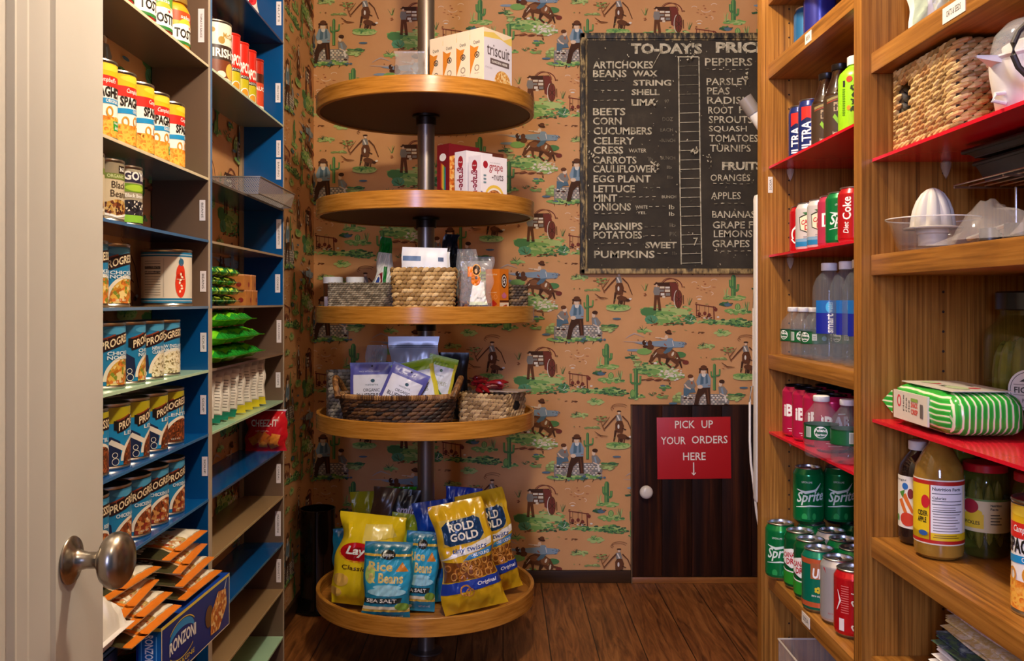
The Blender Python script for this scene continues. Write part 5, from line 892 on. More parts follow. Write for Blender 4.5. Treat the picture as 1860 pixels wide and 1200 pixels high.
def rice_(mb, sf, w, h):
    dec(mb, sf, C('#0f6a86', .25), RC(-w*.5, h*.80, w*.5, h)); dec(mb, sf, C('#d8b24a', .25), RC(-w*.5, h*.825, w*.5, h*.855), RC(-w*.5, h*.13, w*.5, h*.16)); dec(mb, sf, C('#22201c', .25), EL(0, h*.845, w*.15, h*.06)); dec(mb, sf, W_, T('LUNDBERG', -w*.11, h*.825, w*.22, h*.03, .01)); dec(mb, sf, C('#2fa0c8', .25), RC(-w*.46, h*.36, w*.46, h*.78)); dec(mb, sf, C('#9ad0e0', .25), EL(0, h*.38, w*.42, h*.05), EL(0, h*.44, w*.3, h*.03)); dec(mb, sf, C('#b5d06a', .25), EL(-w*.36, h*.6, w*.1, h*.12)); dec(mb, sf, C('#e0c87a', .25), T('Rice', -w*.40, h*.64, w*.50, h*.12, .03), T('& Beans', -w*.40, h*.49, w*.72, h*.13, .03)); dec(mb, sf, C('#d8862c', .25), PL((w*.16, h*.64), (w*.42, h*.64), (w*.30, h*.76))); dec(mb, sf, C('#e3d8b8', .25), RC(-w*.5, h*.16, w*.5, h*.2)); dec(mb, sf, C('#26302c', .25), PL((-w*.5, h*.24), (w*.3, h*.235), (w*.34, h*.31), (-w*.5, h*.30))); dec(mb, sf, W_, T('SEA SALT', -w*.44, h*.25, w*.66, h*.045, .02), EL(-w*.22, h*.065, w*.05, h*.022), T('NET WT 6 OZ', w*.02, h*.055, w*.34, h*.022)); dec(mb, sf, C('#7a9a3a', .25), EL(w*.34, h*.2, w*.16, h*.05))
ri = pack('chip_bag', '', 'bag', .148, .235, .06, C('#1f7f9e', .22), rice_, seed=52, wr=.004, nu=18, nv=24)
ri((P(700, 0, 2.755).x, 2.758, fl(4)+.006), 0, 'teal rice chip bag lettered SEA SALT at the front of the bottom tray', 'teal rice chip bags', rot=(-.14, .045, rad(4))); ri((P(758, 0, 2.84).x, 2.846, fl(4)+.008), 0, 'teal rice chip bag tucked behind the front one', 'teal rice chip bags', rot=(-.10, .08, rad(2)), scale=(.72, .8, 1.04))
def rold(mb, sf, w, h):
    dec(mb, sf, C('#c9a848', .25), RC(-w*.40, h*.62, w*.36, h*.86)); dec(mb, sf, C('#1c3a5c', .25), PL((-w*.38, h*.65), (-w*.28, h*.62), (w*.26, h*.63), (w*.36, h*.68), (w*.34, h*.82), (w*.24, h*.855), (-w*.28, h*.84), (-w*.38, h*.80))); dec(mb, sf, C('#f0e8d4', .25), T('ROLD', -w*.26, h*.745, w*.48, h*.075, .03), T('GOLD', -w*.26, h*.655, w*.52, h*.075, .03))
    dec(mb, sf, C('#e9e2d4', .25), PL((-w*.5, h*.50), (w*.2, h*.54), (w*.44, h*.58), (w*.46, h*.64), (-w*.1, h*.58))); dec(mb, sf, C('#2a4a8a', .25), T('tiny twists', -w*.26, h*.535, w*.62, h*.06, .015, .15)); dec(mb, sf, C('#3f86b8', .25), PL((-w*.1, h*.47), (w*.46, h*.50), (w*.46, h*.555), (w*.02, h*.52))); dec(mb, sf, W_, T('ONE POUND', w*.06, h*.495, w*.34, h*.03, .01))
    dec(mb, sf, C('#7a4418', .25), PL((-w*.48, h*.30), (w*.48, h*.31), (w*.48, h*.47), (-w*.1, h*.46), (-w*.48, h*.49))); qp = random.Random(3)
    dec(mb, sf, C('#b8742c', .25), *[RG(qp.uniform(-.42, .42)*w, qp.uniform(.32, .45)*h, .011, .009, .004, 10) for _ in range(16)]); dec(mb, sf, C('#d89a4a', .25), *[RG(qp.uniform(-.42, .42)*w, qp.uniform(.32, .45)*h, .010, .011, .003, 10) for _ in range(12)])
    dec(mb, sf, C('#1f3a94', .25), PL((-w*.5, h*.19), (w*.5, h*.21), (w*.5, h*.30), (-w*.5, h*.29))); dec(mb, sf, W_, T('Original', w*.08, h*.225, w*.34, h*.045, .015, .2)); dec(mb, sf, C('#c9883a', .25), RG(-w*.13, h*.21, w*.08, h*.045, .005, 16), RG(-w*.06, h*.185, w*.06, h*.035, .004, 14)); 
rg = pack('pretzel_bag', '', 'bag', .190, .330, .095, C('#d8a81c', .2), rold, seed=53, wr=.007, top_in=.14, nu=22, nv=28)
rg((P(865, 0, 2.83).x, 2.830, fl(4)+.018), 0, 'gold pretzel bag with a navy logo panel leaning at the front of the bottom tray', 'pretzel bags', rot=(-.13, -.17, rad(10)), scale=(1.02, 1, 1.02)); rg((P(902, 0, 2.99).x-.006, 2.995, fl(4)+.016), 0, 'gold pretzel bag standing behind another on the right', 'pretzel bags', rot=(-.08, -.12, rad(24)))
def brown_(mb, sf, w, h): dec(mb, sf, C('#1a1416', .3), PL((-w*.1, h*.72), (w*.5, h*.86), (w*.5, h), (w*.1, h))); dec(mb, sf, C('#d8c8dc', .3), T('smile', w*.06, h*.76, w*.40, h*.10, .02, .2)); dec(mb, sf, C('#e6e0e6', .3), EL(-w*.08, h*.55, w*.22, h*.07)); dec(mb, sf, C('#8a8088', .3), *[RC(-w*.22+w*.055*i, h*.49, -w*.212+w*.055*i, h*.61) for i in range(6)])
br_ = pack('popcorn_bag', 'brown popcorn bag with a toothy smile print at the back of the bottom tray', 'bag', .165, .345, .06, C('#5a4030', .25), brown_, seed=54, wr=.006); br_((P(704, 0, 3.02).x, 3.025, fl(4)+.010), 0, rot=(-.02, .08, rad(-4)))
gy_ = pack('chip_bag', 'yellow green chip bag with a folded top beside the pole', 'bag', .15, .27, .05, C('#b8c832', .2), None, seed=55, wr=.008, top_in=.3); gy_((P(722, 0, 2.95).x, 2.955, fl(4)+.014), 0, rot=(-.06, .16, .1))
gn = pack('chip_bag', 'bright green bag peeking out beside the pole', 'bag', .08, .34, .04, C('#3faa1c', .25), None, seed=56, wr=.006); gn((P(735, 0, 3.12).x, 3.105, fl(4)+.003), 0, rot=(0, .0, .1))
yl = pack('chip_bag', 'olive yellow bag at the back left of the bottom tray', 'bag', .12, .32, .05, C('#a8a01c', .25), None, seed=60, wr=.006); yl((P(690, 0, 3.1).x-.03, 3.115, fl(4)+.006), 0, rot=(0, -.06, -.1))
def blu_(mb, sf, w, h): dec(mb, sf, C('#123f9a', .22), RC(-w*.5, h*.72, w*.5, h)); dec(mb, sf, C('#e0e4ea', .25), T('tortilla', -w*.3, h*.62, w*.5, h*.05, .02, .2)); dec(mb, sf, C('#0f8ab0', .22), RC(-w*.5, 0, w*.5, h*.25)); dec(mb, sf, C('#d88a3a', .25), EL(0, h*.4, w*.2, h*.06), EL(-w*.2, h*.34, w*.1, h*.04))
bu = pack('chip_bag', 'blue and teal chip bag between the pole and the pretzels', 'bag', .15, .325, .07, C('#1468a0', .22), blu_, seed=57, wr=.006); bu((P(801, 0, 2.94).x, 2.936, fl(4)+.008), 0, rot=(-.04, -.09, rad(14)), scale=(.78, .8, 1))
be = pack('chip_bag', 'deep blue shiny bag at the back right of the pole', 'bag', .13, .335, .05, C('#123a9e', .2), None, seed=58, wr=.008); be((P(824, 0, 3.10).x, 3.105, fl(4)+.008), 0, rot=(0, .1, .1))
te = pack('chip_bag', 'teal bag peeking out behind the yellow chip bag', 'bag', .11, .21, .05, C('#0f6a86', .25), None, seed=59, wr=.004); te((P(634, 0, 3.02).x, 3.065, fl(4)+.005), 0, rot=(0, -.05, .2))
# ---- dark corner vessel
cv = MB().lathe([(0, .004), (.082, .004), (.090, .002), (.092, .008), (.078, .016), (.066, .05), (.066, .375), (.068, .385), (.063, .385), (.060, .06), (0, .05)], C('#15110f', .12), 40); tag(cv.build('dark_vase', None, (P(577, 0, 3.47).x, 3.47, 0)), 'tall dark glossy cylinder vase in the back left corner', 'vase')
# ================================================================ right: oak bookcase
bc = thing('bookcase', 'tall golden oak bookcase with wooden and red shelves on the right', 'bookcase', (0, 0, 0))
XS, XBK = .595, .915
PN = [(2.036, 2.067, 'side_panel'), (1.468, 1.500, 'divider_panel'), (.86, .892, 'side_panel')]
hole = C('#2a1608', .8)
for y0, y1, nm in PN:
    mb = MB().box(XB, XBK, y0, y1, 0, 2.42, oak_z)
    sf = flat((0, y0, 0), (1, 0, 0), (0, 0, 1), .0003)
    hx = {2.036: .642, 1.468: .712}.get(y0, .7)
    dec(mb, sf, hole, *[EL(hx, .10+.0320*k*(1 if y0 > 2 else 1.0), .0022, .0022, 8) for k in range(70)])
    if y0 > 2: dec(mb, sf, C('#d8cfc0', .5), RC(P(1395, 0, y0).x, P(0, 350, y0).z, P(1403.5, 0, y0).x, P(0, 321, y0).z)); dec(mb, sf, ink, T('SODA', P(1397.5, 0, y0).x, P(0, 345, y0).z, .005, .024, 0, 0, 1))
    mb.build(nm, bc, sharp=0)
MB().box(XBK, XBK+.012, .86, 2.067, 0, 2.42, oak_z).build('back_panel', bc)
MB().box(XB, XBK, .892, 2.036, 2.39, 2.42, oak_y).build('top_panel', bc)
redsh = C('#d2142a', .18, 0, .5)
BAY1 = [(1.836, .031, 0), (1.670, .032, 0), (1.470, .005, 1), (1.272, .005, 1), (1.0225, .032, 0), (.877, .005, 1), (.5315, .034, 0), (.18, .032, 0)]
BAY2 = [(1.540, .033, 0), (1.398, .005, 1), (1.2145, .033, 0), (.978, .005, 1), (.7606, .032, 0), (.568, .033, 0), (.18, .032, 0)]
def z1t(i): return BAY1[i][0]+BAY1[i][1]+.0004
def z2t(i): return BAY2[i][0]+BAY2[i][1]+.0004
stk = {(1, 1): ('BEER', 1463, 68, 1474, 59), (1, 6): ('SODA', 1457, 1130, 1471, 1145), (2, 0): ('OATS & SEEDS', 1713, 36, 1754, 8)}
for bay, rows_, y0, y1 in ((1, BAY1, 1.5005, 2.0355), (2, BAY2, .8925, 1.4675)):
    for i, (z, t, rd_) in enumerate(rows_):
        mb = MB()
        mb.box(XS if not rd_ else XS+.002, XBK-.001, y0, y1, z, z+t, redsh if rd_ else oak_y, 0 if rd_ else .0015)
        o = mb.build('shelf', bc, sharp=0 if rd_ else 30)
        if rd_: o['label'] = 'thin glossy red shelf'
        if (bay, i) in stk:
            s, x0, _, x1, _ = stk[(bay, i)]; ya, yb = XS*F/(x0-VX), XS*F/(x1-VX); st = MB().box(XS-.0008, XS-.0001, min(ya, yb), max(ya, yb), z+t*.18, z+t*.82, C('#e9e2d4', .5))
            dec(st, flat((XS-.0008, ya, z+t*.18), (0, -1, 0), (0, 0, 1), .0002), ink, T(s, abs(ya-yb)*.18, t*.64*.3, abs(ya-yb)*.64, t*.64*.4)); st.build('label_sticker', o, weld=False, sharp=0)
        if rd_:
            pin = MB(); yy = y1-.0055; xx = .642 if bay == 1 else .712
            pin.lathe([(0, -.030), (.004, -.022), (.008, -.010), (.0085, -.003), (.0065, -.0005), (0, -.0003)], film('clear_pin', '#d8ccba', .4, .2), 14); pin.build('shelf_pin', o, (xx, yy-.003, z))
# ---------------------------------------------------------------- drink cans
def soda(name, cat, R, Hc, paint, art, neck=.82, lidm=alu, st=24):
    t = thing(name, '', cat); rn = R*neck
    b = MB(); prof = [(0, .006), (R*.66, .006), (R*.72, 0), (R*.76, 0), (R*.96, .007), (R, .012), (R, Hc*.865), (R*.985, Hc*.885), (rn*1.03, Hc*.955), (rn, Hc*.97)]
    b.lathe(prof, alu, 40, mats=[alu]*4+[paint]*5); sf = cyl(R, v0=.0125, v1=Hc*.865); art(b, sf, R, Hc); b.build('can_body', t, sharp=40, weld=False)
    l = MB().lathe([(rn, Hc*.970), (rn+.0012, Hc*.978), (rn+.0015, Hc*.992), (rn+.0004, Hc), (rn-.002, Hc-.0005), (rn-.003, Hc-.0055), (0, Hc-.0045)], lidm, 36)
    l.lathe([(0, Hc-.002), (.0065, Hc-.002), (.008, Hc-.003), (.008, Hc-.0045)], lidm, 16, (0, .004), sx=.8, sy=1.3); l.add([(x, y-.006, Hc-.0041) for x, y in EL(0, -.006, .0075, .0055, 14)[0]], [tuple(range(14))], C('#4a4742', .4, .8)); l.build('lid', t, sharp=40); return Stock(t)
GRN = C('#087a3c', .22, .35); SIL = C('#c8c6c4', .3, .55)
def sprite(b, sf, R, Hc):
    a = PI*R
    for s in (0, PI*R): pass
    for u in (0, PI*R*.98): 
        dec(b, sf, C('#d9e8dc', .3), ST([(u-.030, Hc*.62), (u-.01, Hc*.575), (u+.012, Hc*.62), (u+.024, Hc*.74)], [.001, .006, .005, .001]), ([(x, y+.12*(x-u)) for x, y in T('Sprite', u-.030, Hc*.36, .062, Hc*.24, .02, .25)[0]], T('Sprite', 0, 0, 1, 1, .02, .25)[1]), ST([(u-.032, Hc*.30), (u, Hc*.345), (u+.03, Hc*.33)], [.001, .0035, .001]), T('LEMON-LIME', u-.018, Hc*.74, .022, .004))
    dec(b, sf, C('#2fae5a', .25, .3), EL(-.012, Hc*.14, .006, .008), EL(.008, Hc*.16, .004, .007))
def gale(b, sf, R, Hc):
    a = PI*R; dec(b, sf, C('#2f9a2c', .25, .2), RC(-a, .0125, a, Hc*.34)); dec(b, sf, W_, PL((-.026, Hc*.46), (0, Hc*.38), (.026, Hc*.46), (.028, Hc*.66), (0, Hc*.72), (-.028, Hc*.66)), RG(0, Hc*.37, .028, .006, .0025, 14, PI, 2*PI)); dec(b, sf, C('#b81f2c', .3), ([(x, y+.15*x) for x, y in T('CANADA', -.023, Hc*.565, .046, .0115, .03)[0]], T('CANADA', 0, 0, 1, 1, .03)[1]), ([(x, y+.15*x) for x, y in T('DRY', -.014, Hc*.45, .028, .0125, .03)[0]], T('DRY', 0, 0, 1, 1, .03)[1]))
def seven(b, sf, R, Hc):
    a = PI*R; dec(b, sf, C('#d9683a', .3, .4), RC(-a, Hc*.78, a, Hc*.865), RC(-a, .0125, a, .022)); dec(b, sf, C('#c9784a', .3, .5), RC(-.030, Hc*.55, -.004, Hc*.8)); dec(b, sf, W_, T('UP', -.026, Hc*.56, .022, .020, .04, .15)); dec(b, sf, C('#d8c22a', .3), *[EL(-.016+.004*math.cos(k*1.26), Hc*.38+.004*math.sin(k*1.26), .0028, .0028, 8) for k in range(5)]); dec(b, sf, W_, T('zero sugar', -.028, Hc*.26, .022, .0045, .01, .2), RC(.016, .024, .026, .044))
def cokew(b, sf, R, Hc): a = PI*R; dec(b, sf, RD, PL((.012, Hc*.865), (.02, Hc*.5), (.016, Hc*.3), (.04, Hc*.3), (.046, Hc*.865)), PL((-.034, Hc*.865), (-.026, Hc*.78), (-.030, Hc*.865))); dec(b, sf, W_, T('Coke', .016, Hc*.3, .012, Hc*.4, .02, .2, 1)); dec(b, sf, C('#c05a5a', .3), T('zero sugar', -.022, Hc*.16, .024, .004))
def coke(b, sf, R, Hc):
    for u in (0, R*2.2): dec(b, sf, W_, T('Coca-Cola', u+.008, Hc*.12, .020, Hc*.62, .01, .25, 1)); dec(b, sf, C('#efe6e2', .3), ST([(u-.02, Hc*.4), (u-.012, Hc*.55), (u-.018, Hc*.7)], [.001, .004, .001]))
    dec(b, sf, C('#e8dcd8', .3), RC(-.014, .014, -.004, .036)); dec(b, sf, C('#e0706a', .3), *[RC(-.010, Hc*(.38+.035*i), .004, Hc*(.38+.035*i)+.0015) for i in range(12)])
cn_sp = soda('soda_can', 'can', .033, .1225, GRN, sprite); cn_ga = soda('soda_can', 'can', .033, .1225, C('#0b5a2c', .22, .3), gale); cn_7 = soda('soda_can', 'can', .033, .1225, C('#0a7a5c', .25, .35), seven); cn_w = soda('soda_can', 'can', .033, .1225, SIL, cokew); cn_c = soda('soda_can', 'can', .033, .1225, C('#c8141c', .22, .3), coke)
cn_sg = soda('soda_can', 'can', .033, .1225, C('#9fb03a', .25, .3), lambda b, sf, R, Hc: (dec(b, sf, C('#2f8a5a', .3), *[RC(-.08+.012*i, Hc*.3, -.075+.012*i, Hc*.85) for i in range(13)]), dec(b, sf, C('#e0d83a', .3), RC(-.02, Hc*.5, -.012, Hc*.86), RC(.012, Hc*.5, .018, Hc*.86))))
g6 = z1t(6); fr = [(cn_sp, 1418, 2.000, 'green lemon-lime can at the far end of the oak shelf front row', -18), (cn_ga, 1453, 1.930, 'green ginger ale can behind the lemon-lime can in the front row', -48), (cn_ga, 1472, 1.860, 'green ginger ale can showing its shield, third in the front row', -52), (cn_7, 1488, 1.792, 'teal and orange lemon soda can in the front row', 4), (cn_w, 1523, 1.724, 'silver and red cola can in the front row', -16), (cn_c, 1549, 1.656, 'red cola can nearest the oak divider', -40), ]
for st, px, D, lb, r in fr: st(((px-VX)*D/F, D, g6), rad(r), lb, 'soda cans on the lower oak shelf')
sec = [(cn_sp, .071, 2.000, 'green lemon-lime'), (cn_w, .071, 1.930, 'silver'), (cn_sp, .071, 1.860, 'green lemon-lime'), (cn_sp, .071, 1.792, 'green lemon-lime'), (cn_sg, .071, 1.724, 'lime green striped'), (cn_sp, .071, 1.656, 'green lemon-lime')]
row_n = ['farthest', 'second from the far end', 'third from the far end', 'fourth from the far end', 'fifth from the far end', 'nearest']
xb0 = (1418-VX)*2.0/F
for k, (st, dx, D, nm_) in enumerate(sec): st((((.6805, .699, .698, .693, .705, .7065)[k]), D+(0 if k else -.001), g6), rad(-20+10*k), '%s can, second row of the lower oak shelf, %s' % (nm_, row_n[k]), 'soda cans on the lower oak shelf')
for k in range(6): (cn_sp if k % 2 else cn_ga)((.7745, 1.998-.0685*k, g6), rad(-25), '%s can in the hidden third row, %s' % ('green lemon-lime' if k % 2 else 'ginger ale', row_n[k]), 'soda cans on the lower oak shelf')
for k in range(3): cn_sp((.672+.0675*k, 1.996, g6+.1228), rad(-12+3*k), 'green lemon-lime can stacked on other cans by the end panel, %s' % ('left one', 'middle one', 'right one')[k], 'stacked lemon-lime cans')
# pink water cans
def bub(b, sf, R, Hc): a = PI*R; dec(b, sf, W_, T('BuBLY' if 0 else 'iBAB', -.030, Hc*.40, .060, Hc*.24, .04), RC(.002, Hc*.67, .018, Hc*.69)); dec(b, sf, C('#f0d8dc', .3), RC(-.02, Hc*.16, .016, Hc*.172), RC(-.016, Hc*.12, .01, Hc*.13))
pk_ = soda('seltzer_can', 'can', .033, .1225, C('#c41f4c', .24, .3), bub, lidm=C('#2a2326', .3, .8))
g5 = z1t(5)
for r in range(3):
    for k in range(4): pk_((.640+.0672*r, 1.968-.0672*k, g5), rad(-24+7*k), 'pink seltzer can with black top, %s row, %s' % (('front', 'middle', 'back')[r], ('farthest', 'second', 'third', 'nearest')[k]), 'pink seltzer cans on the red shelf', scale=(1, 1, .90))
# upper red shelf of mixed cans
g3 = z1t(3)
def cdry(b, sf, R, Hc):
    a = PI*R; dec(b, sf, C('#2f8ec4', .25, .3), RC(-a, .0125, a, Hc*.20)); dec(b, sf, C('#8ab8d4', .25, .3), RC(-a, Hc*.20, a, Hc*.26)); dec(b, sf, C('#2a2f24', .3), PL((-.027, Hc*.44), (0, Hc*.34), (.027, Hc*.44), (.029, Hc*.70), (0, Hc*.80), (-.029, Hc*.70))); dec(b, sf, C('#e8dcb8', .3), PL((-.025, Hc*.45), (0, Hc*.365), (.025, Hc*.45), (.027, Hc*.68), (0, Hc*.77), (-.027, Hc*.68))); dec(b, sf, C('#d8902c', .3), EL(.012, Hc*.72, .012, .012)); dec(b, sf, C('#2f6a34', .3), PL((-.012, Hc*.74), (0, Hc*.80), (-.02, Hc*.79))); dec(b, sf, C('#b8202c', .3), ([(x, y+.2*x) for x, y in T('CANADA', -.023, Hc*.57, .046, .012, .03)[0]], T('CANADA', 0, 0, 1, 1, .03)[1]), ([(x, y+.2*x) for x, y in T('DRY', -.015, Hc*.45, .030, .013, .03)[0]], T('DRY', 0, 0, 1, 1, .03)[1])); dec(b, sf, C('#8a8f94', .3), RC(-.018, Hc*.29, .012, Hc*.305), RC(-.018, Hc*.26, .008, Hc*.27))
def dcoke(b, sf, R, Hc):
    for u in (-.004, R*3): dec(b, sf, W_, T('Coke', u-.004, Hc*.42, .018, Hc*.40, .02, 0, 1), T('Diet', u-.002, Hc*.18, .011, Hc*.2, .01, .2, 1))
def swirl(b, sf, R, Hc): dec(b, sf, W_, RG(-.016, Hc*.4, .012, .016, .005, 12, .5, 4), ST([(-.03, Hc*.3), (-.02, Hc*.22), (.01, Hc*.24)], .004), T('Cola', -.02, Hc*.5, .03, .012, .02, .3))
def pinkb(b, sf, R, Hc): dec(b, sf, W_, RC(-.030, Hc*.40, .030, Hc*.66)); dec(b, sf, C('#c41f4c', .3), T('BAB', -.024, Hc*.44, .050, Hc*.18, .03)); dec(b, sf, C('#e8c8cc', .3), RC(.004, .02, .014, .03))
a1 = soda('soda_can', 'can', .0315, .124, C('#c0161e', .22, .3), swirl); a2 = soda('soda_can', 'can', .0315, .124, C('#d6d2cc', .28, .3), cdry); a3 = soda('soda_can', 'can', .0315, .124, C('#c23a56', .25, .3), pinkb); a5 = soda('soda_can', 'can', .0315, .124, C('#b8181e', .22, .3), dcoke)
for st, px, D, lb, r in ((a1, 1459, 1.985, 'red cola can with a white swirl, farthest on its red shelf', -20), (a2, 1471, 1.920, 'white and blue can with a shield emblem, the farther one on the red shelf', -12), (a2, 1493, 1.856, 'white and blue can with a shield emblem, the nearer one on the red shelf', -12), (a3, 1513, 1.791, 'pink can with a white band on the red shelf', -10), (cn_sp, 1530, 1.724, 'green lemon-lime can on the upper red shelf', -14), (a5, 1552, 1.658, 'red diet cola can nearest the divider', -50)): st(((px-VX)*D/F, D, g3), rad(r), lb, 'cans on the upper red shelf', scale=(.92, .92, .83))
# slim beer cans and upper shelf cans
def ultra(b, sf, R, Hc):
    a = PI*R; dec(b, sf, C('#2347a8', .25, .4), RC(R*.75, .0125, a, Hc*.86), RC(-a, .0125, -R*1.6, Hc*.86)); dec(b, sf, C('#c8302a', .25, .2), PL((-.018, Hc*.62), (.012, Hc*.64), (.012, Hc*.86), (-.018, Hc*.86))); dec(b, sf, C('#15204a', .25), PL((-.018, Hc*.62), (-.004, Hc*.67), (.012, Hc*.62), (.012, Hc*.60), (-.018, Hc*.60))); dec(b, sf, W_, T('ULTRA', -.017, Hc*.04, .023, Hc*.56, .02, 0, 1)); dec(b, sf, C('#c8ccd8', .25), RC(.015, .014, .0165, Hc*.8))
ul = soda('beer_can', 'can', .0285, .156, C('#1b2c6a', .22, .3), ultra, .88); g2_ = z1t(2)
ul((.6475, 1.968, g2_), rad(-34), 'tall slim blue beer can, the farther one', 'slim beer cans', scale=(.95, .95, .76)); ul((.6475, 1.904, g2_), rad(-30), 'tall slim blue beer can, beside the tea bottle', 'slim beer cans', scale=(.95, .95, .76))
g1 = z1t(1)
for (x, D, c1, lb) in ((.672, 2.000, '#2a6ea0', 'lighter blue can on the top shelf of the far bay'), (.672, 1.925, '#2a2f84', 'dark blue can on the top shelf of the far bay')):
    soda('beer_can', 'can', .033 if D < 1.95 else .030, .1225 if D < 1.95 else .115, C(c1, .25, .4), lambda b, sf, R, Hc: (dec(b, sf, W_, T('LITE', -.02, Hc*.16, .045, Hc*.12, .03), RC(-.03, Hc*.10, .03, Hc*.13)), dec(b, sf, C('#c8302a', .3), RC(-.03, .013, .03, .02))))((x, D, g1), rad(-18), lb)
# ---------------------------------------------------------------- bottles
wat = film('water_plastic', '#8f9698', .17, .03); capw = C('#e6e2dc', .4)
def bottle(name, prof, body, capspec, label=None, extra=None, cat='bottle', n=40):
    t = thing(name, '', cat); MB().lathe(prof, body, n).build('bottle_body', t, sharp=40)
    if extra: extra(t)
    if label:
        R, z0, z1, m, art = label; l = MB().lathe([(R, z0), (R, z1)], m, 48) if m else MB(); sf = cyl(R, v0=z0, v1=z1); art(l, sf, R); l.build('paper_label', t, sharp=30, weld=False)
    r, z0, z1, m = capspec; c = MB().lathe([(r*.95, z0), (r, z0+.001), (r, z1-.0015), (r-.0015, z1), (0, z1)], m, 32)
    for k in range(32): a = 2*PI*k/32; c.box(-.0004, .0004, r-.0002, r+.0005, z0+.0015, z1-.002, m) if 0 else None
    c.build('cap', t, sharp=40); return Stock(t)
DG = C('#0e5a2c', .35)
def pol(l, sf, R):
    dec(l, sf, W_, RG(-.004, .056, .0115, .0115, .0012, 20)); dec(l, sf, C('#1a5a34', .35), EL(-.004, .056, .0105, .0105)); dec(l, sf, W_, T('Poland', -.0145, .056, .021, .007, .03, 0, 0, .15), T('Spring', -.013, .0475, .018, .006, .03), EL(-.004, .066, .004, .002)); dec(l, sf, C('#cfd8cc', .35), RC(.014, .048, .024, .064), RC(-.034, .044, -.022, .066)); dec(l, sf, C('#3a4a3f', .4), *[RC(-.033+.0012*i, .045, -.0325+.0012*i, .065) for i in range(8)], RC(.016, .052, .022, .053), RC(.016, .057, .022, .058)); dec(l, sf, C('#6aa8c8', .35), EL(.040, .053, .006, .006)); dec(l, sf, C('#0a3a1c', .35), RC(-.1, .0395, .1, .041), RC(-.1, .0685, .1, .07))
ps = bottle('water_bottle', [(0, .004), (.022, .001), (.028, .003), (.031, .010), (.0295, .018), (.031, .026), (.0305, .036), (.0305, .073), (.031, .080), (.028, .092), (.019, .105), (.0145, .112), (.0125, .116), (.0125, .121), (0, .121)], wat, (.0150, .117, .129, capw), (.0311, .039, .070, DG, pol))
g4 = z1t(4)
k = 0
for r in range(2):
    for j in range(3): ps((.637+.064*r, 1.985-.068*j, g4), rad((-60, -22, -58)[j]), 'small green labelled water bottle on the oak shelf, %s row, %s' % (('front', 'back')[r], ('farthest', 'middle', 'nearest')[j]), 'small water bottles on the oak shelf', scale=(.93, .93, .82))
ps(((1491-VX)*1.700/F, 1.697, g5), rad(-14), 'green labelled water bottle in front of the pink cans, left one', 'water bottles on the lower red shelf', scale=(1, 1, .89)); ps(((1538-VX)*1.640/F, 1.632, g5), rad(44), 'green labelled water bottle with a barcode, beside the divider', 'water bottles on the lower red shelf', scale=(1, 1, .89))
def smart(l, sf, R): dec(l, sf, C('#12208a', .3), PL((-.03, .07), (.018, .07), (.030, .086), (.034, .12), (-.03, .12))); dec(l, sf, C('#1a64a8', .3), RC(-.03, .12, .03, .150)); dec(l, sf, C('#3fb0d8', .3), EL(-.002, .134, .006, .012)); dec(l, sf, W_, T('smart', -.006, .060+.012, .013, .046, .03, 0, 1)); dec(l, sf, C('#a0c8e0', .3), T('water', -.004, .12, .010, .028, .01, 0, 1))
sm = bottle('water_bottle', [(0, .004), (.026, .001), (.032, .004), (.0345, .012), (.0345, .165), (.033, .185), (.026, .205), (.017, .216), (.0135, .222), (.0135, .234), (0, .234)], wat, (.0165, .222, .241, capw), (.0349, .062, .152, None, smart))
for (x, D, r), lb in zip(((.637, 1.772, -18), (.711, 1.772, -40), (.645, 1.700, -8), (.722, 1.700, -30), (.642, 1.628, -14)), ('front row far', 'back row far', 'front row middle', 'back row near', 'front row next to the divider')): sm((x, D, g4), rad(r), 'tall clear water bottle with a blue label, %s' % lb, 'tall water bottles on the oak shelf', scale=(.92, .92, .80))
tea = C('#2a150b', .08)
def leaf(l, sf, R): dec(l, sf, C('#8a7a4a', .4), ST([(-.03, .104), (0, .112), (.03, .118)], .006)); dec(l, sf, C('#8a3a24', .4), ST([(-.03, .098), (0, .106), (.03, .112)], .003)); dec(l, sf, C('#b09a7a', .4), T('PURE', -.014, .088, .026, .010, .02), T('LEAF', -.014, .076, .026, .010, .02)); dec(l, sf, C('#7ab02f', .35), PL((0, .035), (-.016, .062), (-.012, .070), (-.002, .052)), PL((0, .035), (.016, .066), (.012, .074), (.002, .052))); dec(l, sf, C('#4f8a2a', .35), PL((0, .036), (-.004, .066), (.004, .068))); dec(l, sf, C('#d8c8a8', .4), T('iced tea', -.016, .020, .03, .008, .02))
pl = bottle('tea_bottle', [(0, .003), (.026, .001), (.031, .006), (.031, .118), (.029, .124), (.0265, .128), (.024, .140), (.0165, .165), (.0145, .180), (.0145, .192), (0, .192)], tea, (.0165, .180, .196, C('#1a1210', .35)), (.0313, .012, .116, C('#3a2a1c', .4), leaf))
pl((.6515, 1.826, g2_), rad(-16), 'dark glass iced tea bottle next to the beer cans', 'iced tea bottles', scale=(.95, .95, .79)); pl((.6515, 1.755, g2_), rad(-16), 'dark glass iced tea bottle next to the green tea', 'iced tea bottles', scale=(.95, .95, .79))
LIM = C('#8cc81a', .28)
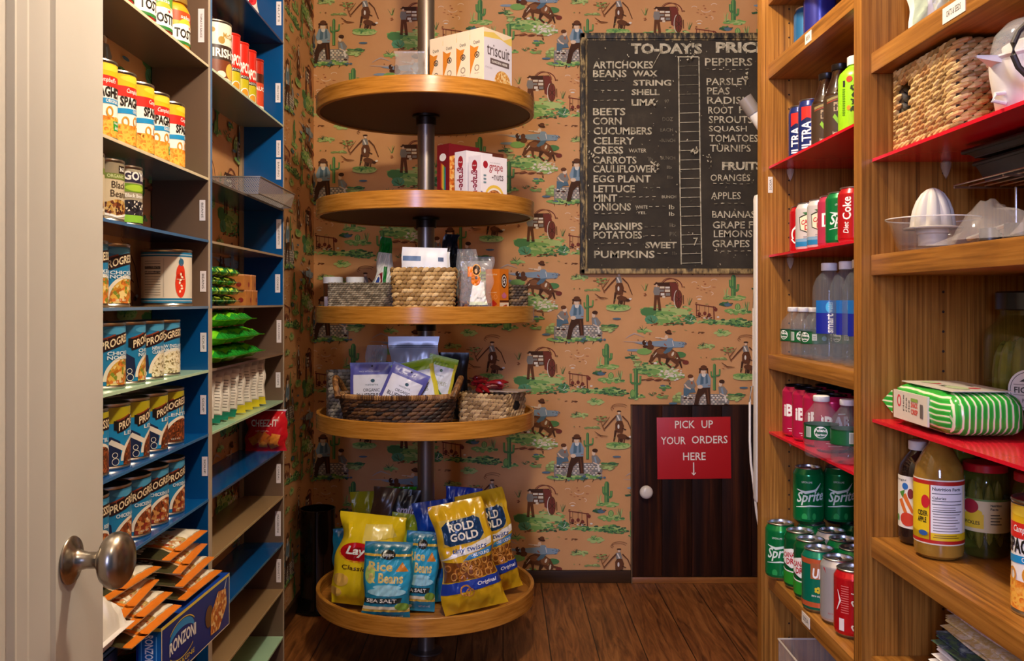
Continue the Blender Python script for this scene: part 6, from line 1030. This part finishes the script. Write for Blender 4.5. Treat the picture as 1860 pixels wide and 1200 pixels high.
def green_t(l, sf, R): dec(l, sf, C('#d8402a', .35), EL(.010, .142, .006, .008)); dec(l, sf, ink, RC(-.004, .124, .001, .140)); dec(l, sf, C('#5a8a1a', .35), *[RC(-.005, .05+.006*i, .001, .0535+.006*i) for i in range(12)]); dec(l, sf, C('#e08a2a', .35), EL(.009, .068, .004, .006)); q = random.Random(6); dec(l, sf, C('#16301a', .35), *[ST([(.018+q.uniform(-.006, .006), .125-.018*i), (.020+q.uniform(-.006, .008), .117-.018*i), (.016+q.uniform(-.006, .008), .112-.018*i)], [.003, .005, .002]) for i in range(4) for _ in range(3)])
gt = bottle('green_tea_bottle', [(0, .003), (.030, .001), (.036, .006), (.036, .150), (.033, .163), (.022, .178), (.0165, .184), (.0165, .195), (0, .195)], LIM, (.0195, .184, .208, capw), (.0363, .006, .152, None, green_t))
gt((.651, 1.665, g2_), rad(-62), 'lime green tea bottle with white cap and dark brush lettering', scale=(.95, .95, .70)); gt((.724, 1.625, g2_), rad(-30), 'lime green tea bottle standing behind another near the divider', scale=(.95, .95, .70))
# clear bin on the bottom shelf
cb_ = MB(); cf = film('clear_bin', '#d9cfc4', .16, .1); e_ = film('clear_bin_edge', '#e8dccc', .55, .1)
bx = P(1411, 1160, 1.95); x0, x1, y0, y1, zt = .592, .72, 1.755, 1.95, bx.z
cb_.box(x0, x1, y0, y1, z1t(7), z1t(7)+.002, cf)
for a in ((x0, x0+.002, y0, y1), (x1-.002, x1, y0, y1), (x0, x1, y0, y0+.002), (x0, x1, y1-.002, y1)): cb_.box(*a, z1t(7), zt, cf)
cb_.tube([(x0, y0, zt), (x1, y0, zt), (x1, y1, zt), (x0, y1, zt)], .0022, e_, 6, True); tag(cb_.build('clear_bin', None, sharp=0, weld=False), 'empty clear plastic bin under the soda can shelf', 'bin')

# ================================================================ near bay
# top shelf
def wg(mb, sf, w, h): dec(mb, sf, C('#c8d0b4', .35), EL(w*.1, h*.4, w*.3, h*.3)); dec(mb, sf, C('#a8b8a0', .35), EL(-w*.35, h*.2, w*.1, h*.3))
wgb = pack('paper_bag', 'white bag with pale green print at the top of the near bay', 'bag', .10, .16, .06, C('#dcdccf', .4), wg, seed=71, wr=.004); wgb((.675, 1.395, z2t(0)), 0, rot=(0, 0, -.3))
MB_ = MB().lathe([(0, 0), (.034, 0), (.036, .004), (.036, .085), (.033, .09), (0, .09)], C('#3a2a24', .3), 30); tag(MB_.build('dark_jar', None, (.672, 1.285, z2t(0))), 'dark jar on the top shelf next to the white bag', 'jar')
# rope basket
rbk = thing('storage_basket', 'big braided seagrass basket with a hand hole on the upper red shelf', 'basket', (.744, 1.345, z2t(1)), rad(-90))
wv = weave(.200, .245, .130, 17, .0175, ['#a8854c', '#bd985a', '#c9a86a', '#8f6f3c', '#ae7f46', '#d0b076'], hole=(.12, .32, .48, .84), tilt=.32, thick=.0055, liner='#2a1a0e', rz=.60); wv.build('basket_body', rbk, sharp=0, weld=False)
# white spiral slicer with clear dome
WP = C('#e6e2de', .35); sl = thing('food_slicer', 'white kitchen slicer with clear domed lid and dark loop handle', 'appliance', (.655, 1.10, z2t(1))); sl.scale = (.86, .86, .80)
mb = MB().lathe([(0, 0), (.055, 0), (.060, .006), (.068, .060), (.0685, .074), (.072, .078), (.072, .081), (.062, .081), (.058, .010), (0, .008)], WP, 48); mb.build('bowl', sl, sharp=35)
mb = MB().add([(-.060, -.018, .079), (-.060, .018, .079), (-.096, .004, .083), (-.096, -.004, .083), (-.060, -.018, .066), (-.060, .018, .066), (-.094, 0, .080)], [(0, 1, 2, 3), (0, 3, 6, 4), (1, 5, 6, 2), (3, 2, 6), (4, 6, 5)], WP); mb.build('spout', sl)
mb = MB().lathe([(.040, .081), (.050, .083), (.052, .100), (.046, .104), (.02, .110), (0, .111)], WP, 40); mb.build('insert', sl, sharp=35)
mb = MB().lathe([(.066, .082), (.067, .095), (.062, .118), (.048, .134), (.026, .1385), (0, .1395)], film('clear_dome', '#eef0f0', .20, .06), 40); mb.build('dome_lid', sl, sharp=60)
mb = MB().tube([(-.030+.056*math.cos(a), -.076, .070+.050*math.sin(a)) for a in [rad(70+20*k) for k in range(15)]], .0042, C('#3c3632', .4), 10); mb.build('loop_handle', sl)
mb = MB().tube([(-.058, -.012, .024), (-.075, -.012, .022), (-.078, -.012, .012), (-.06, -.012, .008)], .0032, WP, 8); mb.build('side_hook', sl)
# juicer
ju = thing('citrus_juicer', 'white citrus reamer in a clear plastic bowl on the oak shelf', 'juicer', (.640, 1.352, z2t(2)))
jb = film('juicer_clear', '#a8a098', .16, .05); MB().lathe([(0, .003), (.042, .003), (.046, .001), (.050, .008), (.060, .040), (.0655, .046), (.0655, .048), (.058, .044), (.046, .010), (0, .007)], jb, 44).build('bowl', ju, sharp=50)
MB().tube([(.0655*math.cos(2*PI*k/40), .0655*math.sin(2*PI*k/40), .047) for k in range(40)], .0010, film('clear_edge', '#f2ece4', .6, .1), 6, True).build('bowl_rim', ju)
WJ = C('#cdc6b8', .45); MB().lathe([(0, .0072), (.020, .0072), (.020, .024), (.0225, .026), (.0225, .034), (0, .034)], WJ, 32).build('stem', ju, sharp=35)
mb = MB(); nn = 64; pr = [(.030, .034), (.0315, .036), (.0305, .046), (.028, .060), (.023, .074), (.016, .085), (.008, .0915), (.002, .0935)]
rings = []
for r_, z_ in pr: rings.append([(r_*(1-.16*abs(math.cos(4*a))**6*(1 if z_ > .035 else 0))*math.cos(a), r_*(1-.16*abs(math.cos(4*a))**6*(1 if z_ > .035 else 0))*math.sin(a), z_) for a in [2*PI*k/nn for k in range(nn)]])
mb.add([p for r_ in rings for p in r_], [(i*nn+k, i*nn+(k+1) % nn, (i+1)*nn+(k+1) % nn, (i+1)*nn+k) for i in range(len(pr)-1) for k in range(nn)]+[tuple(range((len(pr)-1)*nn, len(pr)*nn))], WJ); mb.lathe([(.040, .032), (.041, .034), (.030, .036)], WJ, 40); mb.build('reamer', ju, sharp=50)
# wire rack with black trays
rk = thing('wire_rack', 'chrome wire rack with legs standing on the oak shelf', 'rack', (.786, 1.20, z2t(2)))
cp = C('#b5a08a', .3, .9); zr = .094
mb = MB()
for k in range(12): x = -.125+.25*k/11; mb.tube([(x, -.13, zr), (x, .13, zr)], .0013, cp, 6)
for y in (-.13, 0, .13): mb.tube([(-.125, y, zr-.0026), (.125, y, zr-.0026)], .0017, cp, 6)
mb.build('wire_grid', rk)
for x, y in ((-.075, -.115), (.10, -.12), (-.04, .12), (.10, .12)): MB().tube([(x, y, zr-.003), (x, y, .0012)], .0019, C('#cfc8bf', .3, .9), 8).build('leg', rk)
BT = C('#17130f', .4)
def ntray(label, loc, w, d, h, rz_, tab=False):
    t = MB(); t.box(-w/2, w/2, -d/2, d/2, 0, .003, BT, .001)
    lo = [(-w/2, -d/2), (w/2, -d/2), (w/2, d/2), (-w/2, d/2)]; hi = [(a*1.10, b*1.10) for a, b in lo]
    t.add([(a, b, .002) for a, b in lo]+[(a, b, h) for a, b in hi], [(i, (i+1) % 4, 4+(i+1) % 4, 4+i) for i in range(4)], BT); t.tube([(a, b, h) for a, b in hi], .0035, BT, 6, True)
    tag(t.build('black_tray', None, loc, (0, 0, rad(rz_))), label, 'tray', 'black trays on the wire rack')
    if tab: pass
ntray('lower black baking tray lying on the wire rack', (.790, 1.20, z2t(2)+.0965), .20, .20, .026, 0); ntray('upper black baking tray stacked just below the red shelf', (.785, 1.20, z2t(2)+.1290), .215, .205, .010, 2)
tag(MB().box(-.010, .010, -.004, .004, 0, .004, C('#cfc4b4', .4), .001).build('white_clip', None, (.700, 1.09, z2t(2)+.1440), (0, 0, .1)), 'small white clip on the black trays', 'clip')
# plastic bag with gadget parts
pb = thing('plastic_bag', 'crumpled clear plastic bag of dark metal parts beside the juicer', 'bag', (.672, 1.185, z2t(2)))
mb = MB(); nu, nv = 26, 16; q = random.Random(17); g = [[None]*(nu+1) for _ in range(nv+1)]
for j in range(nv+1):
    for i in range(nu+1):
        u, v = i/nu, j/nv; hgt = max(0, math.sin(PI*min(1, u*1.25))**.8*math.sin(PI*v)**.7) if u < .8 else max(0, math.sin(PI*v)**.7)*(.95+.3*(u-.8))
        g[j][i] = (-.085+.10*v+.02*math.sin(u*9), .085-.25*u, .0015+.050*hgt+.006*hgt*(q.random()-.5)+.004*hgt*math.sin(23*u+9*v))
mb.add([p for r_ in g for p in r_], [(j*(nu+1)+i, j*(nu+1)+i+1, (j+1)*(nu+1)+i+1, (j+1)*(nu+1)+i) for j in range(nv) for i in range(nu)], film('crumpled_film', '#cfcac6', .20, .07)); mb.build('film', pb, sharp=25)
dk = C('#4a443f', .4, .3); mb = MB()
for x, y, z, r_ in ((-.04, -.005, .016, .012), (-.03, -.05, .018, .014), (-.045, -.085, .016, .011), (-.02, .02, .012, .009)): mb.lathe([(0, z-r_), (r_, z-r_), (r_, z+r_*.3), (0, z+r_*.3)], dk, 16, (x, y))
mb.tube([(-.05, .03, .008), (-.03, -.03, .022), (-.04, -.10, .012)], .003, C('#b5b0aa', .3, .8), 6); mb.build('metal_parts', pb)
tag(MB().lathe([(0, 0), (.045, 0), (.055, .01), (.058, .055), (.05, .066), (0, .068)], C('#1c1714', .3), 28).build('black_appliance', None, (.852, 1.235, z2t(2))), 'black round appliance base under the wire rack', 'appliance')
tag(MB().lathe([(0, .0), (.03, .002), (.04, .02), (.036, .045), (.02, .058), (0, .06)], C('#c9a57a', .4), 28).build('cream_bowl', None, (.742, 1.04, z2t(2))), 'pale cream rounded bowl under the wire rack at the frame edge', 'bowl')
# big pickle jar
pickle = mottled('pickles', [(.3, '#4a4a16'), (.5, '#76702a'), (.7, '#9a9440')], 26, .2, stretch=(1, 1, .35))
brine = film('brine_glass', '#5a5a18', .30, .04)
def bigj():
    t = thing('pickle_jar', 'huge pickle jar with black lid and round white label at the right edge', 'jar', (.802, 1.355, z2t(3)), rad(-10)); R = .076
    MB().lathe([(0, .004), (.060, .001), (R-.004, .006), (R, .016), (R, .130), (R-.004, .146), (.058, .160), (.054, .166), (.054, .176), (0, .176)], brine, 48).build('glass_jar', t, sharp=40)
    p_ = MB(); q = random.Random(2)
    for k in range(26): a = 2*PI*k/13+.2*(k//13); r_ = .050 if k < 13 else .026; p_.blob((r_*math.cos(a), r_*math.sin(a), .072+q.uniform(-.012, .012)), .014, .014, .056, pickle, Matrix.Rotation(q.uniform(-.12, .12), 3, 'X'), 9, 7)
    p_.build('pickles', t)
    l = MB(); sf = cyl(R+.0006); u0 = -.040; dec(l, sf, C('#d6d2c9', .45), EL(u0, .062, .030, .030, 36)); dec(l, sf, C('#3a3a38', .5), RG(u0, .062, .0265, .0265, .0009, 36), RC(u0-.022, .0695, u0+.022, .0702), RC(u0-.022, .0545, u0+.022, .0552), T('FIGARO', u0-.021, .0575, .042, .009, .02), T('PICKLES', u0-.010, .044, .020, .0055), PL((u0-.014, .074), (u0-.004, .081), (u0+.003, .077), (u0+.010, .081), (u0+.016, .074))); l.build('paper_label', t, weld=False)
    MB().lathe([(.055, .176), (.060, .178), (.060, .202), (.057, .2045), (0, .2045)], C('#15171c', .25), 44).build('lid', t, sharp=40)
bigj()
# green striped pack of rolls
def stripe_mat(ax):
    m, t, b = base('green_striped_film'); tc = t.nodes.new('ShaderNodeTexCoord'); sp_ = t.nodes.new('ShaderNodeSeparateXYZ'); t.links.new(tc.outputs['Object'], sp_.inputs[0])
    mu = N(t, 'ShaderNodeMath', operation='MULTIPLY'); t.links.new(sp_.outputs[ax], mu.inputs[0]); mu.inputs[1].default_value = 118
    n1 = N(t, 'ShaderNodeTexNoise', Scale=14.0); t.links.new(tc.outputs['Object'], n1.inputs['Vector']); ad = N(t, 'ShaderNodeMath', operation='ADD'); t.links.new(mu.outputs[0], ad.inputs[0]); t.links.new(n1.outputs[0], ad.inputs[1])
    fr_ = N(t, 'ShaderNodeMath', operation='FRACT'); t.links.new(ad.outputs[0], fr_.inputs[0]); r = ramp(t, [(0, '#dfe3b8'), (.18, '#e6e8c8'), (.26, '#2fae3a'), (.6, '#2f9a30'), (.9, '#3fb548'), (.97, '#dfe3b8')]); t.links.new(fr_.outputs[0], r.inputs[0]); t.links.new(r.outputs[0], b.inputs['Base Color']); b.inputs['Roughness'].default_value = .22; return m
gs = thing('snack_pack', 'flat green and white striped snack pack on the lower red shelf', 'pack', (.664, 1.335, z2t(3)+.0005), rad(-2)); grn_x, grn_z = stripe_mat(0), stripe_mat(2)
mb = MB(); W2, D2, HH = .054, .108, .062; nu, nv = 34, 12; gr = {}
def sq(a, n_): return math.copysign(abs(a)**n_, a)
def gp(u, v):      # rounded pillow: u around, v from the foot to the top
    a = 2*PI*u; b = -PI/2+PI*v; cb_ = max(0, math.cos(b))**.34; z = HH/2+HH/2*sq(math.sin(b), .55)
    x = W2*sq(math.cos(a), .32)*cb_; y = D2*sq(math.sin(a), .32)*cb_; k = 1-.10*abs(2*v-1)**2
    return (x*k+.0012*math.sin(40*z/HH+9*a), y*k+.0012*math.sin(31*z/HH+23*a), z+.0015*math.sin(8*a)*(v > .2)+.001)
for j in range(nv):
    for i in range(nu):
        a = 2*PI*(i+.5)/nu; m = grn_z if abs(math.cos(a)) > abs(math.sin(a)) else grn_x
        mb.add([gp(i/nu, j/nv), gp((i+1)/nu, j/nv), gp((i+1)/nu, (j+1)/nv), gp(i/nu, (j+1)/nv)], [(0, 1, 2, 3)], m)
mb.build('wrapper', gs, sharp=60)
pap = C('#d9d0c0', .28); mb = MB(); mb.box(-.042, .042, -.086, .086, HH+.0018, HH+.003, pap)
sf = flat((-.042, .086, HH+.003), (0, -1, 0), (1, 0, 0), .0003); dec(mb, sf, C('#c8283a', .35), EL(.05, .03, .010, .008), EL(.13, .05, .010, .008)); dec(mb, sf, ink, T('rice', .075, .02, .03, .016, .02, .2), T('roll', .115, .02, .03, .016, .02, .2), RC(.08, .06, .10, .063)); dec(mb, sf, C('#b8c89a', .35), EL(.03, .03, .02, .012), EL(.12, .03, .03, .012)); mb.build('top_label', gs, weld=False, sharp=0)
mb = MB(); xx = -W2-.0022; mb.box(xx, xx+.003, -.040, .082, .009, .052, pap)
sf = flat((xx, .082, .009), (0, -1, 0), (0, 0, 1), .0003); dec(mb, sf, C('#d83a4a', .35), RG(.022, .028, .006, .008, .003, 14)); dec(mb, sf, ink, *[T('rice', .036+.010*k, .014, .005, .024-.003*k, .01, 0, 1) for k in range(3)]); dec(mb, sf, C('#d8503a', .35), T('SNACK', .066, .022, .024, .008, .03), T('CRISP', .066, .012, .024, .008, .03)); dec(mb, sf, C('#8aa84a', .35), RC(.066, .031, .090, .036)); dec(mb, sf, C('#6a5f5a', .4), RC(.098, .010, .108, .030)); mb.build('side_label', gs, weld=False, sharp=0)
mb = MB().add([(-W2+.004, D2-.006, .012), (-W2-.004, D2+.016, .030), (-W2+.004, D2-.006, .050)], [(0, 1, 2)], grn_z); mb.build('end_seam', gs, weld=False); mb = MB().add([(W2*-.99, -D2+.004, .030), (W2*-1.06, -D2-.018, .024), (W2*-1.05, -D2-.017, .029), (W2*-.99, -D2+.004, .036)], [(0, 1, 2, 3)], film('clear_edge2', '#e8f0dc', .6, .1)); mb.build('end_seam', gs, weld=False)
# vinegars, pickles, can
g4b = z2t(4); gl = glass('clear_bottle_glass', '#e8e4da', .02, 1.3); drk = C('#2a1a14', .08); amb = mottled('cider_liquid', [(.3, '#86601f'), (.6, '#a07a30')], 20, .08)
def carrot(l, sf, R): dec(l, sf, C('#2f6ab0', .4), EL(.004, .104, .006, .006)); dec(l, sf, C('#d8702c', .4), PL((-.002, .088), (.006, .092), (.020, .060), (.016, .058)), PL((-.010, .078), (-.002, .082), (.012, .050), (.006, .050))); dec(l, sf, C('#c8402c', .4), EL(.008, .046, .014, .012)); dec(l, sf, C('#7a2a34', .4), EL(.014, .092, .005, .009)); dec(l, sf, C('#4f8a34', .4), PL((-.008, .092), (.004, .098), (0, .082)), EL(-.014, .046, .004, .006)); dec(l, sf, C('#2a2a2a', .5), T('vinegar', -.022, .112, .03, .005))
vb = bottle('vinegar_bottle', [(0, .003), (.026, .001), (.031, .006), (.032, .012), (.032, .125), (.030, .140), (.020, .156), (.0135, .164), (.0135, .176), (0, .176)], drk, (.0165, .167, .183, capw), (.0323, .030, .122, C('#e6e0d2', .45), carrot)); vb((.655, 1.430, g4b), rad(-72), 'dark bottle with white cap and a carrot picture label', scale=(.93, .93, .88))
def cider(l, sf, R):
    dec(l, sf, C('#b8241c', .4), RC(-.2, .026, .2, .031), RC(-.2, .114, .2, .120)); dec(l, sf, C('#e8c41c', .4), RC(-.2, .031, -.020, .114), RC(-.2, .031, .2, .042)); dec(l, sf, C('#b8241c', .4), RC(-.0215, .026, -.0195, .120)); dec(l, sf, W_, RC(-.0195, .042, .032, .114)); dec(l, sf, ink, T('Nutrition Facts', -.017, .106, .044, .005, .02), *[RC(-.0175, z, .030, z+.0011) for z in (.101, .090, .085, .074)], T('Calories', -.017, .093, .02, .004, .02)); dec(l, sf, C('#7a7068', .5), *[RC(-.016, .045+.0042*i, .026-.004*(i % 3), .0462+.0042*i) for i in range(7)], *[RC(-.016, .077+.0035*i, .018, .078+.0035*i) for i in range(2)]); dec(l, sf, C('#8a6a14', .5), RC(-.016, .035, .024, .0362), RC(-.014, .038, .02, .0392)); dec(l, sf, C('#2a1a14', .4), T('CIDER', -.042, .066, .018, .008, .03), T('APPLE', -.042, .056, .016, .008, .03)); dec(l, sf, RD, EL(-.028, .088, .007, .01)); dec(l, sf, C('#2f5a9a', .4), EL(-.032, .040, .008, .004))
ci = bottle('cider_vinegar_bottle', [(0, .003), (.030, .001), (.0365, .006), (.0375, .014), (.0375, .120), (.035, .140), (.024, .160), (.0155, .172), (.0145, .178), (.0145, .184), (0, .184)], amb, (.0165, .177, .1835, C('#1a1512', .3)), (.0378, .024, .122, C('#e8dfc8', .4), cider)); ci((.652, 1.358, g4b), rad(-14), 'amber cider vinegar bottle with red and yellow nutrition label', scale=(.92, .92, .97))
def pj(l, sf, R): dec(l, sf, C('#5a7a34', .45), RC(-.2, .098, .2, .101)); dec(l, sf, C('#d8b82a', .45), RC(-.042, .052, -.006, .076), EL(-.022, .078, .014, .006)); dec(l, sf, C('#9a1f2c', .45), EL(-.028, .088, .014, .012)); dec(l, sf, ink, T('PICKLES', -.038, .058, .026, .006, .02), T('Nutrition', .004, .090, .018, .004, .02), T('Facts', .004, .084, .012, .004, .02), *[RC(.004, .060+.005*i, .022-.003*(i % 2), .0615+.005*i) for i in range(4)])
pjs = bottle('pickle_jar', [(0, .003), (.030, .001), (.036, .005), (.037, .012), (.037, .128), (.034, .140), (.031, .144), (.031, .150), (0, .150)], film('pickle_glass', '#5a6020', .28, .04), (.0345, .144, .158, C('#b51620', .3)), (.0374, .046, .101, C('#cdbf92', .45), pj), extra=lambda t: (lambda p_: [p_.blob((.022*math.cos(2*PI*k/9), .022*math.sin(2*PI*k/9), .068+.006*(k % 3)), .009, .009, .052, pickle, Matrix.Rotation(.1*(k % 3-1), 3, 'X'), 8, 6) for k in range(9)] and p_.build('pickles', t))(MB()), cat='jar')
pjs((.7225, 1.360, g4b), rad(-22), 'jar of pickles with a red lid beside the cider vinegar', scale=(.88, .88, .88)); pjs((.752, 1.275, g4b), rad(-30), 'jar of pickles behind the ring pasta can at the right edge', scale=(.88, .88, .88))
can_sp((.660, 1.105, g4b), rad(-66), 'ring pasta can on the right hand oak shelf at the frame edge')
tag(MB().lathe([(0, 0), (.028, 0), (.03, .003), (.03, .11), (.026, .12), (.018, .128), (.018, .150), (0, .150)], C('#6a6a1e', .1), 28).build('oil_bottle', None, (.725, 1.432, g4b)), 'slim oil bottle half hidden behind the cider vinegar', 'bottle')
# folded printed cloths
cl_m = [mottled('printed_cloth_mauve', [(.35, '#eaded2'), (.5, '#c9adb2'), (.6, '#eadacd'), (.75, '#a07c8a')], 60, .8), mottled('printed_cloth_mustard', [(.35, '#e8dcc8'), (.5, '#d2b264'), (.62, '#e8dcc8'), (.8, '#b8983f')], 45, .8), mottled('printed_cloth_blue', [(.35, '#8a9a9a'), (.48, '#2a3350'), (.55, '#4f6a3f'), (.68, '#2b3348'), (.8, '#c8b8a8')], 40, .8), mottled('printed_cloth_white', [(.4, '#f0e9de'), (.6, '#f0e9de'), (.68, '#c86a64'), (.8, '#ece4d8')], 34, .8), mottled('printed_cloth_floral', [(.42, '#f0e9df'), (.56, '#f0e9df'), (.60, '#7a9a3a'), (.66, '#d8c83a'), (.75, '#5a5a7a')], 28, .8)]
def cloth(label, m, x, y, z, w, d, t_, rz_):
    mb = MB(); n = 5; nu = 18
    for k in range(n):      # folded layers joined by a rounded front fold
        z0 = t_*k/n; th_ = t_/n*.92; pts = []
        sec_ = [(w/2, z0), (-w/2+th_, z0), (-w/2+.3*th_, z0+.15*th_), (-w/2+.012*math.sin(k*2.1), z0+.5*th_), (-w/2+.3*th_, z0+.85*th_), (-w/2+th_, z0+th_), (w/2, z0+th_)]
        L = len(sec_); mb.add([(a+.003*math.sin(7*i/nu+k), -d/2+d*i/nu, b_+.002*math.sin(9*i/nu+k*1.3)*(1 if k else 0)+.0025) for i in range(nu+1) for a, b_ in sec_], [(i*L+j, i*L+(j+1) % L, (i+1)*L+(j+1) % L, (i+1)*L+j) for i in range(nu) for j in range(L)]+[tuple(range(L)), tuple(range(nu*L, (nu+1)*L))], m)
    tag(mb.build('folded_cloth', None, (x, y, z), (0, 0, rad(rz_)), sharp=50), label, 'cloth', 'folded cloths on the lowest oak shelf')
zc = z2t(5)
for k, (m, t_, dx, lb) in enumerate(((cl_m[4], .040, 0, 'white floral folded cloth at the bottom of the stack'), (cl_m[3], .022, .010, 'white and red folded cloth second from the bottom'), (cl_m[2], .020, .006, 'dark blue and green folded cloth in the middle of the stack'), (cl_m[1], .024, .016, 'mustard printed folded cloth second from the top'), (cl_m[0], .022, .022, 'mauve printed folded cloth on top of the stack'))):
    cloth(lb, m, .715+dx, 1.205-.01*k, zc, .18, .27, t_, -2+k); zc += t_+.0035
# ================================================================ things behind the bookcase end
D0 = 2.55
pole = MB(); a, b = P(1352, 178, D0), P(1392, 238, D0); cap_d = (b-a).normalized(); m_ = a+(b-a)*.45; c_ = a+(b-a)*2.6
pole.tube([a, m_], .0210, C('#8a8078', .4), 24); pole.tube([m_, b, c_, (c_.x+.05, D0, c_.z-.16), (c_.x+.06, D0, .5), (c_.x+.06, D0, .001)], .0185, C('#e6e0d6', .35), 24)
tag(pole.build('vacuum_wand', None), 'white tube with a grey end cap leaning out behind the bookcase', 'wand')
cord = MB(); wc = C('#e8e0d4', .4)
ps_ = [(1378, 392), (1371, 420), (1369, 560), (1369, 700), (1364.5, 702), (1362, 730), (1362, 800), (1364, 840), (1369, 880), (1374, 930), (1388, 1010)]
cord.tube([P(x, y, 2.30) for x, y in ps_]+[(.70, 2.26, .20), (.72, 2.22, .004), (.90, 2.22, .0035)], .0030, wc, 8); tag(cord.build('extension_cord', None), 'white cord hanging beside the oak bookcase end', 'cord')
up = MB(); up.box(.5768, .76, 2.0685, 2.10, P(0, 912, 2.085).z, P(0, 353, 2.085).z, C('#d9d4cc', .4), .010)
tag(up.build('slim_board', None), 'narrow white board edge hung on the far side of the bookcase', 'board')
ft = MB(); q0 = P(1358, 1195, 2.32); ft.add([(q0.x, 2.28, .001), (q0.x+.16, 2.28, .001), (q0.x+.16, 2.36, .001), (q0.x, 2.36, .001), (q0.x+.03, 2.285, .055), (q0.x+.16, 2.285, .055), (q0.x+.16, 2.355, .055), (q0.x+.03, 2.355, .055)], [(0, 3, 2, 1), (4, 5, 6, 7), (0, 1, 5, 4), (1, 2, 6, 5), (2, 3, 7, 6), (3, 0, 4, 7)], C('#e2dcd2', .4))
tag(ft.build('floor_wedge', None), 'white plastic wedge shape on the floor at the bookcase corner', 'wedge')
